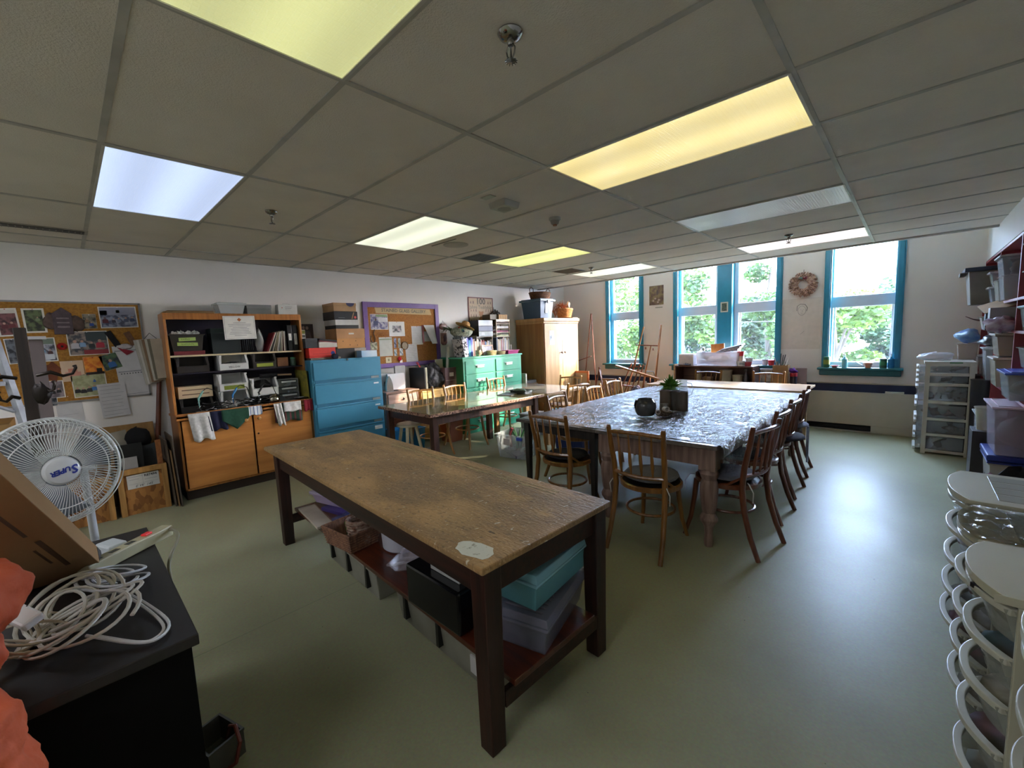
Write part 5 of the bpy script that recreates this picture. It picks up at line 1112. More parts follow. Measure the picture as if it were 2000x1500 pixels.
# ---------------------------------------------------------------- things on the big tables
TZ = .752
t = T('glazed_pot','shiny grey ceramic pot with a notched opening on the plastic-covered table','pot',(-1.745,3.60,TZ))
G().lathe([(.055,0),(.075,.01),(.092,.05),(.095,.09),(.088,.125),(.070,.150),(.062,.158),(.060,.150),(.080,.11),(.085,.07)],n=36,cap1=False).make('pot_body', mat('54565a',r=.10,sc=5,h2='3c3e42'), t, smooth=True)
G().tube([(-.055,-.055,.145),(-.066,-.066,.11),(-.070,-.066,.07)],[.016,.012,.006],8).make('dark_notch', mat('18181b',r=.2), t, smooth=True)
for k,(dx,dy,r,h,lb) in enumerate([(0,0,.055,.19,'brown cardboard cylinder, left of the three behind the grey pot'),(.085,.03,.042,.19,'dark grey cylinder, middle of the three behind the grey pot'),(.155,.02,.052,.185,'brown-grey cylinder with a torn edge, right of the three behind the pot')]):
    t = T('paper_cylinder',lb,'tube',(-1.72+dx,3.98+dy,TZ),0,'cylinders behind the grey pot')
    G().lathe([(r,0),(r,h),(r-.004,h),(r-.004,.01)],n=28,cap1=False).make('tube', mat(['6d5f55','56524f','625a53'][k],r=.7,sc=8), t, smooth=True)
t = T('woven_dish','oval woven dish holding two white rolls beside the grey pot','dish',(-1.615,3.68,TZ))
G().lathe([(.05,0),(.075,.035),(.078,.038),(.07,.035),(.045,.006)],n=28,sx=1.15,sy=.8).make('dish', mat('5b4a40',r=.8,sc=40,h2='8a7a6a'), t, smooth=True)
for k,(p0,p1,lb) in enumerate([((-.06,-.02,.03),(-.01,-.075,.035),'left white paper roll'),((.0,.03,.05),(.055,-.035,.06),'right white paper roll')]):
    r = T('paper_roll','white hollow paper roll in the woven dish, '+('lower left' if k==0 else 'upper right')+' of the two','roll',(-1.615,3.68,TZ+.006),0,'white rolls')
    v = Vector(p1)-Vector(p0); Mx = Matrix.Translation(p0) @ v.to_track_quat('Z','Y').to_matrix().to_4x4()
    G().xf(Mx).lathe([(.022,0),(.022,v.length),(.016,v.length),(.016,0)],n=20,cap0=False,cap1=False).make('roll', paper('b7b0aa'), r, smooth=True)
t = T('mug','small grey mug behind the grey pot','mug',(-1.655,3.80,TZ)); G().lathe([(.03,0),(.035,.005),(.036,.09),(.032,.09),(.030,.01)],n=22,cap1=True).make('cup', mat('8d8a84',r=.3), t, smooth=True); G().tube([(.03,-.015,.07),(.06,-.03,.06),(.055,-.028,.025),(.03,-.015,.02)],.005,6).make('handle', mat('8d8a84',r=.3), t, smooth=True)
t = T('potted_fern','bushy green plant in a small dark pot on the plastic-covered table','plant',(-1.86,4.42,TZ))
G().lathe([(.045,0),(.042,.03),(.055,.12),(.06,.14),(.05,.135)],n=20).make('pot', mat('3a2a2e',r=.4), t, smooth=True)
g = G(); rd = random.Random(6)
for k in range(150):
    a = rd.uniform(0,2*pi); el = rd.uniform(-.25,1.5); L_ = rd.uniform(.09,.165); d = Vector((cos(a)*cos(el),sin(a)*cos(el),sin(el))); s = Vector((-sin(a),cos(a),0))*.018; c = Vector((0,0,.155))
    p = [c+d*.02, c+d*L_*.55+s+Vector((0,0,.01)), c+d*L_+Vector((0,0,-.02*cos(el))), c+d*L_*.55-s+Vector((0,0,.01))]; g.add([tuple(q) for q in p],[(0,1,2,3)])
g.make('foliage', mat('5f8f2a',r=.5,sc=12,h2='2f5a1c',lo=.3,hi=.7), t)
t = T('glass_pitcher','tall clear glass pitcher with a round handle behind the plant','pitcher',(-1.80,4.62,TZ))
M_cg = clear('dfe6ea',.28,.04)
G().lathe([(.05,0),(.052,.02),(.046,.12),(.04,.20),(.044,.23),(.041,.23),(.037,.20),(.043,.10),(.047,.01)],n=28,cap1=False).make('vessel', M_cg, t, smooth=True)
G().tube([(.04,0,.20),(.085,.01,.19),(.105,.012,.13),(.085,.01,.07),(.047,0,.055)],.006,8).make('handle', clear('e8eef2',.6,.05), t, smooth=True)
# on the work tables
t = T('magazine','white magazine lying on the brown work table near its far end','magazine',(-4.02,4.16,.741),.35); G().box(-.105,.105,-.15,.15,0,.008).make('pages', paper('b9b4ac'), t); G().box(-.104,.104,-.149,.149,.008,.0088).make('cover', mat('8f8f96',sc=20,h2='5a5f6a'), t)
t = T('seed_tray','small glass tray of greenery at the far end of the brown work table','tray',(-3.93,4.32,.741),.1); G().bin(.26,.17,.05,tx=.004,ty=.004).make('tray', mat('46504a',r=.2,a=.8), t); G().blob((0,0,.035),(.10,.06,.025),12,6,.25,2).make('moss', mat('5d6a4a',sc=30,h2='8a9a84'), t, smooth='all')
# ---------------------------------------------------------------- on the bench shelf
SZ = .2405
def R_(x, y): return (x, y, SZ)
boxthing('board_stack','pair of thin white boards at the left end of the bench shelf','boards',-3.40,-2.92,1.10,1.28,SZ,SZ+.016,mat('b8ac9a'),rz=-.1)
boxthing('wooden_board','flat brown wooden board lying across the white boards under the bench','board',-3.38,-2.74,1.20,1.44,SZ+.017,SZ+.03,wood('5b3c26','40281a'),rz=-.12)
boxthing('purple_binder','purple folder on the brown board under the bench','folder',-3.20,-2.86,1.24,1.46,SZ+.031,SZ+.055,mat('3a2a6b',r=.4),rz=.2)
t = bin_t('storage_box','clear lilac plastic box at the left end of the bench shelf','storage box',-3.20,1.36,SZ+.056,.32,.24,.08,clear('b9a7c4',.6),lid=clear('c9bcd2',.6),rz=.25)
t = T('wooden_bowl','small dark red-brown bowl on the lilac box under the bench','bowl',(-3.13,1.38,SZ+.157)); G().lathe([(.04,0),(.09,.03),(.11,.065),(.104,.065),(.08,.03),(.03,.01)],n=28).make('bowl', wood('6d2f1c','4a1e12'), t, smooth=True)
boxthing('craft_book','dark blue patterned flat box beside the purple folder under the bench','box',-2.92,-2.72,1.19,1.35,SZ+.031,SZ+.06,mat('1f2340',sc=30,h2='4a4a70'),rz=.3)
t = T('tissue_packs','two green-wrapped packs with a white ribbon on the bench shelf','packet',(-2.66,1.27,SZ),.3)
for k in (-1,1): G().box(-.09,.09,k*.052-.045,k*.052+.045,0,.10).make('pack', mat('5f7a34',r=.3,sc=14,h2='39491f'), t, bev=.015)
G().blob((.02,0,.11),(.09,.05,.018),12,6,.3,4).make('ribbon', mat('7fa58a'), t, smooth='all')
def rect_basket(nm, lb, x, y, z, w, d, h, rz, m):
    t = T(nm, lb, 'basket', (x,y,z), rz); G().bin(w,d,h,t=.012,tx=.02,ty=.02,rim=.004).make('woven_body', m, t, bev=.01)
    g = G()
    for k in range(7): zz = h*(k+.5)/7; a, b = w/2-.02+.02*(k+.5)/7+.002, d/2-.02+.02*(k+.5)/7+.002; g.tube([(-a,-b,zz),(a,-b,zz),(a,b,zz),(-a,b,zz)],.0055,6,closed=True)
    g.tube([(-w/2,-d/2,h),(w/2,-d/2,h),(w/2,d/2,h),(-w/2,d/2,h)],.009,6,closed=True); g.make('weave', m, t, smooth=True); return t
rect_basket('rectangular_basket','rectangular brown woven basket in the middle of the bench shelf',-2.55,1.145,SZ,.30,.22,.115,.12,mat('8c6348',r=.85,sc=60,h2='5f4030',stretch=(1,1,.2)))
basket('round_basket','small round wicker basket nested in the rectangular one under the bench',-2.48,1.17,SZ+.02,.075,.075,.15,mat('6d4630',r=.8,sc=40,h2='a08a78'),n=22,rows=8,flare=1.25)
t = T('white_tub','round white translucent tub on the bench shelf','tub',(-2.27,1.35,SZ)); G().lathe([(.12,0),(.13,.01),(.14,.20),(.133,.20),(.125,.02)],n=32).make('tub', mat('c4c4cc',r=.4,a=.92), t, smooth=True)
t = T('clear_containers','crumpled clear plastic food containers on the bench shelf','container',(-1.98,1.24,SZ),.5)
for k in range(3): G().xf(TM((.0+.05*k,.02*k,.02+.055*k),rx=.25*k,ry=-.25+.2*k,rz=.3*k)).bin(.22,.17,.06,tx=.02,ty=.02,rim=.008).make('clamshell', clear('cfc6cb',.28,.1), t)
boxthing('black_case','glossy black case under the white carton on the bench shelf','case',-1.74,-1.34,1.03,1.30,SZ,SZ+.20,plastic('0b0c10',.15),bev=.012)
t = boxthing('carton','white carton with a small dark emblem on the black case under the bench','box',-1.60,-1.39,1.08,1.26,SZ+.201,SZ+.36,mat('a9a9a2',r=.6))
G().xf(FM((.1055,0,.085),(0,1,0),(0,0,1))).prism([(.018*cos(a)*(1+.4*cos(3*a)),.018*sin(a)+.01) for a in [k*pi/10 for k in range(20)]],0,.001).box(-.003,.003,-.03,0,0,.001).box(-.012,.012,-.032,-.028,0,.001).make('tree_emblem', mat('1d1f1d'), t)
t = T('wire_basket','grey wire letter basket behind the white carton under the bench','basket',(-1.86,1.42,SZ)); G().bin(.2,.16,.26,tx=.004,ty=.004).make('basket', clear('5a5d66',.6,.3), t)
def shoe_tote(lb, x, y, z, m, ml, rz):
    t = T('plastic_shoebox', lb, 'storage box', (x,y,z), rz, 'stacked ribbed-lid boxes')
    G().bin(.24,.44,.125,tx=.018,ty=.018).make('box_body', m, t, bev=.012)
    g = G().frus(-.128,.128,-.228,.228,.122,.155,-.012,-.012)
    g2 = G().frus(-.132,.132,-.232,.232,.118,.13,0,0).frus(-.120,.120,-.215,.215,.13,.16,-.01,-.01)
    for k in range(13): g2.cyl((-.085,-.18+.03*k,.162),(.085,-.18+.03*k,.162),.006,n=6)
    g2.make('ribbed_lid', ml, t, bev=.004)
    G().box(-.1,.1,-.16,-.158,.01,.11).box(-.1,.1,.02,.022,.01,.11).make('divider', clear('cfdfe2',.3), t)
    return t
shoe_tote('clear grey-violet ribbed-lid box, lower of two at the right end of the bench shelf',-1.155,1.36,SZ,clear('6f6f7c',.5,.2),clear('7a7a88',.55,.2),.25)
shoe_tote('light blue ribbed-lid box, upper of two at the right end of the bench shelf',-1.165,1.375,SZ+.172,clear('6fb2bf',.6,.2),clear('8fc4d2',.75,.15),.10)
# totes on the floor under the bench
for x, y, lb, w in ((-2.55,1.33,'long grey-white underbed tote on the floor beneath the left of the bench',.74),(-1.55,1.30,'long grey underbed tote with a white label beneath the right of the bench',.86)):
    t = T('underbed_tote', lb, 'storage tote', (x,y,0), BR, 'totes under the bench')
    G().bin(w,.42,.185,tx=.02,ty=.02).make('tote_body', mat('8f8d80',r=.5,a=.95,sc=4,h2='6f6d60'), t, bev=.01)
    G().box(-w/2-.01,w/2+.01,-.22,.22,.18,.20).make('lid', mat('aaa898',r=.4), t, bev=.004)
    for q in (-.3,-.02,.27): G().box(q*w/.8-.012,q*w/.8+.012,-.222,-.19,.05,.19).make('latch', plastic('131313'), t, bev=.002)
    if x > -2: G().box(.22,.31,-.2135,-.2065,.06,.14).make('label', paper('c9c6c2'), t)
# ---------------------------------------------------------------- bins on the floor near the chairs
t = T('clear_tote','open clear plastic tote of packets and green leaves on the floor','storage tote',(-3.62,3.62+.28,0),.18)
G().bin(.44,.40,.31,tx=.03,ty=.03,rim=.016).make('tote_body', clear('d2dadf',.30,.08), t, bev=.006)
g = G(); rd = random.Random(12)
for k in range(12): g.xf(TM((rd.uniform(-.12,.12),rd.uniform(-.11,.11),rd.uniform(.03,.12)),rx=rd.uniform(-.5,.5),ry=rd.uniform(-.5,.5),rz=rd.uniform(0,3))).box(-.07,.07,-.05,.05,-.02,.02,m=k%4)
g.xf(); o = g.make('packets', [mat('7a5a48'),mat('8f8a85'),mat('5a4a5a'),mat('9aa09a')], t)
g = G()
for k in range(9):
    a = k*.9; g.tube([(.03*cos(a),.03*sin(a),.10),(.05*cos(a),.05*sin(a),.26),(.11*cos(a),.10*sin(a),.38+.04*sin(k*2))],[.008,.012,.003],6)
g.make('green_leaves', mat('2f6a3c',r=.5), t, smooth=True)
G().tube([(-.08,-.06,.12),(-.09,-.06,.30),(-.06,-.05,.36)],[.02,.016,.022],8).make('red_doll_arm', mat('6d1f26'), t, smooth=True)
G().box(.10,.18,-.218,-.205,.25,.29).make('blue_latch', plastic('3f55c0'), t, bev=.004); G().box(-.10,.0,-.208,-.204,.18,.26).make('label', paper('c9c3bf'), t)
t = T('blue_tote','dark blue plastic tote on the floor behind the dark table leg','storage tote',(-3.05,4.35,0)); G().bin(.42,.34,.28).make('tote_body', plastic('23346b'), t, bev=.008); G().box(-.22,.22,-.18,.18,.28,.30).make('lid', plastic('2c56b5'), t, bev=.004)
for k,(x,y,c,lb,h) in enumerate([(-4.35,5.05,'c3c7ca','grey-white carton under the pale table',.30),(-4.02,5.10,'aab4bd','clear grey bin under the pale table, beside the carton',.34)]):
    bin_t('floor_bin',lb,'bin',x,y,0,.28,.34,h,mat(c,r=.3,a=.8),lid=plastic('d2d5d6'))
bin_t('floor_bin','blue bin under the brown work table behind the white stool','bin',-5.05,3.15,0,.34,.40,.33,plastic('2280b8'))
t = T('tangled_cord','tangle of white cord on the floor behind the stool','cord',(-4.72,3.32,0)); g = G()
g.tube([(.10*cos(k*.7)*(1+.3*sin(k)),.07*sin(k*.7),.008+.012*(k%5)) for k in range(50)],.005,6); g.make('cord', plastic('c9cfd0'), t, smooth=True)
bin_t('waste_bin','red-brown bin standing on the floor behind the work table chairs','bin',-5.02,3.92,0,.26,.26,.36,plastic('8a4a2c'))
# ---------------------------------------------------------------- plywood crates at far left
M_osb = mat('a8743a',r=.8,kind='voronoi',sc=22,h2='7a4e22',stretch=(1,1.6,.7),lo=.2,hi=.8); M_pinef = wood('b98a4c','99703a',r=.6,ax='z')
def crate(lb, y0, y1, h, label=False, x1=-5.22, dp=.42):
    t = T('plywood_crate', lb, 'crate', (x1-dp/2,(y0+y1)/2,0), 0, 'plywood crates'); a, b = dp/2, (y1-y0)/2
    G().box(a-.014,a-.002,-b,b,.0,h).box(-a,-a+.012,-b,b,0,h).box(-a,a-.014,-b,-b+.012,0,h).box(-a,a-.014,b-.012,b,0,h).box(-a,a-.014,-b+.012,b-.012,.01,.022).make('panels', M_osb, t)
    g = G(); 
    for s in (-1,1): g.box(a-.002,a+.018,min(s*b,s*(b-.042)),max(s*b,s*(b-.042)),0,h)
    g.box(a-.002,a+.018,-b+.042,b-.042,h-.05,h); g.make('battens', M_pinef, t, bev=.002)
    if label:
        Fm = FM((a+.0005,.0,h-.125),(0,1,.01),(0,-.01,1))
        G().xf(Fm).box(-.115,.115,-.065,.065,0,.002).make('shipping_label', paper('c9c7c0'), t)
        G().xf(Fm@TM((.055,.042,.0022))).text('R87494',.030,Matrix.Identity(4),bold=.0008).make('label_number', mat('26282c'), t)
        G().xf(Fm@TM((0,-.045,.0022))).text('E W  145',.032,Matrix.Identity(4),shear=.4).make('handwriting', mat('3a3c44'), t)
        g = G().xf(Fm); g.box(-.105,.0,.045,.048,.002,.0024).box(-.105,.105,-.022,-.0205,.002,.0024).box(-.005,-.0035,-.06,.06,.002,.0024).box(-.10,-.03,.02,.0225,.002,.0024).box(.01,.10,.005,.0075,.002,.0024).make('label_lines', mat('7d7f86'), t)
    return t
crate('plywood crate with a white shipping label reading R87494, beside the hutch',.215,.575,.435,True)
crate('plywood crate behind the fan, left of the labelled crate',-.30,.18,.41)
z = .0
boxthing('plywood_sheet','large pale plywood sheet standing against the wall behind the crates','board',-5.66,-5.645,.10,.56,0,.80,mat('a88450',r=.7,sc=4,h2='8f6c3e',stretch=(1,4,1)))
t = T('grey_folder','black and grey folders standing in the labelled crate','folder',(-5.33,.33,.025)); G().xf(TM((0,0,0),ry=-.12)).box(-.01,.01,-.09,.10,0,.62).make('black_folder', mat('17191b',r=.4), t); G().xf(TM((.03,0,0),ry=-.10)).box(-.004,.004,-.06,.05,0,.50).make('white_sheet', paper('b9b6b0'), t)
boxthing('portfolio','dark grey portfolio standing at the back of the labelled crate','portfolio',-5.52,-5.50,.23,.56,.025,.60,mat('3f4446',r=.6))
g = G().xf(TM((0,0,0),rx=.0)); 
t = T('black_bag','black bag and grey papers piled at the back of the crates','bag',(-5.50,.36,.60)); G().blob((0,.06,.08),(.05,.10,.09),14,8,.12,3).make('black_bag', cloth('151517'), t, smooth='all'); G().xf(TM((0,-.09,.0),rx=.15)).box(-.01,.01,-.09,.09,0,.16).make('papers', paper('8d8678'), t)
o = G().box(-.012,.012,-.02,.02,0,.62).make('wooden_strip', wood('a3683a','84502b'), loc=(-5.25,.535,.045)); tag(o,'narrow upright wooden strip in the corner of the labelled crate','wood strip')
t = T('wooden_pole','thick brown wooden pole leaning on the wall between crates and hutch','pole',(-5.60,.55,0)); G().tube([(0,-.03,0),(-.03,.03,.6),(-.07,.10,1.18),(-.075,.12,1.30)],[.022,.024,.020,.016],10).make('pole', wood('6d3c28','4c2618',ax='z'), t, smooth=True)
for k,(x,y,h,c,lb) in enumerate([(-5.30,.615,.66,'5a4c3e','dark board leaning by the hutch side, innermost of three'),(-5.27,.635,.56,'8a6a45','brown board leaning by the hutch side, middle of three'),(-5.24,.655,.70,'4f4337','dark-faced board leaning by the hutch side, outermost of three')]):
    o = G().box(-.20,.20,-.005,.005,0,h).make('leaning_board', mat(c,r=.7,sc=5), loc=(x-.05,y-.01,0)); o.rotation_euler = (.03,0,0); tag(o,lb,'board','boards by the hutch side')
t = T('paper_bundle','bundle of pale paper sheets and canvases hanging on the wall beside the hutch','paper bundle',(-5.69,.62,1.20))
for k in range(7):
    g = G().xf(TM((.02+.02*k,.015*k-.03,0),rx=.12-.01*k)).box(-.006,.006,-.045,.045,-.02+.01*k,.44); g.make('sheet', mat(['b8b4aa','cfccc4','a99f8c','8a6f55','c6c0b2','77705f','b3aa98'][k],r=.8), t)
G().tube([(.03,-.06,.42),(.06,0,.50),(.09,.05,.44)],.003,5).make('hook_wire', mat('2b2b2b'), t)
# ---------------------------------------------------------------- coat stand, ladder, fan
M_cs = wood('2f221a','1c130e',r=.45,ax='z')
t = T('coat_stand','dark square wooden coat stand with curled metal hooks, behind the fan','coat stand',(-3.90,-.165,0))
G().frus(-.026,.026,-.026,.026,.0,1.68,-.006,-.006).make('post', M_cs, t, bev=.004); 
for k in range(4): a = k*pi/2+.4; G().tube([(.05*cos(a),.05*sin(a),.12),(.2*cos(a),.2*sin(a),.09),(.32*cos(a),.32*sin(a),.015)],[.03,.026,.022],8).make('foot', M_cs, t, smooth=True)
for k,(s,zz,L_) in enumerate([(1,1.39,.17),(-1,1.38,.15),(-1,1.26,.08),(1,1.30,.07)]):
    G().tube([(.03,s*.04,zz),(.05,s*(.04+L_*.35),zz+.015),(.06,s*(.04+L_*.65),zz-.012),(.065,s*(.04+L_*.9),zz),(.065,s*(.04+L_),zz+.035),(.06,s*(.035+L_),zz+.05)],[.010,.012,.009,.008,.008,.011],8).make('hook', mat('2a231e',r=.3,m=.7), t, smooth=True)
G().xf(TM((.05,.05,1.28))).blob((0,0,0),(.02,.04,.06),10,6,.15,1).make('bracket', mat('251e1a',r=.4,m=.5), t, smooth='all')
t = T('grey_post','weathered grey wooden post with a white cap standing behind the coat stand','post',(-4.35,-.12,0)); G().box(-.032,.032,-.032,.032,0,1.62).make('post', mat('6f6462',r=.8,sc=6,h2='5a5050',stretch=(1,1,.1)), t, bev=.004); G().xf(TM((0,0,1.621),rx=-.0)).frus(-.05,.05,-.05,.05,0,.02,0,0).make('cap', mat('b5b4b4'), t)
t = T('step_ladder','white painted step ladder at the left edge, behind the coat stand','ladder',(-4.85,-.42,0))
M_ld = mat('a9adb3',r=.4,sc=12,h2='8f9399')
for x in (-.03,): G().tube([(x,.06,1.86),(x,.28,0)],.028,4).make('rail', M_ld, t); G().tube([(x-.05,-.02,1.86),(x-.1,-.16,0)],.022,4).make('rail', M_ld, t)
for zz in (.5,.9,1.3): 
    yy = .06+.22*(1.86-zz)/1.86; G().box(-.12,.02,yy-.34,yy-.02,zz,zz+.03).make('step', M_ld, t, bev=.003); G().tube([(-.02,yy-.30,zz),(-.02,yy,zz-.20)],.012,4).make('brace', M_ld, t)
boxthing('cardboard_box','brown box and yellow-edged trays stacked on the floor behind the ladder','box',-5.55,-5.0,-.85,-.34,0,1.0,mat('8a6a3c',r=.8,h2='a3742a',sc=3))
# fan
FC = Vector((-2.379,-.072,1.062)); cdv = (Vector((0,0,1.5))-FC).normalized()
nrm = Vector((.93,.33,.13)).normalized()
rt = Vector((0,0,1)).cross(nrm).normalized(); upv = nrm.cross(rt)
t = T('pedestal_fan','white pedestal fan with a wire grille, its round badge upside down','fan',(FC.x-.22,FC.y+.09,0))
oo = Vector(t.location)
def FMM(off): 
    c = FC-oo+nrm*off; return Matrix(((rt.x,upv.x,nrm.x,c.x),(rt.y,upv.y,nrm.y,c.y),(rt.z,upv.z,nrm.z,c.z),(0,0,0,1)))
M_fw = plastic('d2d5d4',.3)
RF = .200
for side, nm in ((1,'front_grille'),(-1,'rear_grille')):
    g = G().xf(FMM(0)); d = .055*side
    for k in range(96):
        a = 2*pi*k/96; a2 = a+.10*side
        pts = [(.058*cos(a2),.058*sin(a2),d*1.25),(.09*cos(a2),.09*sin(a2),d*1.2),(.13*cos(a+.04),.13*sin(a+.04),d*1.02),(.18*cos(a),.18*sin(a),d*.75),((RF-.006)*cos(a),(RF-.006)*sin(a),d*.35),(RF*cos(a),RF*sin(a),.004*side)]
        g.tube(pts,.00125,4)
    for r, zz in ((.185,d*.70),(.145,d*.95),(.205,d*.45)): g.tube([(r*cos(q*pi/24),r*sin(q*pi/24),zz) for q in range(48)],.0020,5,closed=True)
    g.make(nm, M_fw, t, smooth=True)
G().xf(FMM(0)).tube([(RF*cos(q*pi/32),RF*sin(q*pi/32),0) for q in range(64)],.007,8,closed=True).make('outer_ring', M_fw, t, smooth=True)
G().xf(FMM(0)).lathe([(.052,.052),(.054,.066),(.047,.077),(.03,.083),(.0,.085)],n=40,cap1=False).make('hub_badge', plastic('cfd2d4',.15), t, smooth=True)
sh = FMM(.0862) @ TM((.004,-.004,0),rz=pi+.22)
g = G().xf(sh); g.text('S',.042,TM((-.030,.002,0)),bold=.0014,shear=.3).text('UPER',.025,TM((.011,-.005,0)),bold=.001,shear=.25); g.make('badge_lettering', plastic('26358f'), t)
g = G().xf(FMM(0))
for k in range(3):
    a0 = k*2*pi/3+.4
    def bl(u, v, a0=a0): r = .03+.15*u; a = a0+(-.55+1.1*v)*(.7+.3*u); return (r*cos(a), r*sin(a), .022*sin((v-.5)*2.2))
    g.grid(bl, 6, 8)
o = g.make('blades', mat('7d858f',r=.2,a=.75), t, smooth='all'); s_ = o.modifiers.new('s','SOLIDIFY'); s_.thickness = .002
G().xf(FMM(0)).lathe([(.055,-.02),(.065,-.07),(.06,-.14),(.04,-.17)],n=24).make('motor_housing', plastic('a9adb0'), t, smooth=True)
G().xf(FMM(0)).tube([(.172*cos(.2),.172*sin(.2),.045),(.172*cos(.5),.172*sin(.5),.05),(.172*cos(.62),.172*sin(.62),.052)],.004,6).make('clip', M_fw, t, smooth=True)
G().cyl((0,0,.03),(.03,-.01,1.02),.016,.014,14).cyl((0,0,.03),(0,0,.45),.022,n=14).make('pole', plastic('c2c5c6'), t, smooth=True)
G().lathe([(.17,0),(.18,.01),(.16,.03),(.06,.045),(.03,.07)],n=36).make('base', plastic('3c4658'), t, smooth=True)
# ---------------------------------------------------------------- black cabinet in the foreground, and what is on it
DZ = .75
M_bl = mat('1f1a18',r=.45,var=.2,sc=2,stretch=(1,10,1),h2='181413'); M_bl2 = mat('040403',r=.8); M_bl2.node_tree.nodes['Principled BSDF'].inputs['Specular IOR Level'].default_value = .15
t = T('black_cabinet','low black-brown cabinet at the lower left corner, next to the camera','cabinet',(-1.87,-.16,0))
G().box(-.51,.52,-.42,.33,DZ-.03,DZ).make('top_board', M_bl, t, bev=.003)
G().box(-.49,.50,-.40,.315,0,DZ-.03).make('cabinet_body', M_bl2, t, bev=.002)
# carton leaning on it
A_ = Vector((.63,-.14,.50)).normalized(); B_ = Vector((.04,-1,0)); B_ = (B_-A_*B_.dot(A_)).normalized(); N_ = A_.cross(B_).normalized()   # N_ points down toward the viewer
t = T('long_carton','long brown cardboard carton leaning across the black cabinet before the fan','box',(-2.045,.02,DZ+.004))
Mx = Matrix(((A_.x,B_.x,N_.x,0),(A_.y,B_.y,N_.y,0),(A_.z,B_.z,N_.z,.0),(0,0,0,1)))
G().xf(Mx).box(0,1.0,0,.20,-.065,0).make('carton_body', mat('9c7850',r=.85,var=.04), t, bev=.002)
G().xf(Mx).box(.004,.05,-.0012,.0,-.06,-.004).make('dark_sticker', mat('2b2a33',r=.4), t)
G().xf(Mx@FM((.30,.11,.0008),(-1,0,0),(0,-1,0))).text('FRAGILE',.05,Matrix.Identity(4)).make('faint_print', mat('3d2a1b'), t) if False else G().xf(Mx).box(.14,.40,.05,.062,0,.0007).box(.20,.34,.075,.081,0,.0007).box(.45,.62,.06,.068,0,.0007).make('printed_lines', mat('5b4027'), t)
# power strip
t = T('power_strip','beige power strip with a red switch on the black cabinet','power strip',(-2.10,.095,DZ+.001),2.24)
G().box(-.16,.16,-.024,.024,0,.042).make('housing', mat('b9b391',r=.4), t, bev=.004)
g = G()
for k in range(3): g.box(-.13+.06*k,-.10+.06*k,-.010,.010,.0421,.0432)
g.make('sockets', plastic('2e2a24'), t); G().box(.055,.085,-.011,.011,.042,.050).make('switch', mat('b01a1a',r=.3,em=.2), t, bev=.003)
G().xf(TM((-.135,.0245,.022),rx=-H_)).lathe([(.014,0),(.014,.004)],n=16).make('breaker_button', plastic('1c1b1a'), t)
t = T('grey_cable','grey cable running from the power strip over the cabinet edge to the floor','cable',(-2.20,.19,DZ)); G().tube(crv([(0,.0,.022),(.04,.04,.03),(.12,.045,.018),(.20,.0,-.05),(.26,-.0,-.20),(.30,-.0,-.45),(.32,.0,-.74)]),.006,8).make('cable', plastic('8a8672'), t, smooth=True)
t = T('white_adapter','white plug-in adapter beside the power strip','adapter',(-2.18,.05,DZ+.001),.4); G().box(-.045,.045,-.03,.03,0,.04).make('adapter', plastic('c9d0d2'), t, bev=.008)
# extension cords in loops
def cordloops(lb, cx, cy, n, R0, R1, seed, c, z0=.012):
    rd = random.Random(seed); pts = []; ph = rd.uniform(0,6)
    for k in range(n*26):
        a = k*2*pi/26+ph; q = k/26; r = R0+(R1-R0)*(.5+.5*sin(q*2.4+seed)); ex = 1.0+.5*sin(q*1.7+seed*2)
        pts.append((cx+.035*sin(q*1.9+seed)+r*ex*cos(a), cy+.03*cos(q*2.3+seed)+r*.9*sin(a), DZ+z0+.055*(.5+.5*sin(q*3.1+a*.5+seed))*(1-.15*cos(a))))
    g = G().tube(pts,.0036,6); g.v = g.v[:]; 
    g.tube([(p[0]+.0045,p[1]+.003,p[2]+.001) for p in pts],.0036,6)
    t = T('extension_cord', lb, 'extension cord', (cx,cy,DZ+.001), 0, 'white extension cords'); o = g.make('cord', plastic(c,.35), t, smooth=True); o.location = (-cx,-cy,-(DZ+.001)); return t
t1 = cordloops('coiled white extension cord nearest the cabinet edge, with a three-slot socket head',-1.62,-.04,6,.07,.12,1,'c9c5c0')
cordloops('off-white extension cord coil in the middle of the cord pile',-1.73,-.06,6,.05,.11,2,'b9b4a6')
cordloops('grey-white extension cord coil at the back of the cord pile',-1.83,.02,5,.04,.10,3,'c4c4c8')
cordloops('cream extension cord coil at the left front of the cord pile',-1.63,-.17,5,.05,.10,4,'a89a84')
G().xf(TM((-.02,-.10,.075),rz=.5,rx=.35,ry=.2)).box(-.045,.045,-.022,.022,0,.024).make('socket_head', plastic('c4bfba'), t1, bev=.006)
G().xf(TM((-.02,-.10,.0995),rz=.5,rx=.35,ry=.2)).box(-.02,-.016,-.012,.0,.0,.0008).box(.002,.006,-.012,.0,.0,.0008).box(-.008,-.004,.006,.012,0,.0008).make('slots', plastic('2b2725'), t1)
o = G().tube(crv([(-1.50,-.02,DZ+.03),(-1.42,.05,DZ+.012),(-1.40,.085,DZ+.01),(-1.45,.11,DZ+.01),(-1.60,.08,DZ+.02),(-1.75,.03,DZ+.03)]),.004,6).tube(crv([(-1.51,-.035,DZ+.034),(-1.42,.04,DZ+.016),(-1.385,.09,DZ+.014),(-1.45,.122,DZ+.012),(-1.60,.09,DZ+.02),(-1.75,.04,DZ+.03)]),.004,6).make('extension_cord', plastic('cfcfd2'), smooth=True)
tag(o,'long loose loop of white cord reaching toward the cabinet corner','extension cord')
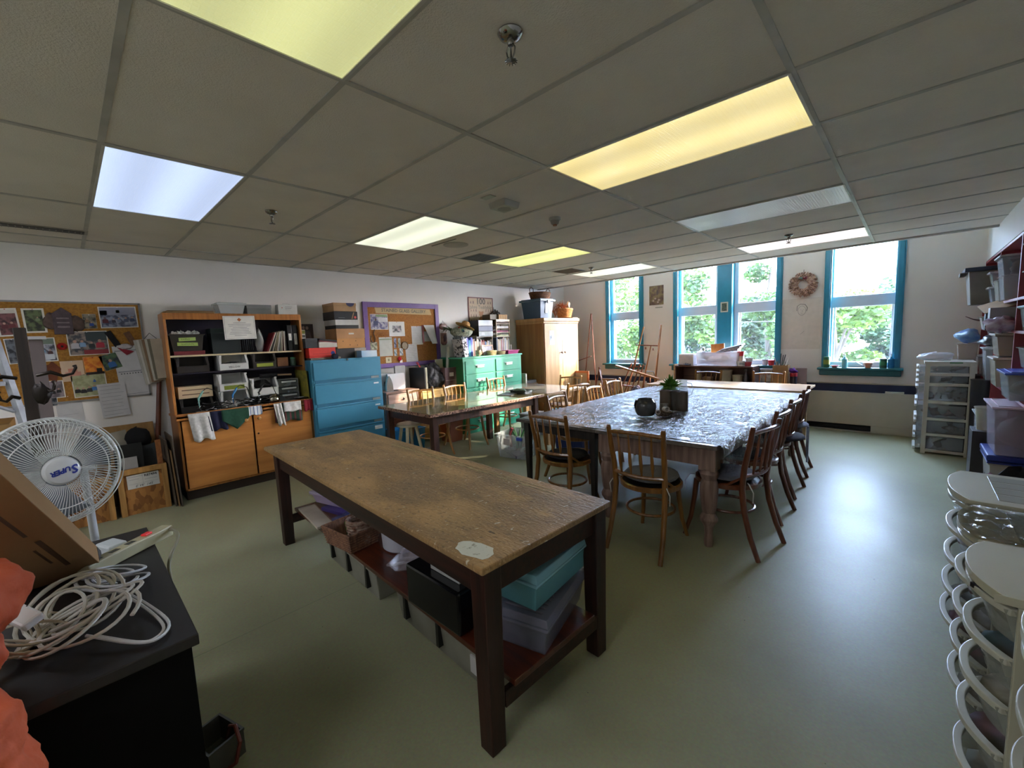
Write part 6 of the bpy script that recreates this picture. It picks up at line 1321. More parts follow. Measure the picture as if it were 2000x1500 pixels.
# orange quilted jacket
g = G()
for k,(c,r) in enumerate([((-1.42,-.22,.99),(.12,.115,.09)),((-1.46,-.30,.86),(.14,.14,.12)),((-1.33,-.28,.91),(.11,.12,.09)),((-1.22,-.235,.80),(.115,.115,.10)),((-1.20,-.215,.70),(.11,.11,.10)),((-1.19,-.22,.60),(.12,.12,.10)),((-1.18,-.22,.48),(.12,.12,.10)),((-1.18,-.22,.34),(.12,.12,.11)),((-1.18,-.24,.18),(.13,.13,.13)),((-1.14,-.36,.55),(.14,.13,.50))]): g.blob(c,r,28,16,.02,k)
o = g.make('orange_jacket', mat('c9592f',r=.75,sc=3,h2='b04a26',bump=.5,bs=22), smooth='all')
rm = o.modifiers.new('r','REMESH'); rm.mode = 'VOXEL'; rm.voxel_size = .009; rm.use_smooth_shade = True
sm = o.modifiers.new('s','SMOOTH'); sm.factor = .8; sm.iterations = 8
tx_ = bpy.data.textures.new('folds','CLOUDS'); tx_.noise_scale = .05; dm_ = o.modifiers.new('d','DISPLACE'); dm_.texture = tx_; dm_.strength = .032; dm_.mid_level = .5
tag(o,'bright orange quilted jacket heaped at the lower left corner','jacket')
# metal bin with a red cable on the floor
t = T('metal_bin','small open grey metal bin on the floor beside the black cabinet','bin',(-1.80,.235,0),.3); G().bin(.15,.12,.10,t=.006,tx=.0,ty=.0,rim=.002).make('bin_body', mat('6f7070',r=.35,m=.5), t)
t = T('red_cable','dark red cable arching out of the grey metal bin','cable',(-1.74,.27,0)); G().tube([(-.06,0,.05),(-.04,.01,.11),(.0,.02,.13),(.05,.02,.10),(.06,.0,.04),(.03,-.02,.01)],.007,8).make('cable', plastic('7a3a34'), t, smooth=True)
# ---------------------------------------------------------------- easels and boards by the left window
M_ea = wood('b07a48','8f5c32',r=.5,ax='z'); M_ea2 = wood('8a4e2e','6b381f',r=.5,ax='z')
def bar(g, p0, p1, w, d): 
    v = (Vector(p1)-Vector(p0)); L_ = v.length; M_ = Matrix.Translation(p0) @ v.to_track_quat('Z','Y').to_matrix().to_4x4(); g.xf(M_).box(-w/2,w/2,-d/2,d/2,0,L_).xf(); return g
t = T('easel','tall pale wooden studio easel leaning before the left window','easel',(-3.72,7.05,0))
for p0,p1 in (((-.17,.0,0),(.22,.12,1.62)),((.42,-.02,0),(.54,.12,1.64)),((.14,-.02,0),(.36,.10,1.28))): bar(G(),p0,p1,.035,.022).make('leg', M_ea, t, bev=.002)
bar(G(),(.10,.06,1.30),(.50,.08,1.28),.03,.02).make('crossbar', M_ea2, t, bev=.002)
bar(G(),(-.26,-.03,.93),(.62,-.16,.72),.055,.03).make('tray', M_ea, t, bev=.002)
for x,zz in ((.16,1.22),(.30,1.24),(.44,1.22)): G().lathe([(.014,-.02),(.014,.02)],(x,.03,zz),8).make('peg', M_ea2, t)
t = T('easel','folded dark brown easel leaning on the tall pale easel','easel',(-3.95,6.90,0))
for p0,p1 in (((-.10,0,0),(.30,.10,.98)),((.02,0,0),(.38,.10,1.0)),((.16,0,0),(.46,.10,.97)),((.28,0,0),(.52,.10,.95))): bar(G(),p0,p1,.03,.02).make('leg', M_ea2, t, bev=.002)
bar(G(),(.26,.06,.90),(.50,.06,.93),.05,.02).make('crossbar', M_ea2, t); bar(G(),(.12,.03,.58),(.40,.03,.56),.04,.02).make('crossbar', M_ea2, t)
t = T('easel','small brown A-frame easel standing in front of the radiator cabinet','easel',(-4.30,6.95,0))
for p0,p1 in (((-.20,-.05,0),(.02,0,.90)),((.20,-.05,0),(.0,0,.90)),((.0,.25,0),(.01,.02,.88))): bar(G(),p0,p1,.03,.02).make('leg', M_ea2, t, bev=.002)
bar(G(),(-.12,-.05,.42),(.14,-.05,.42),.03,.02).make('crossbar', M_ea2, t)
t = T('wooden_rack','tan wooden rack with a colourful cloth, before the radiator cabinet','rack',(-4.00,6.80,0))
g = G(); bar(g,(-.14,0,0),(-.10,0,.70),.03,.03); bar(g,(.14,0,0),(.10,0,.70),.03,.03); bar(g,(-.14,0,.69),(.14,0,.69),.04,.03); g.make('frame', M_ea, t, bev=.002)
G().blob((.02,-.03,.52),(.09,.04,.12),12,8,.2,3).make('cloth', cloth('7a4a5a','a58a8a'), t, smooth='all')
t = T('thin_easel','thin red-brown easel standing in the corner beside the wardrobe','easel',(-4.93,7.45,0))
for p0,p1 in (((-.10,0,0),(.12,.05,1.95)),((.28,-.02,0),(.13,.05,1.95))): bar(G(),p0,p1,.018,.015).make('leg', M_ea2, t)
bar(G(),(-.18,-.02,.98),(.16,-.03,1.08),.025,.015).make('crossbar', M_ea2, t)
t = T('framed_board','orange-brown wooden frame with grey backing, leaning beside the wardrobe','frame',(-4.80,7.12,0))
G().box(-.22,.16,-.012,.012,.76,.80).box(.12,.16,-.012,.012,0,.76).box(-.22,-.18,-.012,.012,0,.76).make('frame', wood('b5653a','95502c'), t, bev=.002); G().box(-.18,.12,-.006,.006,0,.76).make('backing', mat('a39788',r=.8), t)
t = T('small_stand','brown folding stand with a black handle between the radiator cabinet and the far table','stand',(-3.38,7.15,0))
for p0,p1 in (((-.16,0,0),(-.10,0,.74)),((.02,0,0),(.0,0,.74)),((.18,0,0),(.12,0,.74)),((-.10,0,.73),(.12,0,.73))): bar(G(),p0,p1,.028,.02).make('bar', M_ea2, t)
G().tube([(-.08,0,.75),(-.07,0,.82),(.07,0,.82),(.09,0,.75)],.009,6).make('handle', plastic('1e2022'), t, smooth=True)
t = T('backpack','small purple-patterned bag on the floor by the far table','bag',(-3.10,6.10,.0)); G().blob((0,0,.34),(.13,.10,.34),14,9,.05,2).make('bag_body', cloth('4a3f56','8a7f8e'), t, smooth='all')
# ---------------------------------------------------------------- pictures on the window wall
def wallpic(nm, lb, x, z, w, h, m, cat='picture', border=None, bm=None, figs=None):
    t = T(nm, lb, cat, (x,7.8,z-h/2)); F0 = FM((0,-.0005,h/2),(1,0,0),(0,0,1))
    G().xf(F0).box(-w/2,w/2,-h/2,h/2,0,.003).make('sheet', bm or m, t)
    if border: G().xf(F0).box(-w/2+border,w/2-border,-h/2+border,h/2-border,.003,.004).make('picture', m, t)
    if figs: figs(t, F0)
    return t
def shepherd(t, F0):
    g = G().xf(F0)
    for k,(x,y,c) in enumerate([(.02,.05,0),(-.02,-.06,1),(.05,-.09,1),(-.06,-.10,1),(.03,-.13,1)]): g.prism([(x+.02*cos(a),y+(.05 if c==0 else .018)*sin(a)) for a in [q*pi/6 for q in range(12)]],.003,.004,m=c)
    g.make('painted_shapes', [mat('3a2c30'),mat('b9a79c')], t)
wallpic('wall_picture','brownish woodland poster between the left and the double window',-3.55,2.21,.28,.36,mat('7d7048',sc=14,h2='4a3430',lo=.4,hi=.6),'poster',figs=shepherd)
o = G().box(-.07,.07,-.003,0,-.008,.008).make('caption_strip', mat('8a9080'), loc=(-3.50,7.799,1.98)); tag(o,'tiny grey caption strip below the woodland poster','label')
wallpic('small_picture','small framed picture on the teal post between the double windows',-2.345,1.895,.12,.17,mat('5a6a58',sc=40,h2='2a302c'),'picture',.02,paper('d0c9b8')).location.y = 7.794
def portrait(t, F0):
    g = G().xf(F0); E2 = lambda cx,cy,a,b,n=28: [(cx+a*cos(k*2*pi/n),cy+b*sin(k*2*pi/n),.0035) for k in range(n)]
    g.tube(E2(.02,.20,.05,.07),.0022,4,closed=True); g.tube([(-.045,.20,.0035),(-.04,.27,.0035),(.0,.30,.0035),(.06,.29,.0035),(.09,.24,.0035),(.08,.19,.0035)],.005,4)
    g.tube([(0,.215,.0035),(.012,.218,.0035)],.002,4).tube([(.035,.215,.0035),(.048,.216,.0035)],.002,4).tube([(.025,.21,.0035),(.03,.185,.0035),(.022,.183,.0035)],.0015,4).tube([(.01,.160,.0035),(.03,.157,.0035)],.0018,4)
    g.tube([(.01,-.16,.0035),(.04,-.13,.0035),(.06,-.11,.0035)],.002,4); g.make('pencil_lines', mat('8d837e'), t)
wallpic('portrait_drawing','large pale sheet with a faint pencil portrait, below the cork wreath',-1.26,1.555,.53,.77,paper('d2c9bf'),'drawing',figs=portrait)
# ---------------------------------------------------------------- shelf unit and its load before the double window
z0 = .93
t = T('low_shelf','low reddish-brown open shelf unit standing under the double window','shelf unit',(-2.36,7.42,0))
M_rb = wood('6d4636','55352a',r=.45,ax='x')
G().box(-.61,.61,-.17,.17,z0-.02,z0).box(-.61,-.59,-.17,.17,0,z0-.02).box(.59,.61,-.17,.17,0,z0-.02).box(-.59,.59,.16,.17,.3,z0-.02).make('carcass', M_rb, t, bev=.002)
G().box(-.59,.59,-.16,.16,.63,.65).make('shelf', M_rb, t); G().box(-.59,.59,-.16,.16,.30,.32).make('shelf', M_rb, t); G().box(-.63,-.61,-.17,.0,.3,z0+.02).make('side_board', wood('c9a880','aa8a64'), t)
z = z0+.001
boxthing('white_box','white lidded carton at the left end of the low shelf top','box',-2.93,-2.68,7.32,7.52,z,z+.19,paper('c9c6c8'),lid=True,lidm=paper('dcdadd'))
t = T('small_tools','blue and white small tools in front of the white carton','tools',(-2.82,7.28,z)); G().tube([(-.10,0,.01),(-.03,.01,.02),(.05,-.01,.015),(.11,0,.02)],.012,6).blob((.04,.0,.02),(.04,.02,.02),8,5,.2,1).make('tools', mat('4a5a86',r=.4,sc=30,h2='b5b9c6'), t, smooth=True)
t = bin_t('clear_tote','large clear plastic tote full of wrapped pieces on the low shelf','storage tote',-2.29,7.42,z,.66,.30,.22,clear('d9d6e0',.45,.12),fill=[mat('8f8f80'),mat('7a5a68'),mat('c9c2cf'),mat('a58a78')],tx=.01)
t = T('tape_roll','white tape dispenser on the rim of the clear tote','tape',(-2.56,7.40,z+.225)); G().xf(TM((0,0,.04),rx=H_)).lathe([(.04,-.012),(.04,.012),(.025,.012),(.025,-.012)],n=20,cap0=False,cap1=False).make('roll', plastic('cfcdd4'), t, smooth=True)
t = T('picture_book','orange-covered picture book standing in the clear tote','book',(-2.33,7.44,z+.20)); G().xf(TM((0,0,0),rx=-.1,ry=-.06)).box(-.10,.10,-.008,.008,0,.15).make('cover', mat('c4642c',sc=9,h2='d99a4a'), t); G().xf(TM((0,0,0),rx=-.1,ry=-.06)).box(-.105,.105,-.006,.006,-.003,.156).make('pages', paper('cfcac4'), t)
for k in range(3):
    o = G().xf(TM((0,0,0),rx=.1,ry=-.14-.05*k)).box(-.16,.16,-.10,.10,0,.022).make('magazine', mat(['9a98a8','b8b6bd','7f8490'][k],sc=20,h2='6a6a78'), loc=(-2.15+.03*k,7.40,z+.235+.026*k)); tag(o,['grey magazine lying on the clear tote, lowest of three','pale magazine lying on the clear tote, middle of three','slate magazine lying on the clear tote, topmost of three'][k],'magazine','magazines on the clear tote')
def cup(nm, lb, x, y, z, r, h, c, lid=None, cat='tub', band=None, a=1.0):
    t = T(nm, lb, cat, (x,y,z)); G().lathe([(r*.84,0),(r,h),(r*.95,h),(r*.80,.006)],n=22,cap1=True).make('cup_body', mat(c,r=.35,a=a), t, smooth=True)
    G().lathe([(r*1.0,h-.004),(r*1.06,h-.004),(r*1.06,h+.004),(r*1.0,h+.004)],n=22,cap0=False,cap1=False).make('rim', mat(lid or c,r=.35), t, smooth=True)
    if band: G().lathe([(r*.92,h*.3),(r*.985,h*.75)],n=22,cap0=False,cap1=False).make('printed_band', mat(band,r=.4,sc=20,h2='d0d0d0'), t, smooth=True)
    return t
cup('plastic_tub','white tub with a printed band, lowest in the left stack on the low shelf',-1.955,7.33,z,.066,.075,'cfcfd2',band='7f8f9a')
cup('plastic_tub','cream tub in the middle of the left stack on the low shelf',-1.965,7.33,z+.079,.05,.075,'c9b59a')
cup('plastic_tub','red tub on top of the left stack on the low shelf',-1.955,7.33,z+.158,.048,.068,'c41f2c')
cup('plastic_tub','grey-lidded tub over the raspberry one, right stack on the low shelf',-1.845,7.38,z+.075,.055,.045,'b9bcc2','d5d7da')
cup('plastic_tub','raspberry-pink tub in the right stack on the low shelf',-1.855,7.36,z,.056,.07,'a83a4c','c0b8c2')
for x,c,w,y,zz,r,h,lb in ((-1.70,'b4b7c4','9aa0b8',7.60,.921,.045,.085,'pale printed cup on the sill before the right double pane'),(-1.61,'c4202e',None,7.60,.921,.046,.078,'bright red cup on the sill at the right end of the double window')): cup('plastic_cup',lb,x,7.71,zz,r,h,c,band=w,cat='cup')
zs = .651
cup('white_bucket','large off-white bucket on the middle shelf behind the far table',-2.175,7.36,zs,.095,.205,'a89f8f','b3aa9a',cat='bucket')
cup('white_bucket','smaller off-white bucket with a dark emblem behind the far table',-2.00,7.36,zs,.08,.13,'b0a797','bab1a1',cat='bucket',band=None)
t = T('white_jug','cream plastic jar with a narrow lid on the middle shelf','jar',(-2.62,7.38,zs)); G().lathe([(.05,0),(.055,.02),(.055,.13),(.035,.155),(.032,.16)],n=20).make('jar_body', plastic('b5a394'), t, smooth=True); G().lathe([(.036,.16),(.036,.19)],n=20).make('lid', plastic('c2b2a2'), t, smooth=True)
boxthing('small_carton','small tan carton with dark print on the middle shelf','box',-2.52,-2.38,7.28,7.40,zs,zs+.09,mat('9a7a62'))
t = T('dark_bottle','dark grey spray bottle at the right end of the middle shelf','bottle',(-1.88,7.36,zs)); G().lathe([(.035,0),(.038,.02),(.034,.13),(.015,.16),(.018,.20),(.03,.21),(.03,.235)],n=18).make('bottle', mat('4a474e',r=.3), t, smooth=True)
cup('lidded_tub','big white tub with a printed side on the floor stand beside the shelf',-1.62,7.45,.69,.08,.19,'b4b4b8','c9c9cb',band='7d7f86',cat='tub')
boxthing('plant_stand','small dark stand under the big white tub, beside the low shelf','stand',-1.74,-1.52,7.34,7.56,0,.689,mat('3c3a40'))
t = T('paper_bag','brown paper bag holding sticks and brushes beside the low shelf','bag',(-1.42,7.45,.66)); G().bin(.20,.16,.285,tx=.003,ty=.003,rim=0).make('bag_body', mat('9a7a58',r=.85), t)
g = G(); rd = random.Random(4)
for k in range(12): g.tube([(rd.uniform(-.06,.06),rd.uniform(-.05,.05),.1),(rd.uniform(-.09,.09),rd.uniform(-.06,.06),rd.uniform(.30,.46))],.006,5,m=k%3)
g.make('sticks', [mat('c9c3bb'),mat('2e3430'),mat('6d7a6a')], t)
boxthing('side_table_small','small dark wooden box stand holding the paper bag','stand',-1.53,-1.18,7.33,7.57,0,.659,M_rb)
t = T('gift_pot','red and navy cylinder topped with purple flowers beside the paper bag','pot',(-1.255,7.42,.66)); G().lathe([(.042,0),(.046,.12)],n=20).make('navy_wrap', mat('2b2840',r=.5), t, smooth=True); G().lathe([(.047,.12),(.048,.17)],n=20).make('red_rim', mat('b02038',r=.5), t, smooth=True); G().blob((-.01,0,.20),(.045,.04,.035),12,7,.3,2).make('purple_flowers', cloth('5a2a8a'), t, smooth='all')
boxthing('grey_board','grey-pink board with a dark edge standing behind the purple flowers','board',-1.26,-1.12,7.60,7.625,.63,.89,mat('a5918d'))
boxthing('board_ledge','narrow wooden ledge box under the grey-pink board','stand',-1.30,-1.10,7.585,7.66,0,.628,M_rb)
# window sill of the right window
zs = .901
def can(lb, x, c, h, c2): t = T('cleaning_can', lb, 'can', (x,7.72,zs)); G().lathe([(.038,0),(.040,.004),(.040,h),(.036,h+.006)],n=20).make('can_body', mat(c,r=.3), t, smooth=True); G().lathe([(.0405,h*.3),(.0405,h*.75)],n=20,cap0=False,cap1=False).make('label_band', mat(c2,r=.4), t, smooth=True)
can('green and yellow can at the left end of the right window sill',-.90,'1f6a4a',.15,'8a9a3a'); can('short dark green can beside the blue pump bottle at the right of the sill',-.27,'1f4f3a',.125,'2f7a4a')
def pump(lb, x, c): t = T('pump_bottle', lb, 'bottle', (x,7.72,zs)); G().lathe([(.032,0),(.035,.01),(.035,.12),(.014,.145),(.014,.155)],n=20).make('bottle', mat(c,r=.25,a=.9), t, smooth=True); G().cyl((0,0,.155),(0,0,.185),.006).box(-.03,.008,-.008,.008,.183,.195).make('pump_head', plastic('dfe6e8'), t)
pump('pale blue pump bottle left of centre on the right window sill',-.69,'7fc4cf'); pump('blue pump bottle at the right end of the right window sill',-.19,'2f86b8')
t = T('red_bowl','flat red-rimmed bowl on the right window sill','bowl',(-.80,7.72,zs)); G().lathe([(.03,0),(.055,.03),(.05,.03),(.025,.006)],n=22).make('bowl', plastic('b04a50'), t, smooth=True)
t = T('watering_can','small orange-pink watering can with a thin white spout on the right sill','watering can',(-.43,7.72,zs)); G().lathe([(.035,0),(.052,.065),(.056,.07),(.046,.068),(.03,.006)],n=22).make('can_body', plastic('c47a5c'), t, smooth=True); G().tube([(-.04,0,.02),(-.09,-.01,.05),(-.14,-.02,.085)],[.008,.006,.010],8).make('spout', plastic('cfd6dc'), t, smooth=True)
# ---------------------------------------------------------------- tower of drawers
M_tw = mat('c3bdb0',r=.4,var=.03)
t = T('drawer_tower','tall cream plastic tower of six see-through drawers by the right wall','drawer tower',(.32,6.90,0))
g = G().box(-.20,.20,-.20,.20,1.035,1.06)
for x in (-.19,.155): g.box(x,x+.04,-.20,-.17,0,1.035).box(x,x+.04,.17,.20,0,1.035)
lv = [(1.01,.93),(.90,.815),(.78,.615),(.57,.42),(.385,.24),(.205,.05)]
for a,b in lv: g.box(-.155,.155,-.20,-.185,b-.03,b).box(-.155,.155,.185,.20,b-.03,b).box(-.155,.155,-.185,.185,b-.03,b-.026)
g.box(-.155,.155,-.20,-.185,1.01,1.035); g.make('frame', M_tw, t, bev=.004)
fc = ['7a5a5e','5d564c','2b3650','6d3a3c','4c4642','3a3a38']
for k,(a,b) in enumerate(lv):
    d = G().box(-.24,.15,-.165,.165,b+.002,a-.006).make('drawer', clear('b9bdc4',.42,.15), t, bev=.006)
    G().box(-.262,-.238,-.175,.175,a-.03,a).frus(-.262,-.235,-.17,.17,b-.01,b+.02,0,0).make('drawer_lip', mat('d3d2cc',r=.3), d, bev=.005)
    g = G(); rd = random.Random(k)
    for q in range(7): g.blob((rd.uniform(-.16,.10),rd.uniform(-.12,.12),b+(a-b)*.3),(.05,.05,(a-b)*.25),8,5,.15,q)
    g.make('contents', mat(fc[k],r=.8,sc=14,h2='2a2626'), d, smooth='all')
G().xf(TM((.05,-.2005,1.047))).box(-.05,.05,-.001,0,-.006,.006).make('green_tape', mat('2f7a3c'), t)
g = G().blob((.22,7.0,1.10),(.15,.13,.05),18,8,.12,7); tag(g.make('plastic_wrap', clear('d8d8da',.6,.25), smooth='all'),'crumpled translucent plastic wrap on top of the drawer tower','plastic wrap')
# ---------------------------------------------------------------- red shelving with bins
M_red = mat('8a2f33',r=.45,var=.06,sc=4)
t = T('red_shelving','dark red painted shelving filled with plastic bins along the right wall','shelving',(.77,6.0,0))
for y in (1.70,.50,-.65,-1.72): G().box(-.16,.17,y-.012,y+.012,0,2.19).make('upright', M_red, t, bev=.002)
for zz in (2.17,1.65,1.385,.86,.04):
    for (a,b) in ((-1.708,-.662),(-.638,.488),(.512,1.688)):
        if zz == 1.385 and a > .6: continue
        G().box(-.16,.17,a,b,zz,zz+.022).make('shelf', M_red, t, bev=.002)
def rbin(lb, y, z, w, h, d=.30, c='cfd3d2', lid=None, a=.45, x=.775, nm='plastic_bin', fill=None, cat='bin'):
    # w along the shelf, d into the shelf; sticks out a little over the front
    t = T(nm, lb, cat, (x,y,z), 0, 'bins on the red shelving')
    G().bin(d,w,h,tx=.02,ty=.02,rim=.012).make('bin_body', mat(c,r=.2,a=a,var=.03), t, bev=.006)
    if lid: G().box(-d/2-.016,d/2+.016,-w/2-.016,w/2+.016,h,h+.014).box(-d/2+.02,d/2-.02,-w/2+.02,w/2-.02,h+.014,h+.02).make('lid', mat(lid,r=.3), t, bev=.005)
    if fill:
        g = G().blob((0,0,h*.42),(d*.36,w*.36,h*.36),14,8,.10,int(y*10)); g.make('contents', mat(fill,r=.8,sc=12,h2='4a4442'), t, smooth='all')
    return t
L0, L1, L2, L3, L4 = .063, .883, 1.408, 1.673, 2.19
t = T('grey_tote','big grey-brown tote with a dark blue lid jutting out of the top shelf','storage tote',(.70,7.05,L3)); G().frus(-.28,.25,-.20,.18,0,.36,.03,.02).make('tote_body', mat('7b756c',r=.5), t, bev=.01); G().box(-.31,.27,-.22,.20,.355,.40).make('lid', plastic('232c42'), t, bev=.006); G().box(-.34,-.29,-.08,.08,.32,.36).make('handle', plastic('4a4a4a'), t, bev=.006)
rbin('small clear bin with a dark filling on the top shelf, right of the grey tote',6.68,L3,.20,.15,c='b9bec4',lid='c9ccd0',fill='4a4f58',x=.715)
rbin('small clear bin stacked on the dark-filled one, right of the grey tote',6.68,L3+.172,.20,.13,c='c9ccd0',lid='bfc3c7',x=.715,fill='8a2a4a')
rbin('tall clear bin on the top shelf of the middle bay',6.25,L3,.26,.20,c='cfd0c4',x=.715,fill='9a957c')
rbin('grey ribbed clear bin on the top shelf beside the tall one',5.92,L3,.26,.22,c='b9bec0',x=.715,fill='a9a9a4')
rbin('clear tub of dark scraps, highest on the top shelf',6.10,L3+.225,.34,.17,c='aeb4b8',lid='c4c8ca',x=.715,fill='3a3f48')
rbin('white bin stacked high on the nearest top shelf',5.12,L3,.30,.20,c='c9c9c6',a=.8)
rbin('white bin atop another on the nearest top shelf',5.12,L3+.205,.30,.20,c='d2d0d0',a=.8,lid='d2d0d0')
rbin('clear bin holding beige cloth on the second shelf, farthest bay',7.10,1.40-.52,.26,.22,c='c2b9ae',lid='cfd0d0',x=.715,fill='b9a08c')
boxthing('shelf_carton','upright black carton under a cardboard flap on the second shelf','box',.50,.66,6.02,6.12,L2,L2+.17,mat('1d2028'))
o = G().xf(TM((0,0,0),rx=.25,ry=-.35)).box(-.14,.14,-.16,.16,0,.006).make('cardboard_flap', mat('a8875f'), loc=(.60,6.05,L2+.235)); tag(o,'bent cardboard flap resting on the black carton','cardboard')
rbin('small white bin at the front of the second shelf, below the cardboard flap',6.32,L2,.16,.13,c='cfcfcd',a=.8,x=.64,lid=None)
boxthing('grey_box','narrow grey box standing on the second shelf beside the black carton','box',.50,.66,5.72,5.86,L2,L2+.20,mat('9a9b98'))
rbin('grey-green tub stacked on the second shelf of the nearest bay',5.15,L2,.32,.18,c='8f9992',a=.8,lid='a3aaa4')
t = T('crumpled_packaging','crumpled white and pink packaging on the second shelf','packaging',(.56,5.55,L2)); G().blob((0,0,.05),(.10,.11,.06),16,8,.2,8).make('packaging', mat('b9b0bf',r=.3,sc=20,h2='8a6a84'), t, smooth='all')
rbin('cream-lidded bin of brown scraps, upper of two on the third shelf',6.02,L1+.285,.38,.19,c='b5ac9a',lid='c9c4b4',x=.715,fill='6d564a',a=.6)
rbin('cream bin with tan contents, lower of two on the third shelf',6.04,L1,.38,.255,c='b9b29c',lid='c9c4b4',x=.715,fill='8a7462',a=.6)
rbin('open clear bowl bin of foil pieces on the third shelf, nearest bay',5.10,L1+.235,.30,.16,c='b9b9b0',fill='a9a8b4',a=.5)
rbin('clear box with a bright blue lid on the third shelf, nearest bay',5.08,L1,.42,.20,c='aab4b0',lid='2c50b8',x=.72,d=.36,fill='8f978f')
t = T('green_lid','lime green lid lying on the foil pieces','lid',(.77,5.08,L1+.40)); G().lathe([(.06,0),(.065,.02),(.06,.025)],n=20).make('lid', plastic('8ad05a'), t, smooth=True)
# bags, jars and dark bin between tower and shelving
t = T('dark_bin','tall black bin on the floor between the drawer tower and the red shelving','bin',(.585,6.62,0)); G().lathe([(.09,0),(.105,.86),(.11,.88)],n=24).make('bin_body', plastic('23222a'), t, smooth=True)
rbin('clear box of white cloth on the black bin beside the tower',6.62,.885,.24,.32,d=.22,c='c9ccd4',lid='d0d2d8',x=.665,fill='b9b9cc',cat='storage box')
rbin('tall clear jar with red and beige layers behind the tower',7.15,.885,.18,.36,d=.16,c='c4b0a2',x=.47,fill='7a2a38',cat='jar',a=.6)
boxthing('tall_stand','tall dark stand under the red and beige jar behind the tower','stand',.54,.598,7.05,7.25,0,.884,mat('1c1b20')) if False else boxthing('corner_crate','dark crate in the corner behind the drawer tower','crate',.36,.585,7.05,7.27,0,.884,mat('2a282c'))
g = G().blob((.47,7.12,1.33),(.10,.14,.075),16,9,.10,3); tag(g.make('blue_bag', mat('5a7fb8',r=.35,a=.9,sc=9,h2='8fb0c8'), smooth='all'),'shiny blue plastic bag on the layered jar behind the tower','bag')
g = G().blob((.60,6.62,1.285),(.08,.13,.05),16,9,.15,5); tag(g.make('grey_bag', mat('6a6f76',r=.3,sc=20,h2='3a3f46'), smooth='all'),'crumpled grey plastic bag on the box of white cloth','bag')
t = T('curved_wood','dark red-brown curved wooden piece lying across the bins','wooden piece',(.56,6.85,1.49)); G().tube([(-.14,.0,.06),(-.08,0,.025),(0,0,.0),(.10,0,.02),(.14,0,.05)],[.01,.018,.03,.02,.01],8,flat=.35).make('curved_wood', wood('5a2c24','3d1c18'), t, smooth=True)
rbin('clear low box under the curved wooden piece',6.85,1.335,.22,.13,d=.26,c='b9bcc0',lid='c9cdd0',x=.715,cat='box')
# big containers at the near foot of the shelving
rbin('large clear tub of dark and beige fabric on the blue-lidded tub',5.02,.475,.50,.36,d=.38,c='b9aeb9',lid='c9b4c0',x=.67,fill='4c4244',a=.4,cat='storage tote')
rbin('white tub with a thick blue lid on the lowest red shelf',5.02,.063,.42,.34,d=.36,c='b5ada2',lid='2a3a86',x=.66,a=.9,cat='storage tote')
G().box(-.20,.20,-.23,.23,.425,.47).make('blue_lid_step', plastic('2a3a86'), tag(T('tub_lid','dark blue stepped lid between the white tub and the clear tub','lid',(.66,5.02,0)),'dark blue stepped lid between the white tub and the clear tub','lid'), bev=.01)
rbin('clear long box with a grey lid on the floor behind the large clear tub',5.75,.063,.40,.58,d=.30,c='a9adb2',lid='b5b9bd',x=.62,a=.5,cat='storage tote')
t = T('measuring_jug','white plastic jug hanging over the shelf edge by the large clear tub','jug',(.50,5.45,.55)); G().lathe([(.05,0),(.06,.16),(.075,.20),(.07,.20),(.05,.02)],n=24).make('jug_body', mat('c4c2b4',r=.3,a=.9), t, smooth=True)
boxthing('step_box','dark box on the floor under the white jug','box',.42,.57,5.34,5.60,0,.549,mat('251a1a'))
t = T('black_garment','black bundled garment with a pink edge at the foot of the red shelving','garment',(.60,4.50,0)); G().blob((0,0,.22),(.17,.17,.23),16,9,.10,6).make('garment', cloth('101014'), t, smooth='all'); G().blob((-.14,.02,.36),(.02,.03,.03),8,5,.2,1).make('pink_edge', cloth('c48aa8'), t, smooth='all')
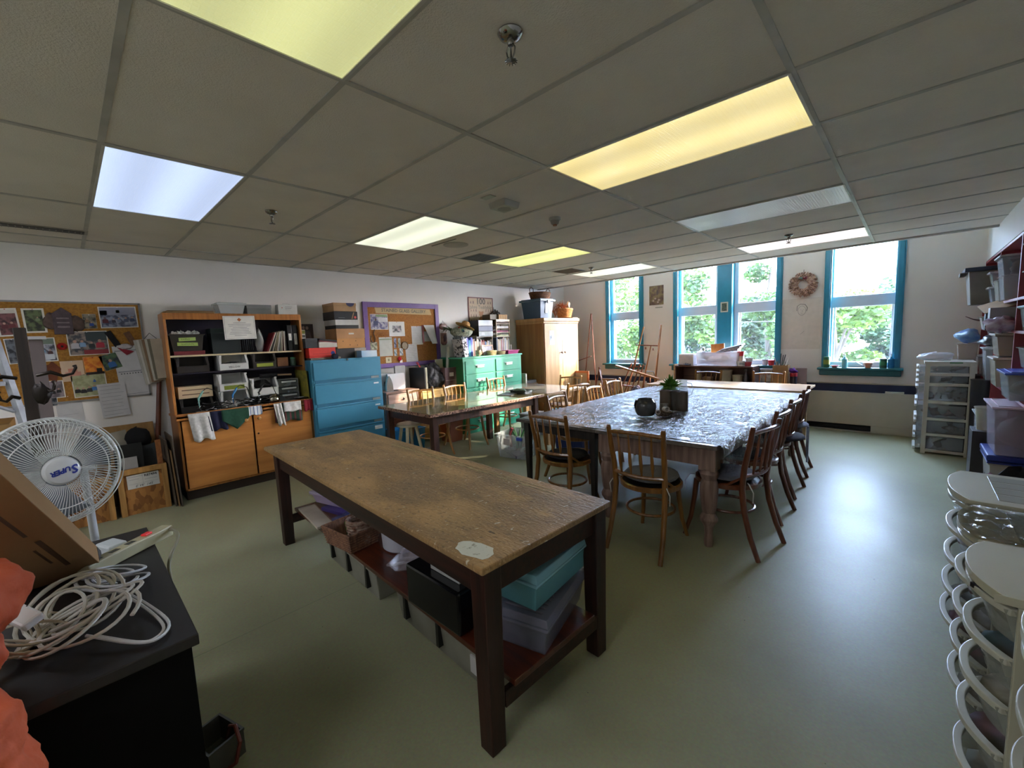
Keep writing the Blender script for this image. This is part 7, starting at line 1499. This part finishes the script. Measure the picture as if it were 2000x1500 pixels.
# ---------------------------------------------------------------- drawer carts in the right foreground
M_cr = mat('b7b39c',r=.35,var=.04,sc=3)
def bow(x0, x1, w, b, n=14, z=0.0, r=.04):
    P = [(x1,-w/2),(x1,w/2),(x0+r,w/2)]
    for k in range(n+1):
        u = -1+2*k/n; P.append((x0+b*(abs(u)**2.4)-0, w/2*(-u)*.985))
    P.append((x0+r,-w/2)); return P
def cart(lb, y, w, x0, H, n, tp, fills, lidm=None, dm=None):
    t = T('drawer_cart', lb, 'drawer cart', (0,y,0), 0, 'drawer carts along the right wall')
    xb = .60
    G().prism(bow(x0,xb,w,.055),H-.025,H).make('top_panel', lidm or M_cr, t, bev=.006)
    g = G()
    for s in (-1,1): g.box(x0+.085,xb,min(s*w/2,s*(w/2-.018)),max(s*w/2,s*(w/2-.018)),0,H-.026)
    g.make('side_frame', M_cr, t, bev=.003)
    hh = (H-.03)/n
    for k in range(n):
        z1 = H-.03-hh*k; z0 = z1-hh+.012
        def ring(xx, ww, zz): return [(p[0], p[1], zz) for p in bow(xx, xb-.05, ww, .06)]
        d = G().loop([ring(x0+.055,w-.09,z0), ring(x0+.035,w-.05,(z0+z1)/2), ring(x0+.02,w-.03,z1-.014)], cap1=False).make('drawer', dm or clear('a9aba0',.5,.15), t, bev=.003)
        P = [(x0+.002+.07*abs(u)**2.4, -u*(w/2-.012)) for u in [-1+2*q/18 for q in range(19)]]; Q = [(x+.022, y*.95) for x, y in P][::-1]
        G().prism(P+Q, z1-.030, z1-.010).make('drawer_lip', mat('c7c5b4',r=.3,a=.95), d, bev=.003)
        if fills: G().blob(((x0+xb)/2-.04,0,(z0+z1)/2-.01),((xb-x0)*.32,w*.34,hh*.26),14,7,.08,k).make('contents', mat(fills[k%len(fills)],r=.8,sc=10,h2='4a4640'), d, smooth='all')
    if tp == 'grooves':
        g = G()
        for k in range(4): yy = -w/2+.06+k*(w-.1)/4; g.box(x0+.14,x0+.30,yy,yy+(w-.1)/4-.012,H-.001,H+.0015)
        g.make('recess_panels', mat('8d8b78',r=.3), t, bev=.001); G().box(x0+.30,x0+.307,-w/2+.03,w/2-.03,H,H+.004).make('ridge', mat('c9c7b6',r=.15), t)
        G().box(x0+.31,xb-.02,-w/2+.04,w/2-.04,H-.001,H+.0015).make('rear_recess', mat('8d8b78',r=.3), t)
    else: G().box(x0+.14,xb-.03,-w/2+.045,w/2-.045,H-.001,H+.0015).make('recess_panel', mat('9c9985',r=.35), t, bev=.001)
    if tp == 'handle': G().xf(TM((x0+.028,-w/2+.10,H-.045),rz=.55)).box(-.006,.004,-.035,.035,-.008,.008).make('grip_hole', plastic('1c1a20'), t, bev=.003)
    return t
cart('cream drawer cart with a grooved top, farthest of the four in the right foreground',2.80,.50,.155,.75,5,'grooves',['8a8878','6f3a34','8f8d80'],)
cart('cream drawer cart under crinkled clear film, second farthest in the right foreground',2.30,.42,.16,.745,5,'plain',['a39c8a','7a4a3c'])
cart('cream drawer cart with a dark grip hole, second nearest in the right foreground',1.87,.40,.155,.76,5,'handle',['8f8c7c','3f5a5c','a9a28c','7a5a5a'])
cart('cream drawer cart nearest the camera, cut by the right edge of the photo',1.42,.44,.215,.79,5,'plain',['8a8878'])
def film(u, v):
    x = .155+.44*u; y = 2.10+.40*v; return (x, y, .748+.004+.006*abs(sin(x*41+sin(y*23)*2)*sin(y*37+x*9))+.003*sin(x*90+y*60))
tag(G().grid(film,40,40).make('plastic_film', sheet_mat(.004,22,.08,1.28), smooth='all'),'crinkled clear film covering the second drawer cart top','plastic film')
# ---------------------------------------------------------------- outdoors
def leafmat(h, h2):
    M = bpy.data.materials.new('mat_leaves'); M.use_nodes = True
    n = M.node_tree.nodes; l = M.node_tree.links; b = n['Principled BSDF']
    tc = n.new('ShaderNodeTexCoord'); t = n.new('ShaderNodeTexNoise'); t.inputs['Scale'].default_value = 1.3; t.inputs['Detail'].default_value = 5
    cr = n.new('ShaderNodeValToRGB'); cr.color_ramp.elements[0].position = .38; cr.color_ramp.elements[1].position = .62
    cr.color_ramp.elements[0].color = lin(h2)+(1,); cr.color_ramp.elements[1].color = lin(h)+(1,)
    l.new(tc.outputs['Object'], t.inputs['Vector']); l.new(t.outputs['Fac'], cr.inputs[0]); l.new(cr.outputs[0], b.inputs['Base Color'])
    b.inputs['Roughness'].default_value = .6
    tl_ = n.new('ShaderNodeBsdfTranslucent'); l.new(cr.outputs[0], tl_.inputs[0])
    mx = n.new('ShaderNodeMixShader'); mx.inputs[0].default_value = .35; o = n['Material Output']
    l.new(b.outputs[0], mx.inputs[1]); l.new(tl_.outputs[0], mx.inputs[2]); l.new(mx.outputs[0], o.inputs[0])
    return M
M_bark = mat('4a3f33', r=.9, bump=.5, bs=20, sc=8)
LF = [leafmat('46601f','22341a'), leafmat('5c7426','2c4218'), leafmat('3c5630','1c2c1c')]
GZ = -4.0
def tree(x, y, top, rx, rz_, n, lb, k, size=.095, low=.30, seed=0, nm='tree'):
    rd = random.Random(seed+int(x*10)); t = T(nm, lb, 'tree', (x, y, GZ), 0, 'trees outside the windows')
    H = top-GZ; g = G().tube([(0,0,0),(.1,.05,H*.4),(-.05,0,H*.75),(.05,0,H*.93)],[.20,.15,.09,.03],8)
    cl = []
    for q in range(26):
        a = rd.uniform(0,2*pi); u = rd.uniform(low,1); R = rx*(1-.55*max(0,(u-.5)*2)**1.6)*rd.uniform(.35,1)
        c = (R*cos(a), R*sin(a)*.8, H*u-rx*.15); cl.append((c, rd.uniform(.32,.62)*rx*.62))
        if q % 2 == 0: g.tube([(0,0,c[2]*.72),(c[0]*.5,c[1]*.5,c[2]*.9),c],[.06,.035,.012],5)
    g.make('trunk', M_bark, t, smooth=True)
    vs = []; fs = []
    for i in range(n):
        c, r = cl[rd.randrange(len(cl))]
        d = Vector((rd.gauss(0,1), rd.gauss(0,1), rd.gauss(0,1))); d.normalize(); d *= r*rd.random()**.45; d.z *= .75
        p = Vector(c)+d; a = Vector((rd.gauss(0,1), rd.gauss(0,1), rd.gauss(0,.6))).normalized(); b = a.cross(Vector((rd.gauss(0,1), rd.gauss(0,1), rd.gauss(0,1)))).normalized()
        s = size*rd.uniform(.6,1.3); o = len(vs)
        vs += [tuple(p-a*s), tuple(p+b*s*.5), tuple(p+a*s), tuple(p-b*s*.5)]; fs.append((o,o+1,o+2,o+3))
    g = G(); g.add(vs, fs); g.make('foliage', LF[k], t)
ST(G().box(-60,40,8.3,80,GZ-.2,GZ).make('ground', mat('5f6a45', r=.95, sc=.6, h2='6d6a5c', var=.1)))
tree(-10.6,15.6,5.6,2.9,0,26000,'dense bright green tree filling the view of the left window',1,seed=1)
tree(-6.6,15.2,3.6,2.2,0,17000,'leafy yellow-green tree behind the left part of the double window',1,seed=2)
tree(-4.0,18.5,4.4,2.0,0,11000,'airy tree with open branches behind the right part of the double window',0,seed=3,size=.10)
tree(-1.75,16.5,3.3,2.2,0,17000,'rounded light green tree low in the right window',1,seed=4)
tree(-4.6,22,2.9,3.0,0,13000,'hazy grey-green tree farther off behind the double window',2,seed=5,size=.13)
tree(.6,24,3.4,2.8,0,13000,'distant hazy tree at the right edge of the right window',2,seed=6,size=.13)
tree(-9.6,24,3.0,3.2,0,12000,'distant dark tree mass beside the grey-roofed house',2,seed=7,size=.13)
t = T('house','neighbouring house with a grey pitched roof, seen through the double window','house',(-8.2,30,GZ))
G().box(-4,4,0,7,0,5.9).make('walls', mat('8f8a93', r=.8, kind='wave', sc=5, stretch=(0,0,1)), t)
g = G().add([(-4.5,-.5,5.8),(4.5,-.5,5.8),(4.5,7.5,5.8),(-4.5,7.5,5.8),(-4.5,3.5,8.3),(4.5,3.5,8.3)],[(0,1,5,4),(2,3,4,5),(1,2,5),(3,0,4),(0,3,2,1)])
g.make('roof', mat('5b5f6c', r=.8, sc=20), t)
for x in (-2.5,0,2.5): G().box(x-.45,x+.45,-.03,.02,3.4,4.8).make('window', mat('2c333d', r=.1), t)
for k,(z0,z1) in enumerate([(3.9,4.2),(3.2,3.6),(1.6,1.5)]):
    o = G().tube([(-16,14+k,z0+.6),(-8,14+k,z0+.25),(0,14+k,z1+.15),(8,14+k,z1+.5)],.012,5).make('utility_wire', plastic('1a1a1c'), smooth=True)
    tag(o, ['highest overhead wire crossing the sky outside the windows','middle overhead wire outside, crossing the tree tops','lowest overhead wire outside, crossing the foliage'][k], 'wire', 'overhead wires')

# ---------------------------------------------------------------- a thing made of one piece only is one object
for e in [o for o in COL.objects if o.type == 'EMPTY' and o.parent is None and len(o.children) == 1]:
    c = e.children[0]; m = e.matrix_basis @ c.matrix_basis; nm = e.name.split('.')[0]
    pr = {k: e[k] for k in ('label', 'category', 'group', 'kind') if k in e}
    c.parent = None; bpy.data.objects.remove(e); c.matrix_basis = m; c.name = nm; c.data.name = nm
    for k, v in pr.items(): c[k] = v
